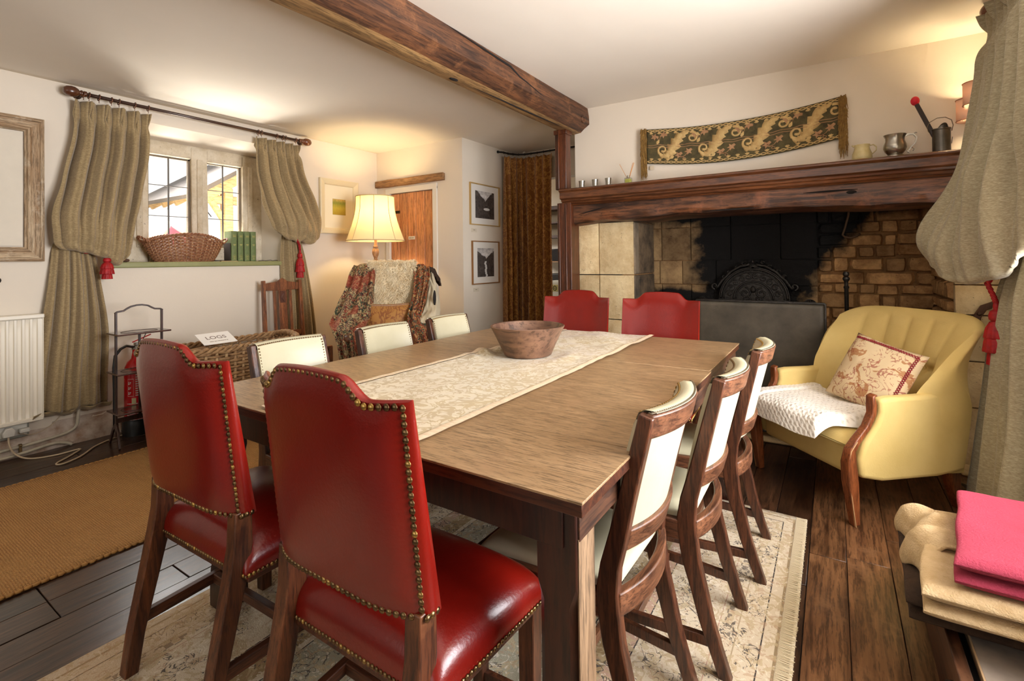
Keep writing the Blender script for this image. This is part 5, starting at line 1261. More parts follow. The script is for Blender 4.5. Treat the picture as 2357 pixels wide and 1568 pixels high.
for i in range(9500):
    u, v = rr.random(), rr.random(); 
    if rr.random() < .1: u = rr.choice((0, 1))+0.0
    p = Vector(flf(u, v)); q = Vector(flf(min(u+.01, 1), v)); q2 = Vector(flf(u, min(v+.01, 1))); nr = (q-p).cross(q2-p) if u < .99 and v < .99 else Vector((0,-1,0))
    nr = nr.normalized() if nr.length > 1e-9 else Vector((0,-1,0))
    if nr.y > 0 and v > .25: nr = -nr
    if v <= .25 and nr.z < 0: nr = -nr
    L = rr.uniform(.022, .048); d = Vector((rr.uniform(-.6,.6)+(u-.5)*.8+.7*nz(u*7, v*7, 2), 0, -.7+1.1*nz(u*6+3, v*6, 8)))
    a = p; b_ = p+nr*L*.55+d*L*.35; c_ = p+nr*L*.65+d*L*.95; w_ = Vector((.0022, 0, .0012)) if rr.random() < .5 else Vector((.0015, 0, -.002))
    n0 = len(m.v); m.v += [tuple(a-w_), tuple(a+w_), tuple(b_+w_*.8), tuple(b_-w_*.8), tuple(c_)]; m.f += [(n0, n0+1, n0+2, n0+3), (n0+3, n0+2, n0+4)]; m.mi += [0, 0]
me = bpy.data.meshes.new('wool'); me.from_pydata(m.v, [], m.f); me.materials.append(FLC); wo = bpy.data.objects.new('wool', me); COL.objects.link(wo); wo.parent = sh; wo['kind'] = 'stuff'
# kilim-like shawls over the two wings and arms
def shawl_mat(name, seed, ground, accents, band=None):
    m, nt, b = new_mat(name); b.inputs['Roughness'].default_value = .85; v = coords(nt, (1,1,1)); v2 = coords(nt, (1.3, .8, 1.1))
    n1 = noise_(nt, v, 30+seed, 2, .6, 2.0); n2 = noise_(nt, v2, 22, 2, .6, 1.6); n3 = noise_(nt, v2, 48, 2, .5, 1.0)
    col = mix(nt, lin(ground), lin(accents[0]), ramp(nt, n1, [(.52, (0,0,0,1)), (.54, (1,1,1,1))])); col = mix(nt, col, lin(accents[1]), ramp(nt, n2, [(.56, (0,0,0,1)), (.58, (1,1,1,1))])); col = mix(nt, col, lin(accents[2]), ramp(nt, n3, [(.40, (1,1,1,1)), (.42, (0,0,0,1))]))
    q = math_(nt, 'ABSOLUTE', math_(nt, 'SUBTRACT', n1, .5)); col = mix(nt, col, lin((34,26,20)), math_(nt, 'LESS_THAN', q, .014))
    if band:
        big = noise_(nt, coords(nt, (1,1,1)), 3.2, 1, .5); col = mix(nt, col, lin(band), math_(nt, 'MULTIPLY', ramp(nt, big, [(.52, (0,0,0,1)), (.54, (1,1,1,1))]), .55))
    nt.links.new(col, b.inputs['Base Color']); return m
SH1 = shawl_mat('paisley_shawl', 2, (178,156,112), ((120,40,26), (60,70,50), (50,36,28)), (160,60,36)); SH2 = shawl_mat('floral_shawl', 9, (150,60,36), ((196,160,104), (60,92,76), (50,32,24)))
def shawl(name, label, pts, mat, wid, seed, nf=3.3, amp=.02):
    """cloth swept along a path of centre points with folds across"""
    t = thing(name, label, 'shawl', (CX, CY, 0), radians(46))
    P = [Vector(p) for p in pts]; n = len(P)
    def fn(u, v):
        i = v*(n-1); k = min(int(i), n-2); f = i-k; p = P[k].lerp(P[k+1], f); w_ = lerp(wid[k], wid[k+1], f)
        a = (u-.5); fold = amp*cos(u*2*pi*nf+seed+2*nz(v*3, u, seed))+.018*nz(u*6, v*7, seed+2); r = cos(a*pi*.9)
        return p+Vector((a*w_, -fold-.05*r+.05, .02*nz(u*4, v*5, seed+6)-.03*abs(a)))
    M().grid(fn, 44, 80).obj('cloth', mat, t, smooth=True, solid=.004); return t
shawl('patterned_shawl', 'multicoloured paisley shawl bunched over the left wing and arm of the corner chair',
      [(-.20, .34, 1.12), (-.22, .24, 1.19), (-.24, .12, 1.12), (-.26, .06, 1.0), (-.28, .0, .90), (-.30, -.08, .80), (-.33, -.20, .72), (-.32, -.33, .68), (-.30, -.39, .58), (-.29, -.39, .42), (-.30, -.38, .20)], SH1, [.16,.20,.22,.24,.28,.31,.30,.24,.19,.17,.15], 1, amp=.025)
shawl('patterned_shawl', 'red floral banded shawl hanging over the right wing and arm of the corner chair',
      [(.26, .36, 1.10), (.27, .24, 1.17), (.28, .12, 1.10), (.26, .04, .98), (.23, -.06, .86), (.20, -.14, .76), (.22, -.26, .68), (.28, -.37, .64), (.33, -.40, .50), (.34, -.39, .35), (.34, -.38, .18)], SH2, [.14,.16,.15,.13,.12,.12,.16,.22,.22,.20,.18], 5)
WD = plain('cream_black_print', (214,202,176), .85, c2=(206,192,160), scale=6)
t = shawl('cream_shawl', 'cream cloth with black print hanging at the right side of the corner chair', [(.36, .20, 1.10), (.37, .12, 1.0), (.37, .02, .88), (.35, -.10, .78), (.30, -.24, .70)], WD, [.05,.08,.12,.15,.20], 7, 1.3, .012)
M().ball((.375, -.045, .88), .014, .012, .07, 10, 8).obj('black_motif', plain('print_black', (30,24,20), .8), t, smooth=True)
shawl('dark_shawl', 'dark brown cloth corner poking out behind the right wing of the corner chair', [(.28, .36, 1.16), (.36, .32, 1.14), (.42, .28, 1.05), (.45, .26, .98)], plain('dark_cloth', (58,40,28), .9), [.10,.10,.07,.02], 3, 1.2, .012)
# gold damask cushion on that chair
def cushion(name, label, loc, rot, w, h, th, mat, seed=0, piping=None, pinch=.12, cat='cushion', n=26):
    t = thing(name, label, cat, (0,0,0)); R = Matrix.Translation(loc) @ rot
    def f(side):
        def fn(u, v):
            a, b_ = 2*u-1, 2*v-1; k = 1-pinch*(1-abs(a)**2)*abs(b_)**4*.5; k2 = 1-pinch*(1-abs(b_)**2)*abs(a)**4*.5
            hh = th/2*((1-abs(a)**2.6)*(1-abs(b_)**2.6))**.55 + .006*nz(a*3, b_*3, seed)*(1-a*a)*(1-b_*b_)
            return R @ Vector((a*w/2*k2, side*hh, b_*h/2*k))
        return fn
    m = M(); m.grid(f(1), n, n); m.grid(f(-1), n, n); o = m.obj('cover', mat, t, smooth=True)
    if piping:
        pts = [f(1)(u, 0) for u in [i/20 for i in range(20)]]+[f(1)(1, u) for u in [i/20 for i in range(20)]]+[f(1)(1-i/20, 1) for i in range(20)]+[f(1)(0, 1-i/20) for i in range(20)]
        M().tube(pts, .0055, 6, closed=True).obj('piping', piping, t, smooth=True)
    return t
GD = damask('gold_cushion_damask', (178,122,54), (140,78,28), 14)
Rz12 = Matrix.Rotation(radians(46), 4, 'Z'); lc = Matrix.Translation((CX, CY, 0)) @ Rz12 @ Vector((-.02, -.03, .645))
cushion('cushion', 'gold damask cushion with piping resting on the seat of the corner chair', lc, Rz12 @ Matrix.Rotation(radians(-14), 4, 'X'), .42, .40, .15, GD, 3, plain('gold_piping', (150,100,46), .6))
# ------------------------------------------------------------------ tapestry pelmet on the fireplace wall
WY = YF-.012
TPG = plain('olive_tapestry', (92,82,48), .9, c2=(62,54,32), scale=30, bs=.4, bscale=200); TPC = plain('cream_applique', (206,176,118), .85, c2=(180,146,92), scale=40, bs=.3, bscale=150)
TPP = plain('pink_applique', (176,136,98), .85, c2=(150,108,74), scale=40); TPE = plain('tapestry_fringe', (150,116,58), .9, c2=(116,84,38), scale=80); TPL = plain('brown_vein', (112,76,36), .9)
tp = thing('tapestry_pelmet', 'olive and cream acanthus tapestry strip with fringed ends, hung above the mantel', 'tapestry', (-.55, WY, 1.9))
def tz(x):
    t = (x+1.175)/1.225; return lerp(2.185, 2.20, t)-.045*sin(pi*t)**1.0
def tpt(x, h): return (x, WY-.006-.004*sin(x*9)-.003*sin(h*20+x*7), tz(x)-h)       # h: distance below top edge
TH = .262
def hh(x): return TH+.012*sin(pi*(x+1.175)/1.225)
M().grid(lambda u, v: tpt(lerp(-1.175, .05, u), v*hh(lerp(-1.175, .05, u))), 90, 16).obj('cloth', TPG, tp, world=True, smooth=True, solid=.004)
def on_t(x, h, lift=.003): p = tpt(x, h); return Vector((p[0], p[1]-lift, p[2]))
def flat_leaf(m, spine, widths, serr=0, lift=.0045, n=40):
    """ribbon with toothed edges along a spine of (x,h)"""
    k = len(spine); vs = []; fs = []; base = len(m.v)
    for i in range(n+1):
        q = i/n*(k-1); a = min(int(q), k-2); f = q-a
        p0 = spine[max(a-1, 0)]; p1 = spine[a]; p2 = spine[a+1]; p3 = spine[min(a+2, k-1)]
        cr = lambda j: .5*((2*p1[j])+(p2[j]-p0[j])*f+(2*p0[j]-5*p1[j]+4*p2[j]-p3[j])*f*f+(3*p1[j]-p0[j]-3*p2[j]+p3[j])*f**3)
        x, h = cr(0), cr(1); a2 = min(i+1, n)/n*(k-1); 
        w_ = lerp(widths[a], widths[a+1], f)
        if i: dx_, dh = x-px, h-ph_
        else: dx_, dh = p2[0]-p1[0], p2[1]-p1[1]
        L = sqrt(dx_*dx_+dh*dh) or 1; nx_, nh = -dh/L, dx_/L; px, ph_ = x, h
        s1 = 1+serr*((i*8/n) % 1-.3); s2 = 1+serr*((i*8/n+.5) % 1-.3)
        for sg, s_, l in ((-1, s1, 0), (0, 0, .002), (1, s2, 0)): vs.append(tuple(on_t(x+nx_*w_*sg*s_, h+nh*w_*sg*s_, lift+l)))
    for i in range(n):
        for j in (0, 1): fs.append((3*i+j, 3*i+j+1, 3*i+3+j+1, 3*i+3+j))
    m.v += vs; m.f += [tuple(q+base for q in f) for f in fs]; m.mi += [0]*len(fs)
def scroll(cx, ch, r0, turns, a0, sg, n=26):
    return [(cx+(r0*(1-i/n*.85))*cos(a0+sg*turns*2*pi*i/n), ch+(r0*(1-i/n*.85))*sin(a0+sg*turns*2*pi*i/n)) for i in range(n+1)]
for i, x0 in enumerate((-1.06, -.77, -.48, -.19)):
    m = M(); sp_ = [(x0-.03, .175), (x0, .205), (x0+.045, .19), (x0+.085, .135), (x0+.12, .075), (x0+.165, .04), (x0+.20, .03)]
    flat_leaf(m, sp_, [.004, .014, .026, .034, .030, .018, .003], .8, n=56); m.obj('acanthus_leaf', TPC, tp, world=True, smooth=True, solid=.0015)
    for sc_pts, nm in ((scroll(x0+.005, .16, .040, 1.2, pi*.5, 1), 'scroll'), (scroll(x0+.215, .075, .042, 1.25, -pi*.6, 1), 'scroll')):
        m = M(); k = len(sc_pts); flat_leaf(m, sc_pts[::3]+[sc_pts[-1]], [.010, .009, .008, .007, .006, .006, .007, .009, .011, .004][:len(sc_pts[::3])+1], 0, n=50); m.obj(nm, TPC, tp, world=True, smooth=True, solid=.0015)
    for (lx, lh, sg) in ((x0-.055, .06, 1), (x0+.01, .045, 1), (x0+.12, .20, -1), (x0+.19, .175, -1)):
        m = M(); ang = .4*sg; pts = []
        for q in range(11):
            a = ang+2*pi*q/11; r = .028 if q % 2 == 0 else .013; pts.append((lx+r*cos(a)*1.1, lh+r*sin(a)))
        vs = [tuple(on_t(lx, lh, .006))]+[tuple(on_t(a, b_, .0045)) for a, b_ in pts]; m.add(vs, [(0, q+1, (q+1) % 11+1) for q in range(11)]); m.obj('vine_leaf', TPP, tp, world=True, solid=.001)
    m = M(); m.tube([on_t(a, b_, .005) for a, b_ in [(x0-.05, .06), (x0-.02, .085), (x0-.01, .06), (x0+.01, .05)]+scroll(x0+.03, .05, .016, .8, pi, 1, 10)], .0022, 5); M().tube([on_t(a, b_, .005) for a, b_ in [(x0+.19, .175), (x0+.165, .205), (x0+.14, .215), (x0+.12, .20)]+scroll(x0+.155, .225, .014, .8, 0, 1, 10)], .0022, 5).obj('tendril', TPP, tp, world=True, smooth=True); m.obj('tendril', TPP, tp, world=True, smooth=True)
    for (lx, lh, a) in ((x0+.255, .055, .5), (x0+.07, .215, 2.6), (x0-.03, .10, 5.2)):
        m = M(); flat_leaf(m, [(lx-.016*cos(a), lh-.016*sin(a)), (lx, lh), (lx+.022*cos(a), lh+.022*sin(a))], [.004, .012, .001], 0, n=8); m.obj('bud', TPC, tp, world=True, solid=.001)
for off in (.122, .138):
    M().tube([on_t(lerp(-1.17, .04, i/60), off+.0035*sin(i*1.1), .004) for i in range(61)], .0024, 5).obj('stem', TPP, tp, world=True, smooth=True)
for k in (0, 1):
    m = M()
    for j in (0, 1): m.tube([on_t(lerp(-1.17, .045, i/160), (.014 if k == 0 else hh(lerp(-1.17, .045, i/160))-.016)+.007*sin(i*.62+j*pi), .004) for i in range(161)], .0034, 5)
    for q in range(20):
        x = -1.14+q*.06; h = .026 if k == 0 else hh(x)-.030
        for da in (-.9, -.3, .3, .9): flat_leaf(m, [(x, h+(0.004 if k else -.004)), (x+.012*sin(da), h-.010*cos(da)*(1 if k else -1)), (x+.018*sin(da), h-.015*cos(da)*(1 if k else -1))], [.002, .004, .001], 0, n=3)
    m.obj('border', TPC, tp, world=True, kind='stuff')
for k, (xa, xb, drop) in enumerate(((-1.225, -1.165, .085), (.035, .095, .085))):
    m = M(); rr = random.Random(20+k)
    for i in range(420):
        h = rr.uniform(-.008, TH+.02); x = rr.uniform(xa+.008, xb-.008); p = tpt(max(-1.17, min(.05, x)), h); L = rr.uniform(.02, .05)+(drop if h > TH-.03 else 0)*rr.random()
        m.bar((x, p[1]-.010-rr.random()*.012, p[2]), (x+rr.uniform(-.008, .008), p[1]-.012-rr.random()*.012, p[2]-L), .0042, .004, w1=.002, h1=.002)
    m.obj('fringe', TPE, tp, world=True, kind='stuff')
    M().tube([Vector((xa+.03 if k == 0 else xb-.035, tpt(.0, h)[1]-.008, tpt(max(-1.17, min(.05, xa)), h)[2])) for h in [TH*i/20 for i in range(21)]], .012, 8).obj('fringe_heading', TPE, tp, world=True, smooth=True)
tag(M().box(-1.155, -1.125, WY-.004, WY-.002, 1.875, 1.905).obj('hanging_tab', plain('calico_tab', (206,190,164), .9)), 'small calico tab below the left corner of the tapestry strip', 'tab')
# ------------------------------------------------------------------ things on the mantel shelf (top z = 1.765)
MZ = 1.765; PEW = metal('pewter', (176,170,158), .28, .25)
def cup(loc, lab):
    t = thing('pewter_cup', lab, 'cup', loc, 0, 'pewter cups on the mantel shelf')
    M().lathe([(0,.0),(.020,0),(.021,.003),(.0195,.006),(.0205,.02),(.0225,.045),(.026,.062),(.0262,.064),(.0245,.063),(.021,.045),(.018,.008),(0,.006)], (0,0,0), 24).obj('body', PEW, t, smooth='auto')
    M().tube([(.0213*cos(a), .0213*sin(a), .026) for a in [2*pi*i/20 for i in range(20)]], .0008, 4, closed=True).obj('band', PEW, t, smooth=True); return t
c0 = cup((-1.675, 3.60, MZ), 'leftmost of three small pewter cups on the mantel, nearest the oak post')
copy_tree(c0, (-1.562, 3.60, MZ), .5, 'middle one of three small pewter cups on the mantel shelf'); copy_tree(c0, (-1.452, 3.60, MZ), 1.0, 'rightmost of three small pewter cups, beside the reed diffuser')
df_ = thing('reed_diffuser', 'little square glass reed diffuser with yellow oil on the mantel', 'diffuser', (-1.29, 3.60, MZ))
GLB = thin_glass('clear_bottle', (.95,.97,.93,1))
M().box(-.024, .024, -.024, .024, .0, .05).obj('bottle', GLB, df_, bevel=.004); M().box(-.019, .019, -.019, .019, .004, .040).obj('oil', plain('yellow_oil', (206,204,104), .2), df_)
M().lathe([(.011,.05),(.011,.068),(.006,.069),(.006,.05)], (0,0,0), 16).obj('collar', metal('chrome_collar', (200,196,188), .15, .05), df_, smooth='auto')
REED = plain('reed', (206,150,98), .8)
for (dx_, dy) in ((-.075, .0), (.036, .01), (.040, -.012), (.028, .0)): M().bar((-dx_*.12, -dy*.2, .01), (dx_, dy+.02, .165), .0028, .0028).obj('reed', REED, df_)
jg = thing('stoneware_jug', 'small cream speckled stoneware jug on the mantel by the tapestry end', 'jug', (.155, 3.60, MZ))
STWA = plain('speckled_glaze', (206,192,142), .35, var=.15, scale=30, c2=(186,168,116))
M().lathe([(0,0),(.046,0),(.049,.006),(.051,.02),(.049,.045),(.040,.07),(.037,.085),(.041,.098),(.038,.098),(.034,.085),(.04,.05),(.04,.01),(0,.008)], (0,0,0), 32).obj('body', STWA, jg, smooth='auto')
M().lathe([(0,0),(.0465,0),(.0492,.006),(.0500,.010),(0,.010)], (0,0,0), 32).obj('foot', plain('bare_clay', (178,110,66), .8), jg, smooth='auto')
M().ribbon([(.036,0,.090),(.056,.0,.094),(.070,0,.080),(.068,0,.058),(.050,0,.040)], .012, .006, (0,1,0)).obj('handle', STWA, jg, smooth='auto', bevel=.002)
M().bar((-.034, 0, .090), (-.050, 0, .101), .018, .008).obj('spout', STWA, jg, bevel=.003)
tk = thing('pewter_tankard', 'silver bellied tankard with scrolled handle on the mantel', 'tankard', (.31, 3.585, MZ))
M().lathe([(0,0),(.044,0),(.047,.004),(.046,.010),(.036,.016),(.034,.020),(.048,.036),(.055,.055),(.053,.075),(.045,.097),(.046,.115),(.054,.132),(.052,.133),(.043,.115),(.042,.097),(.05,.07),(.05,.05),(.03,.024),(0,.022)], (0,0,0), 36).obj('body', PEW, tk, smooth='auto')
M().ribbon([(.046,0,.118),(.062,0,.128),(.085,0,.125),(.098,0,.105),(.092,0,.075),(.074,0,.055),(.062,0,.035),(.056,0,.030),(.066,0,.022)], .012, [.010,.010,.009,.008,.007,.007,.006,.005,.004], (0,1,0)).obj('handle', PEW, tk, smooth='auto', bevel=.002)
M().tube([(.084,0,.126),(.096,0,.134),(.100,0,.130)], .003, 5).obj('thumb_scroll', PEW, tk, smooth=True); M().tube([(.074,0,.055),(.086,0,.040),(.080,0,.030)], .003, 5).obj('handle_curl', PEW, tk, smooth=True)
gm = metal('gunmetal', (104,98,90), .35, .35)
sb = thing('match_bucket', 'tall grey metal bucket with wire handle holding a giant match on the mantel', 'bucket', (.515, 3.59, MZ))
M().lathe([(0,0),(.042,0),(.042,.004),(.040,.006),(.040,.128),(.043,.130),(.043,.136),(.038,.136),(.037,.01),(0,.01)], (0,0,0), 32).obj('body', gm, sb, smooth='auto')
m = M(); m.grid(lambda u, v: ((.034-.006*v)*cos(lerp(-.5, pi*.75, u)), (.034)*sin(lerp(-.5, pi*.75, u)), .13+.045*sin(pi*u)*v), 20, 5); m.obj('inner_scoop', gm, sb, smooth=True, solid=.001)
M().tube([(-.044,0,.115),(-.055,0,.13),(-.060,-.005,.155),(-.05,-.012,.178),(-.02,-.02,.195),(.015,-.02,.195),(.042,-.012,.178),(.05,-.003,.150),(.044,0,.12)], .0022, 6).obj('handle', metal('handle_wire', (130,116,96), .3), sb, smooth=True)
M().bar((.042,0,.05),(.046,0,.085),.012,.003).obj('tab', gm, sb)
gmx = thing('giant_match', 'oversized black match with a red head leaning in the metal bucket', 'match', (.53, 3.59, MZ+.01))
M().bar((.516, 3.588, MZ+.015), (.412, 3.60, MZ+.295), .020, .020, (0,1,0)).obj('stick', plain('black_stick', (48,36,32), .6), gmx, world=True, bevel=.003)
M().ball((.406, 3.60, MZ+.315), .021, .021, .026, 14, 10).obj('match_head', plain('match_red', (214,30,52), .6, bs=.2), gmx, world=True, smooth=True)
# ------------------------------------------------------------------ wall sconce
SHP = new_mat('rose_shade'); m_, nt, b = SHP; b.inputs['Base Color'].default_value = lin((238,204,182)); b.inputs['Roughness'].default_value = .8
tr = N(nt, 'ShaderNodeBsdfTranslucent'); tr.inputs['Color'].default_value = lin((246,214,186)); mx_ = N(nt, 'ShaderNodeMixShader'); mx_.inputs[0].default_value = .25
nt.links.new(b.outputs[0], mx_.inputs[1]); nt.links.new(tr.outputs[0], mx_.inputs[2]); nt.links.new(mx_.outputs[0], nt.nodes['Material Output'].inputs['Surface'])
scn = thing('wall_sconce', 'twin armed wall light with rose drum shades beside the right curtain', 'wall lamp', (.68, YF-.02, 1.95))
BRS = metal('sconce_brass', (150,120,84), .3)
for (sx, sy, sz) in ((.640, 3.60, 1.93), (.655, 3.52, 1.995)):
    m = M(); m.lathe([(.060, 0), (.060, .118)], (sx, sy, sz), 30, caps=False); o = m.obj('shade', SHP[0], scn, world=True, smooth=True, solid=.002)
    for zz in (.001, .117): M().tube([(sx+.061*cos(a), sy+.061*sin(a), sz+zz) for a in [2*pi*i/30 for i in range(30)]], .0022, 5, closed=True).obj('shade_trim', plain('rose_trim', (186,128,96), .7), scn, world=True, smooth=True)
    M().ball((sx, sy, sz+.055), .014, .014, .022).obj('bulb', emit('sconce_bulb', (255,220,150), 6), scn, world=True, smooth=True)
    M().tube([(sx, sy, sz+.03), (sx, sy, sz-.025), (sx+.005, sy+.03, sz-.035), (.69, YF-.03, 1.93)], .005, 6).obj('arm', BRS, scn, world=True, smooth=True)
    light('POINT', 'sconce_light', (sx, sy, sz+.065), 5.5, (1.0, .78, .46), .02)
M().lathe([(.03,0),(.03,.01),(.012,.02),(.012,.03)], (0,0,0), 16, 'y').xf(Matrix.Translation((.69, YF-.03, 1.93))).obj('wall_plate', BRS, scn, world=True, smooth='auto')
# ------------------------------------------------------------------ fireback
CI = plain('cast_iron', (58,54,50), .36, metal=.6, bs=.5, bscale=60)
fb = thing('fireback', 'arched cast iron fireback with scrolled relief behind the mesh screen', 'fireback', (-.545, 4.40, .03))
CXF, ZB0 = -.545, .86; R_ = .245
poly = [(CXF-.44, .03), (CXF-.44, .82)]
for a in range(9): q = a/8; poly.append((CXF-.44+.045*(1-cos(q*pi))*1.0, .82+.045*sin(q*pi)+.015*q))
poly += [(CXF-.27, .83), (CXF-R_-.015, .865)]
for a in range(33): q = pi-pi*a/32; poly.append((CXF+(R_+.015)*cos(q), ZB0+(R_+.015)*sin(q)))
poly += [(CXF+.27, .83)]
for a in range(9): q = 1-a/8; poly.append((CXF+.44-.045*(1-cos(q*pi)), .82+.045*sin(q*pi)+.015*q))
poly += [(CXF+.44, .82), (CXF+.44, .03)]
M().prism(poly, 4.395, 4.42).obj('plate', CI, fb, world=True, bevel=.004)
def ztube(pts, r, nm='relief', seg=6): return M().tube([(x, 4.392, z) for x, z in pts], r, seg).obj(nm, CI, fb, world=True, smooth=True)
for rr_, th in ((R_, .009), (R_-.025, .005), (.145, .008), (.128, .004)): ztube([(CXF+rr_*cos(pi*i/40), ZB0+rr_*sin(pi*i/40)) for i in range(41)], th)
m = M()
for i in range(60): a = pi*i/59; m.ball((CXF+(R_-.013)*cos(a), 4.392, ZB0+(R_-.013)*sin(a)), .0045, seg=6, rings=4)
m.obj('beading', CI, fb, world=True, smooth=True, kind='stuff')
def curl(cx, cz, r0, a0, sg, turns=1.3, n=24): return [(cx+(r0*(1-.85*i/n))*cos(a0+sg*turns*2*pi*i/n), cz+(r0*(1-.85*i/n))*sin(a0+sg*turns*2*pi*i/n)) for i in range(n+1)]
for a in (.25, .55, .85, 1.15, 1.45, 1.75, 2.05, 2.35, 2.65, 2.9):
    r = .185; sg = 1 if a < pi/2 else -1; ztube(curl(CXF+r*cos(a), ZB0+r*sin(a), .028, a, sg), .0055)
for s in (-1, 1):
    ztube(curl(CXF+s*.06, ZB0+.05, .045, pi/2, s), .007); ztube(curl(CXF+s*.05, ZB0+.0, .035, -pi/2, -s), .006)
    ztube([(CXF+s*x, z) for x, z in ((.02, ZB0+.29), (.05, ZB0+.275), (.09, ZB0+.27), (.13, ZB0+.245), (.165, ZB0+.225), (.20, ZB0+.185), (.235, ZB0+.15), (.265, ZB0+.10), (.285, ZB0+.085))], .013)
    ztube(curl(CXF+s*.29, ZB0+.105, .028, -pi/2, s, 1.1), .010)
    for (x, z) in ((.07, .295), (.12, .265), (.18, .225), (.22, .185)): ztube(curl(CXF+s*x, ZB0+z, .018, 0, s, .9, 12), .006)
    for k in range(5): a = pi/2+(k-2)*.45; ztube([(CXF+s*.395, .825), (CXF+s*.395+.04*cos(a), .825+.045*sin(a))], .007)
for k in range(7): a = pi/2+(k-3)*.32; ztube([(CXF, ZB0+.245), (CXF+.042*cos(a), ZB0+.245+.05*sin(a))], .0075)
M().ball((CXF, 4.39, ZB0+.08), .02, .012, .028).obj('cherub_head', CI, fb, world=True, smooth=True)
M().ball((CXF, 4.39, ZB0+.305), .012, .008, .014).obj('finial', CI, fb, world=True, smooth=True)
# ------------------------------------------------------------------ mesh fire screen
ms_, nt, b = new_mat('wire_mesh'); b.inputs['Metallic'].default_value = .15; b.inputs['Roughness'].default_value = .5
v = coords(nt, (1,1,1)); ck = N(nt, 'ShaderNodeTexChecker'); ck.inputs['Scale'].default_value = 320; nt.links.new(v, ck.inputs['Vector'])
dust = ramp(nt, noise_(nt, coords(nt, (1,1,1)), 5, 5, .65), [(.3, lin((66,60,50))), (.7, lin((116,106,88)))])
nt.links.new(mix(nt, dust, lin((58,52,44)), ck.outputs['Fac']), b.inputs['Base Color'])
fs_ = thing('fire_screen', 'flat dark mesh fire guard standing in front of the hearth', 'fire screen', (-.42, 3.62, .04))
SX0, SX1, SZ = -.815, -.045, .905
M().grid(lambda u, v: (lerp(SX0, SX1, u), 3.625+.004*nz(u*5, v*5, 3), lerp(.055, SZ, v)), 24, 24).obj('mesh', ms_, fs_, world=True, smooth=True, solid=.002)
for p, q in (((SX0,3.622,.045),(SX0,3.622,SZ)), ((SX1,3.622,.045),(SX1,3.622,SZ)), ((SX0,3.622,SZ),(SX1,3.622,SZ)), ((SX0,3.622,.055),(SX1,3.622,.055))): M().bar(p, q, .012, .012).obj('frame_rail', CI, fs_, world=True, bevel=.003)
for x in (SX0, SX1): M().bar((x, 3.622, .30), (x, 3.78, .05), .010, .010).obj('strut', CI, fs_, world=True)
M().box(SX0+.05, SX1-.05, 3.64, 3.66, SZ-.01, SZ+.006).obj('lip', CI, fs_, world=True)
# grate with fire irons behind the screen, seen beside the armchair
gr = thing('fire_dog', 'tall black iron fire dog standing in the hearth right of the screen', 'fire dog', (.072, 4.0, .03))
M().lathe([(.016,.34),(.016,.36),(.012,.38),(.0125,.40),(.0125,.98),(.016,.985),(.0165,.995),(.012,1.0),(.012,1.03),(.019,1.04),(.021,1.05),(.018,1.058),(.011,1.062),(.018,1.072),(.019,1.082),(.013,1.095),(0,1.097)], (.072, 4.0, 0), 16).obj('shaft', CI, gr, world=True, smooth='auto')
M().bar((.072, 4.0, .04), (.072, 4.0, .36), .026, .026).obj('lower_shaft', CI, gr, world=True, bevel=.004)
M().bar((.072, 3.99, .10), (.072, 4.38, .10), .022, .022).obj('billet_bar', CI, gr, world=True); 
for s in (-1, 1): M().ribbon([(.072, 4.0, .13), (.072+s*.04, 4.0, .11), (.072+s*.07, 4.0, .07), (.072+s*.09, 4.0, .03)], .02, .016, (0,1,0)).obj('foot', CI, gr, world=True, bevel=.003)
hk = M(); hk.tube([(.105, 4.44, 1.56), (.10, 4.435, 1.50), (.075, 4.43, 1.40), (.062, 4.43, 1.36), (.075, 4.43, 1.345), (.11, 4.43, 1.335), (.15, 4.43, 1.35), (.17, 4.44, 1.365)], .008, 8)
tag(hk.obj('chimney_hook', plain('rusty_iron', (108,84,62), .7, .3), smooth=True), 'rusty iron hook hanging in the hearth below the oak beam', 'hook')
# iron horseshoe-like bracket on the right pillar
m = M(); P = [(.66, YF-.025, .815), (.665, YF-.03, .86), (.69, YF-.03, .905), (.73, YF-.03, .925), (.775, YF-.03, .915), (.81, YF-.03, .88)]
m.ribbon(P, .012, [.030,.034,.036,.036,.034,.030], (0,1,0)); hs_ = thing('iron_bracket', 'rusty curved iron bracket with bolts on the stone pillar above the armchair', 'bracket', (.73, YF-.03, .9))
m.obj('bar', plain('brown_iron', (92,60,42), .6, .4, var=.4, scale=40), hs_, world=True, bevel=.004)
for p in ((.672, YF-.038, .872), (.74, YF-.038, .922)): M().ball(p, .011, .009, .011).obj('bolt', plain('bolt_iron', (80,56,42), .5, .5), hs_, world=True, smooth=True)
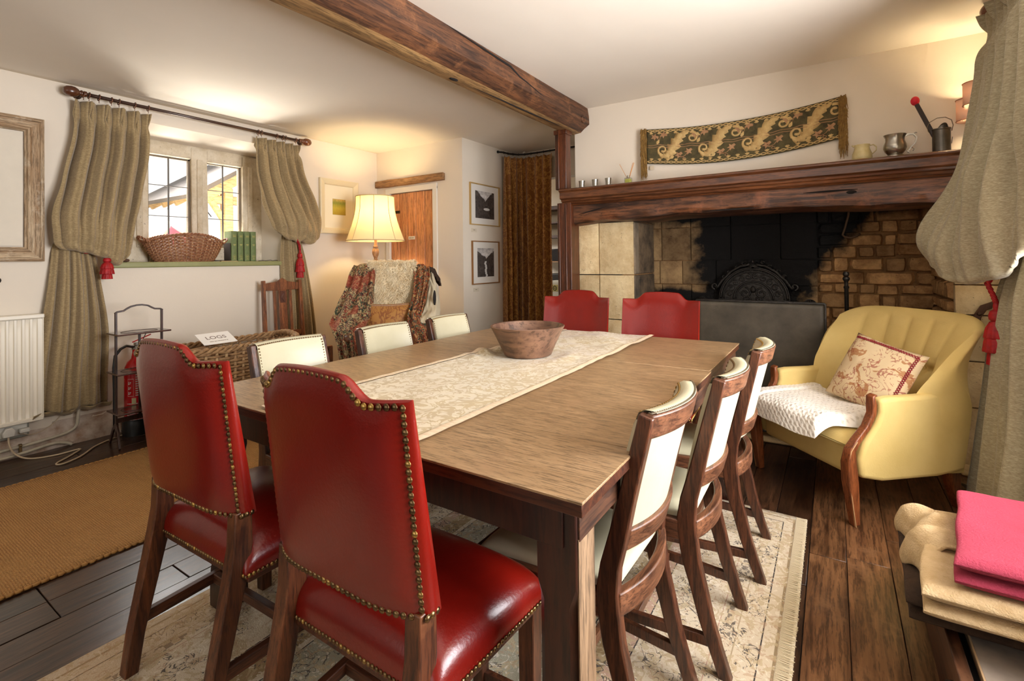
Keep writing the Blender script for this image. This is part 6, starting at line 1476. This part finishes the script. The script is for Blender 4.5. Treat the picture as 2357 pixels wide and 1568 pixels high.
# ------------------------------------------------------------------ yellow armchair
TH_ = -46.5
AL = (-.168, 2.885)           # midpoint of the front feet
ac = thing('yellow_armchair', 'mustard velvet button-back armchair with worn wooden arm fronts by the hearth', 'armchair', (AL[0], AL[1], 0), radians(TH_))
VEL = plain('mustard_velvet', (222,196,128), .85, c2=(208,180,108), scale=3, sheen=.8, bs=.12, bscale=160)
MAH = wood('worn_mahogany', (112,56,28), (160,92,52), 'z', .35, 1.2, coat=.3, wear=(150,84,48)); MAHW = plain('bare_chipped_wood', (206,164,116), .7)
HW = .285
for s in (-1, 1):
    # upholstered side
    out = [(.035,.215),(.03,.30),(.06,.37),(.125,.45),(.145,.50),(.14,.555),(.20,.562),(.36,.560),(.50,.568),(.60,.57),(.62,.45),(.60,.20),(.45,.185),(.15,.19)]
    def side(u, v):
        return None
    m = M(); m.prism(out, s*HW-.0 if s > 0 else -HW-.055, s*HW+.055 if s > 0 else -HW, 'yz'); m.obj('arm', VEL, ac, bevel=.018, segs=4)
    # show-wood front running into the leg
    P = [(.135,.574),(.118,.567),(.122,.53),(.120,.49),(.088,.43),(.035,.375),(.004,.335),(-.004,.28),(.002,.20),(.012,.10),(.022,0)]
    w_ = [.034,.040,.044,.040,.036,.038,.044,.050,.050,.042,.032]; h_ = [.012,.016,.024,.022,.024,.026,.030,.042,.050,.042,.032]
    m = M(); m.ribbon([(s*(HW+.026), a, b_) for a, b_ in P], [x*.98 for x in w_], h_, (1,0,0)); m.obj('arm_front', MAH, ac, bevel=.006, segs=3)
    M().ribbon([(s*(HW+.026)+s*.018, P[k][0]-h_[k]*.42, P[k][1]) for k in range(5, 11)], .008, .003, (1,0,0)).obj('chipped_edge', MAHW, ac)
    m = M(); m.ribbon([(s*(HW-.005), .58, .20), (s*(HW-.008), .60, .10), (s*(HW-.012), .63, 0)], [.055,.048,.034], [.055,.046,.032], (1,0,0)); m.obj('leg', MAH, ac, bevel=.004)
# back with wings; inner face channelled and buttoned
def yb_in(u, v):
    a = 2*u-1; z = lerp(.36, .885-.035*abs(a)**5, v)
    wid = interp([(0,.30),(.35,.30),(.55,.325),(1,.372)], v); x = a*wid
    y = .50+.20*((z-.36)/.5)**1.1
    wing = abs(a)**3.0; y -= .20*wing*interp([(0,.9),(.4,1),(.75,.75),(1,.35)], v)
    # channels: fluted above the buttons
    n = 6; ch = abs(sin(pi*n*u)); depth = .020*sm((v-.50)/.12)*(1-sm((v-.93)/.07)); y += -(ch**.7-.6)*depth*(1-wing*.7)
    for k in range(1, 6):
        du = (u-k/6)*6; dv = (v-.50)/.10; y += .040*exp(-(du*du*7+dv*dv))
    y += .035*exp(-((v-.50)/.05)**2)*(1-wing)-.035*sm((.5-v)/.25)*(1-wing)*sin(pi*min(1, v*2))
    return (x, y, z)
def yb_out(u, v):
    a = 2*u-1; z = lerp(.19, .885-.035*abs(a)**5, v); t = (z-.19)/.69
    wid = interp([(0,.335),(.5,.352),(1,.385)], v); x = a*wid; y = .62+.175*t-.03*abs(a)**4-.20*abs(a)**6*interp([(0,.0),(.45,.2),(.75,.9),(1,.5)], v)
    return (x, y, z)
m = M(); nu, nv = 61, 50
m.grid(yb_in, nu, nv); m.grid(yb_out, nu, nv)
def loopover(u, w_):
    a = Vector(yb_in(u, 1)); b_ = Vector(yb_out(u, 1)); p = a.lerp(b_, w_); p.z += .028*sin(pi*w_)**.8*(1-abs(2*u-1)**10); return tuple(p)
m.grid(loopover, nu, 10)
for q in (0, 1):
    def sd_(w_, v, q=q):
        vi = v; a = Vector(yb_in(q, max(0, (lerp(.19,.85,v)-.36)/.49))) if lerp(.19,.85,v) > .36 else Vector((yb_in(q, 0)[0], yb_in(q, 0)[1], lerp(.19,.85,v))); b_ = Vector(yb_out(q, v)); p = a.lerp(b_, w_); p.x += (q*2-1)*.022*sin(pi*w_)*sm(v*2)*sm((1-v)*7); return tuple(p)
    m.grid(sd_, 10, 40)
bk_ = m.obj('backrest', VEL, ac, smooth=True)
for k in range(1, 6):
    p = yb_in(k/6, .50); M().ball((p[0], p[1]-.004, p[2]), .011, .006, .011).obj('button', VEL, bk_, smooth=True)
def sfront(u, v):
    a = 2*u-1; return None
M().box(-HW, HW, .03, .60, .20, .345).obj('seat_frame', VEL, ac, bevel=.025, segs=4)
m = M()
def seatc(u, v):
    a, b_ = 2*u-1, 2*v-1; h = ((1-abs(a)**8)*(1-abs(b_)**8)); return (a*.28, .30+b_*.285, .345+.045*max(h, 0)**.5+.02*(1-a*a)*(1-b_*b_))
m.grid(seatc, 24, 24); m.obj('seat', VEL, ac, smooth=True)
M().tube([(-HW, .028, .335), (HW, .028, .335)], .005, 6).obj('piping', VEL, ac, smooth=True)
# ragged dust cloth under the seat
m = M(); m.grid(lambda u, v: (lerp(-.25, .28, u), .30+.02*nz(u*4, v, 3), .20-v*.035*(1+nz(u*7, 1, 3)*1.5)), 20, 4); m.obj('dust_cloth', plain('black_hessian', (34,30,26), .95), ac, smooth=True)
AC = mw(ac)
# folded knitted throw on the seat
kn_, nt, b = new_mat('cable_knit'); b.inputs['Base Color'].default_value = lin((238,230,218)); b.inputs['Roughness'].default_value = .95; b.inputs['Sheen Weight'].default_value = .4
v = N(nt, 'ShaderNodeTexCoord').outputs['UV']
vv_ = coords(nt, (1,1,1)); wv = N(nt, 'ShaderNodeTexWave', wave_type='BANDS', bands_direction='DIAGONAL'); wv.inputs['Scale'].default_value = 20; wv.inputs['Distortion'].default_value = 4; wv.inputs['Detail Scale'].default_value = 3; nt.links.new(vv_, wv.inputs['Vector']); w2 = N(nt, 'ShaderNodeTexWave', wave_type='BANDS', bands_direction='X'); w2.inputs['Scale'].default_value = 12; nt.links.new(vv_, w2.inputs['Vector'])
hgt = math_(nt, 'ADD', wv.outputs['Fac'], w2.outputs['Fac']); bump(nt, b, hgt, .35, .004)
nt.links.new(ramp(nt, hgt, [(0, lin((206,194,176))), (.6, lin((240,232,220)))]), b.inputs['Base Color'])
kt = thing('knitted_throw', 'folded white cable knit throw draped over the seat of the yellow armchair', 'throw', AC @ Vector((-.05, .15, .41)), radians(TH_))
def thr(u, v):
    a = lerp(-.325, .235, u); b_ = lerp(-.075, .40, v); e = min(u, 1-u, v, 1-v); th = .052*sm(e/.08)**.5
    z = .402+th+.014*nz(u*3, v*3, 5)+.030*sm(1-u*3.2)*sm(v*3)*0
    if v < .22: z -= .05*(1-v/.22)**2
    if u < .18: z += .055*(1-u/.18)*sm(v*2)*0+.01
    # plaited relief
    z += .0028*abs(sin(v*60+1.6*sin(u*90)))*sm(e/.06)
    return AC @ Vector((a+.10*(v-.5)*1.0*(u-.3), b_-.03*sin(pi*u), z))
m = M(); m.grid(thr, 120, 130); m.grid(lambda u, v: AC @ Vector((lerp(-.325, .235, u)+.10*(v-.5)*(u-.3), lerp(-.075, .40, v)-.03*sin(pi*u), .402-(.05*(1-v/.22)**2 if v < .22 else 0)+.014*nz(u*3, v*3, 5)+(.01 if u < .18 else 0))), 40, 40); m.obj('upper_fold', kn_, kt, world=True, smooth=True)
# floral cushion leaning in the corner
fl_, nt, b = new_mat('rose_embroidery'); b.inputs['Roughness'].default_value = .75; v = coords(nt, (1,1,1))
n1 = noise_(nt, v, 9, 3, .6, 1.6); n2 = noise_(nt, v, 13, 2, .6, 2.2)
col = mix(nt, lin((222,198,158)), lin((182,132,88)), ramp(nt, n1, [(.56, (0,0,0,1)), (.58, (1,1,1,1)), (.66, (1,1,1,1)), (.68, (.2,.2,.2,1))])); 
sp2 = N(nt, 'ShaderNodeSeparateXYZ'); nt.links.new(v, sp2.inputs[0])
col = mix(nt, col, lin((150,44,40)), math_(nt, 'MULTIPLY', math_(nt, 'MULTIPLY', ramp(nt, n2, [(.52, (0,0,0,1)), (.535, (1,1,1,1)), (.57, (1,1,1,1)), (.58, (0,0,0,1))]), .7), ramp(nt, noise_(nt, v, 4.2, 1, .5), [(.50, (0,0,0,1)), (.56, (1,1,1,1))])))
nt.links.new(col, b.inputs['Base Color']); bump(nt, b, n1, .15, .003)
cm = AC.to_3x3().to_4x4()
cu_ = cushion('cushion', 'cream floral cushion with red stitched edges leaning in the yellow armchair', AC @ Vector((.10, .36, .60)), cm @ Matrix.Rotation(radians(10), 4, 'Z') @ Matrix.Rotation(radians(-27), 4, 'X') @ Matrix.Rotation(radians(12), 4, 'Y'), .36, .36, .13, fl_, 11, None, .10)
RT = plain('red_stitching', (150,34,48), .8)
Rc = Matrix.Translation(AC @ Vector((.10, .36, .60))) @ cm @ Matrix.Rotation(radians(10), 4, 'Z') @ Matrix.Rotation(radians(-27), 4, 'X') @ Matrix.Rotation(radians(12), 4, 'Y')
m = M()
for k in (0, 1):
    for (p, q) in (((-.16, .155), (.155, .155)), ((.155, .155), (.155, -.16))):
        pts = []
        for i in range(60):
            t = i/59; x, z = lerp(p[0], q[0], t), lerp(p[1], q[1], t); wob = .006*sin(i*1.4+k*pi)
            if p[1] == q[1]: z += wob
            else: x += wob
            a, b_ = x/.18, z/.18; hh_ = .065*((1-min(1, abs(a))**2.6)*(1-min(1, abs(b_))**2.6))**.55
            pts.append(Rc @ Vector((x, -hh_-.001, z)))
        m.tube(pts, .0022, 4)
m.obj('stitching', RT, cu_, world=True, smooth=True, kind='stuff')
M().box(-.012, .012, -.0012, .0012, -.02, .02).xf(Rc @ Matrix.Translation((.135, -.030, .085)) @ Matrix.Rotation(-.35, 4, 'Y')).obj('blue_tag', plain('blue_tag', (84,104,160), .6), cu_, world=True)
# ------------------------------------------------------------------ right curtain, tieback
FR = lambda s, d, z: (XR-.16-d, s, z)
make_curtain('grey olive linen curtain with pale lining tied back at the right edge by the armchair', FR, (3.22, 2.56), (3.00, .04, 1.17),
    {'du': [(0,1),(.25,.9),(.5,.6),(.75,.25),(1,.0)], 'l': [(0, 3.24), (.25, 3.23), (.6, 3.24), (.85, 3.27), (1, 3.28)], 'r': [(0, 2.45), (.5, 2.45), (.85, 2.5), (1, 2.55)],
     'zb': [(0, 1.16), (.3, 1.10), (.6, 1.13), (.85, 1.26), (1, 1.32)], 'd': [(0, .0), (.25, .03), (.5, .08), (.72, .17), (.92, .26), (1, .23)]},
    [(0, 2.80, 3.10, .02, .02), (.2, 2.70, 3.20, .06, .04), (.6, 2.55, 3.30, .10, .05), (.92, 2.45, 3.34, .15, .055), (1, 2.42, 3.36, .17, .05)], 14, LINR, zt=2.36, pleats=5, zbot=.045, amp=.05)
lg = thing('curtain_lining', 'white cotton lining edge of the right curtain, by the window', 'curtain lining', (XR-.1, 2.6, 0))
M().grid(lambda u, v: (XR-.11-.04*cos(u*14+nz(u*3, v*3, 2)*2)-.05*sin(pi*v), lerp(2.42, 2.74, u)+.06*v, lerp(2.34, 1.22, v)), 40, 40).obj('sheet', LINING, lg, world=True, smooth=True, solid=.003)
M().grid(lambda u, v: (XR-.14-.05*cos(u*10+nz(u*3, v*3, 5)*3)-.10*v, lerp(2.55, 2.84, u)+.04*v, lerp(1.10, .03, v)), 40, 40).obj('sheet', plain('cream_interlining', (206,190,156), .9, bs=.2, bscale=20), lg, world=True, smooth=True, solid=.003)
rp2 = thing('curtain_pole', 'wooden curtain pole end with ball finial at the top right of the picture', 'curtain pole', (.64, 2.9, 2.385))
M().tube([(.655, 3.24, 2.385), (.655, 1.0, 2.385)], .013, 12).obj('rod', RODW, rp2, world=True, smooth=True)
M().lathe([(0, -.05), (.022, -.046), (.034, -.025), (.035, 0), (.024, .022), (.013, .03), (.02, .04), (.02, .055), (.013, .06)], (.655, 3.27, 2.385), 18, 'y').xf(Matrix.Identity(4)).obj('finial', RODW, rp2, world=True, smooth=True)
for yr in (3.20, 3.08, 2.95, 2.82, 2.68, 2.55):
    M().tube([(.655+.022*cos(a), yr, 2.383+.022*sin(a)) for a in [2*pi*i/14 for i in range(14)]], .0034, 6, closed=True).obj('ring', RODW, rp2, world=True, smooth=True)
M().tube([(XR, 3.15, 2.385), (.655, 3.15, 2.385)], .008, 8).obj('bracket', RODW, rp2, world=True, smooth=True)
tassel('red_tassel', 'red plaited rope tieback with long tassel hanging on the right curtain', FR, (2.985, .10, .99), .28,
    cord=[(2.78, .02, 1.24), (2.86, .08, 1.19), (2.93, .12, 1.13), (2.97, .13, 1.07), (2.985, .11, 1.02), (2.985, .10, .985)], scale=1.0)
# ------------------------------------------------------------------ chest with folded blankets
CHW = wood('chest_oak', (50,28,16), (104,66,44), 'y', .45, 1, wear=(120,84,60)); CHD = plain('chest_inside', (10,8,7), .9)
cst = thing('low_chest', 'low old oak trunk with worn grey lid panel at the bottom right corner', 'chest', (.5, 1.9, 0))
cx0, cx1, cy0, cy1, cz = .232, .80, 1.475, 2.30, .205
M().box(cx0+.02, cx1-.02, cy0+.02, cy1-.02, .0, .17).obj('body', CHD, cst, world=True)
for (a, b_, c_, d_) in ((cx0, cx0+.028, cy0, cy1), (cx1-.028, cx1, cy0, cy1)): M().box(a, b_, c_, d_, .0, cz).obj('side_rail', CHW, cst, world=True, bevel=.003)
for (c_, d_) in ((cy0, cy0+.03), (cy1-.03, cy1)): M().box(cx0+.028, cx1-.028, c_, d_, .0, cz-.002).obj('end_rail', wood('chest_end', (50,28,16), (104,66,44), 'x', .45, 1), cst, world=True, bevel=.003)
pm_, nt, b = new_mat('worn_grey_panel'); b.inputs['Roughness'].default_value = .4; f = noise_(nt, coords(nt, (1,1,1)), 7, 5, .65); nt.links.new(ramp(nt, f, [(.25, lin((104,90,80))), (.45, lin((160,148,138))), (.75, lin((190,178,166)))]), b.inputs['Base Color'])
M().box(cx0+.052, cx1-.05, cy0+.075, cy1-.05, .165, .192).obj('lid_panel', pm_, cst, world=True, bevel=.004)
M().box(cx0+.050, cx0+.054, cy0+.075, cy1-.05, .166, .1935).obj('peeling_edge', plain('peeled_edge', (214,180,140), .8), cst, world=True)
for yy in (1.50, 1.60, 2.10):
    M().tube([(cx0-.004, yy-.012, .16), (cx0-.014, yy, .15), (cx0-.014, yy, .11), (cx0-.004, yy-.012, .10)], .0045, 6).obj('iron_staple', plain('staple_iron', (50,42,36), .5, .6), cst, world=True, smooth=True)
def blanket(name, label, x0, x1, ya, yb2, z0, z1, mat, folds, seed, skew=0, droop=0, edges=True):
    t = thing(name, label, 'blanket', ((x0+x1)/2, (ya+yb2)/2, z0)); th = (z1-z0)/folds
    for k in range(folds):
        za, zb_ = z0+th*k, z0+th*(k+1); off = [.0, .012, -.006, .010][k % 4]
        def fn(u, v, za=za, zb_=zb_, k=k, off=off):
            """closed section (u round the fold), v along y"""
            an = 2*pi*u; c_, s_ = cos(an), sin(an); hx = (x1-x0)/2+off*.5; q = .09
            x = (abs(c_)**(.16))*math.copysign(1, c_)*hx; z = (abs(s_)**(.5))*math.copysign(1, s_)*(zb_-za)/2*.97
            y = lerp(ya, yb2, v); x += .012*nz(y*5, k, seed)+skew*(v-.5)
            dz = .010*nz(x*5, y*5, seed+k*.1)-droop*sm((v-.9)*10)*.0
            e = min(v, 1-v)/.05; z *= min(1, .25+sm(e)*.75)
            return ((x0+x1)/2+x+off*.3, y, (za+zb_)/2+z+dz)
        m = M(); m.grid(fn, 64, 40, closeu=True)
        for vv in (0, 1):
            n0 = len(m.v); ctr = fn(0, vv); pts = [fn(i/64, vv) for i in range(64)]; cc = Vector((0,0,0))
            for p in pts: cc += Vector(p)
            m.add(pts+[tuple(cc/64)], [(i, (i+1) % 64, 64) for i in range(64)])
        m.obj('fold', mat, t, world=True, smooth=True)
    return t
WB = plain('brown_wool', (70,50,34), .95, c2=(44,30,20), scale=20, bs=.4, bscale=150, sheen=.2); WC = plain('cream_wool', (216,190,150), .95, c2=(196,166,122), scale=30, bs=.6, bscale=200, sheen=.4); WP = plain('pink_wool', (168,58,82), .95, c2=(150,46,68), scale=5, bs=.5, bscale=180, sheen=.5)
blanket('folded_blanket', 'dark brown folded blanket lowest in the pile on the oak trunk', .165, .80, 1.70, 2.16, cz+.002, cz+.078, WB, 2, 3, .02)
blanket('folded_blanket', 'cream folded blanket in the middle of the pile on the trunk', .205, .84, 1.60, 2.12, cz+.080, cz+.165, WC, 2, 7, .06)
blanket('folded_blanket', 'bright pink folded wool blanket on top of the pile on the trunk', .285, .85, 1.62, 2.12, cz+.167, cz+.245, WP, 2, 9, .09)
cf = thing('cream_scarf', 'cream blanket corner flopped over the left side of the folded pile', 'blanket', (.22, 1.95, .36))
def cff(u, v):
    x = lerp(.30, .185, sm(v*1.6)) - .01*sin(v*9); z = interp([(0, cz+.175), (.3, cz+.185), (.55, cz+.16), (.8, cz+.11), (1, cz+.07)], v); return (x+.02*cos(u*9)*sm(v*2), lerp(1.80, 2.06, u)+.02*v, z+.012*cos(u*16+v*4))
M().grid(cff, 40, 40).obj('cloth', WC, cf, world=True, smooth=True, solid=.008)
# ------------------------------------------------------------------ runner and bowl
def runner_mat():
    m, nt, b = new_mat('ivory_damask'); b.inputs['Roughness'].default_value = .42
    v = coords(nt, (1,1,1)); n1 = noise_(nt, v, 11, 2, .5, 2.6); n2 = noise_(nt, v, 19, 2, .5, 2.0)
    f = ramp(nt, n1, [(.50, (0,0,0,1)), (.515, (1,1,1,1)), (.60, (1,1,1,1)), (.615, (0,0,0,1))]); g = ramp(nt, n2, [(.57, (0,0,0,1)), (.585, (1,1,1,1))])
    f = math_(nt, 'MAXIMUM', f, g); col = mix(nt, lin((220,207,178)), lin((190,169,126)), f); nt.links.new(col, b.inputs['Base Color'])
    r = math_(nt, 'MULTIPLY_ADD', f, .25, .32); nt.links.new(r, b.inputs['Roughness']); bump(nt, b, f, .12, .002); b.inputs['Sheen Weight'].default_value = .2; return m
rn_ = thing('table_runner', 'ivory damask runner with pleated satin edge laid along the table', 'table runner', (-1.15, 1.8, TZ))
def rx(v): return lerp(-1.445, -1.40, v), lerp(-.868, -.872, v)
def rfn2(u, v):
    xa, xb = rx(v); x = lerp(xa, xb, u); y = lerp(.83, 2.748, v)
    wr = .0
    wr += .012*max(0, nz(x*5+1, y*3.0, 2))*sm((v-.25)*3)+.022*max(0, nz(x*4, y*3.5, 11))*sm((v-.62)*4)+.004*abs(nz(x*9, y*9, 4))
    dist = sqrt((x+1.19)**2+(y-1.93)**2); k = sm((dist-.12)/.10)
    bunch = exp(-(((x+1.36)/.07)**2+((y-1.93)/.14)**2))*.035*(.6+.4*sin(y*60+x*30))
    bunch += exp(-(((x+1.02)/.05)**2+((y-1.96)/.12)**2))*.012
    ex = .03*exp(-((y-1.93)/.10)**2)*(1-u)*1.2
    return (x-ex*0+.06*exp(-((y-2.02)/.08)**2)*(1-u)**2, y, TZ+.0025+wr*k+bunch*k)
M().grid(rfn2, 70, 200).obj('cloth', runner_mat(), rn_, world=True, smooth=True, solid=.0015)
SAT = plain('satin_ribbon', (232,214,186), .28, c2=(222,198,166), scale=60, sheen=.3)
def edge(side):
    def fn(u, v):
        x0_, y, z = rfn2(side, v); a = u*.028*(1 if side else -1)
        return (x0_+a-(.006 if side else -.006), y+.006*u, z+.0018+.0022*abs(sin(v*300+2*nz(v*20, 1)))*sin(pi*min(u+.1, 1))+.0005)
    return fn
for s in (0, 1): M().grid(edge(s), 7, 700).obj('pleated_edge', SAT, rn_, world=True, smooth=True)
BW = wood('bowl_walnut', (78,54,44), (146,110,88), 'x', .34, .35, wear=(160,120,94), bs=.08, contrast=(.3, .75))
bo = thing('wooden_bowl', 'large dark turned wooden bowl standing on the runner', 'bowl', (-1.185, 1.935, TZ+.006))
M().lathe([(0, .0), (.105, .0), (.110, .004), (.130, .05), (.152, .095), (.170, .130), (.1715, .133), (.168, .1355), (.160, .134), (.142, .10), (.120, .055), (.098, .024), (.06, .014), (0, .012)], (0,0,0), 56).obj('body', BW, bo, smooth='auto')
# ------------------------------------------------------------------ outside the left window
WSH = plain('sunlit_render', (232,226,212), .9); TIM = wood('porch_oak', (206,170,120), (238,208,160), 'y', .7, .8); SLT = plain('slate', (110,104,100), .8, var=.3)
M().box(-14, XW-.5, -8, 14, .3, .4).obj('ground_terrace', plain('terrace_paving', (196,186,168), .9, var=.2), kind='structure')
pc = thing('porch', 'oak framed open porch with tiled roof outside the left window', 'porch', (-7.5, 3.4, .4))
for y in (3.16, 4.6): M().box(-6.45, -6.32, y, y+.10, .4, 2.15).obj('post', TIM, pc, world=True, bevel=.01)
M().bar((-6.38, 2.86, 1.98), (-6.38, 3.9, 2.66), .14, .13).obj('verge_beam', TIM, pc, world=True, bevel=.01)
M().bar((-6.405, 2.95, 2.0), (-6.405, 5.0, 2.02), .10, .10).obj('beam', TIM, pc, world=True, bevel=.01)
M().bar((-6.38, 3.20, 1.70), (-6.38, 3.02, 1.98), .06, .06).obj('brace', TIM, pc, world=True, bevel=.005)
for i in range(5): M().bar((-6.6-i*.35, 2.86, 1.98), (-6.6-i*.35, 3.9, 2.66), .06, .08).obj('rafter', TIM, pc, world=True)
rf = M(); rf.add([(-6.2, 2.75, 1.98), (-6.2, 3.95, 2.78), (-8.1, 3.95, 2.78), (-8.1, 2.75, 1.98)], [(0,1,2,3)]); rf.obj('roof', SLT, pc, world=True, solid=.05)
FAB = plain('sofa_canvas', (222,210,186), .9, bs=.1, bscale=30)
so_ = thing('garden_sofa', 'cream garden sofa seen through the window behind the wicker basket', 'sofa', (-5.9, 2.4, .4))
M().box(-6.5, -5.8, 1.9, 3.1, -.1+.5, .75+.5).obj('base', FAB, so_, world=True, bevel=.08, segs=4); M().box(-6.75, -6.5, 1.9, 3.1, .8, 1.55).obj('backrest', FAB, so_, world=True, bevel=.08, segs=4)
cushion('cushion', 'pale cream cushion on the garden sofa outside, left one', Vector((-6.35, 2.12, 1.43)), Matrix.Rotation(pi/2, 4, 'Z'), .5, .5, .18, FAB, 2)
cushion('cushion', 'pale cream cushion on the garden sofa outside, behind the maroon one', Vector((-6.3, 2.45, 1.46)), Matrix.Rotation(pi/2, 4, 'Z'), .55, .5, .18, FAB, 5)
cushion('cushion', 'maroon cushion on the garden sofa outside the left window', Vector((-6.15, 2.55, 1.40)), Matrix.Rotation(pi/2+.2, 4, 'Z') @ Matrix.Rotation(.5, 4, 'Y'), .34, .34, .14, plain('maroon_cloth', (150,60,74), .9), 6)
tr_ = thing('glass_bowl', 'thick clear glass bowl on the outside sill behind the wicker basket', 'bowl', (-4.86, 2.18, 1.26))
M().lathe([(.05,0),(.06,.002),(.10,.10),(.112,.16),(.108,.16),(.095,.10),(.055,.012),(0,.012)], (-4.86, 2.20, 1.30), 28).obj('body', plain('smoky_glass', (150,146,144), .1, .3), tr_, world=True, smooth=True)
M().lathe([(0,0),(.05,0),(.05,.04),(0,.04)], (-4.86, 2.20, 1.262), 18).obj('foot', plain('foot_glass', (130,126,124), .2, .3), tr_, world=True, smooth=True)
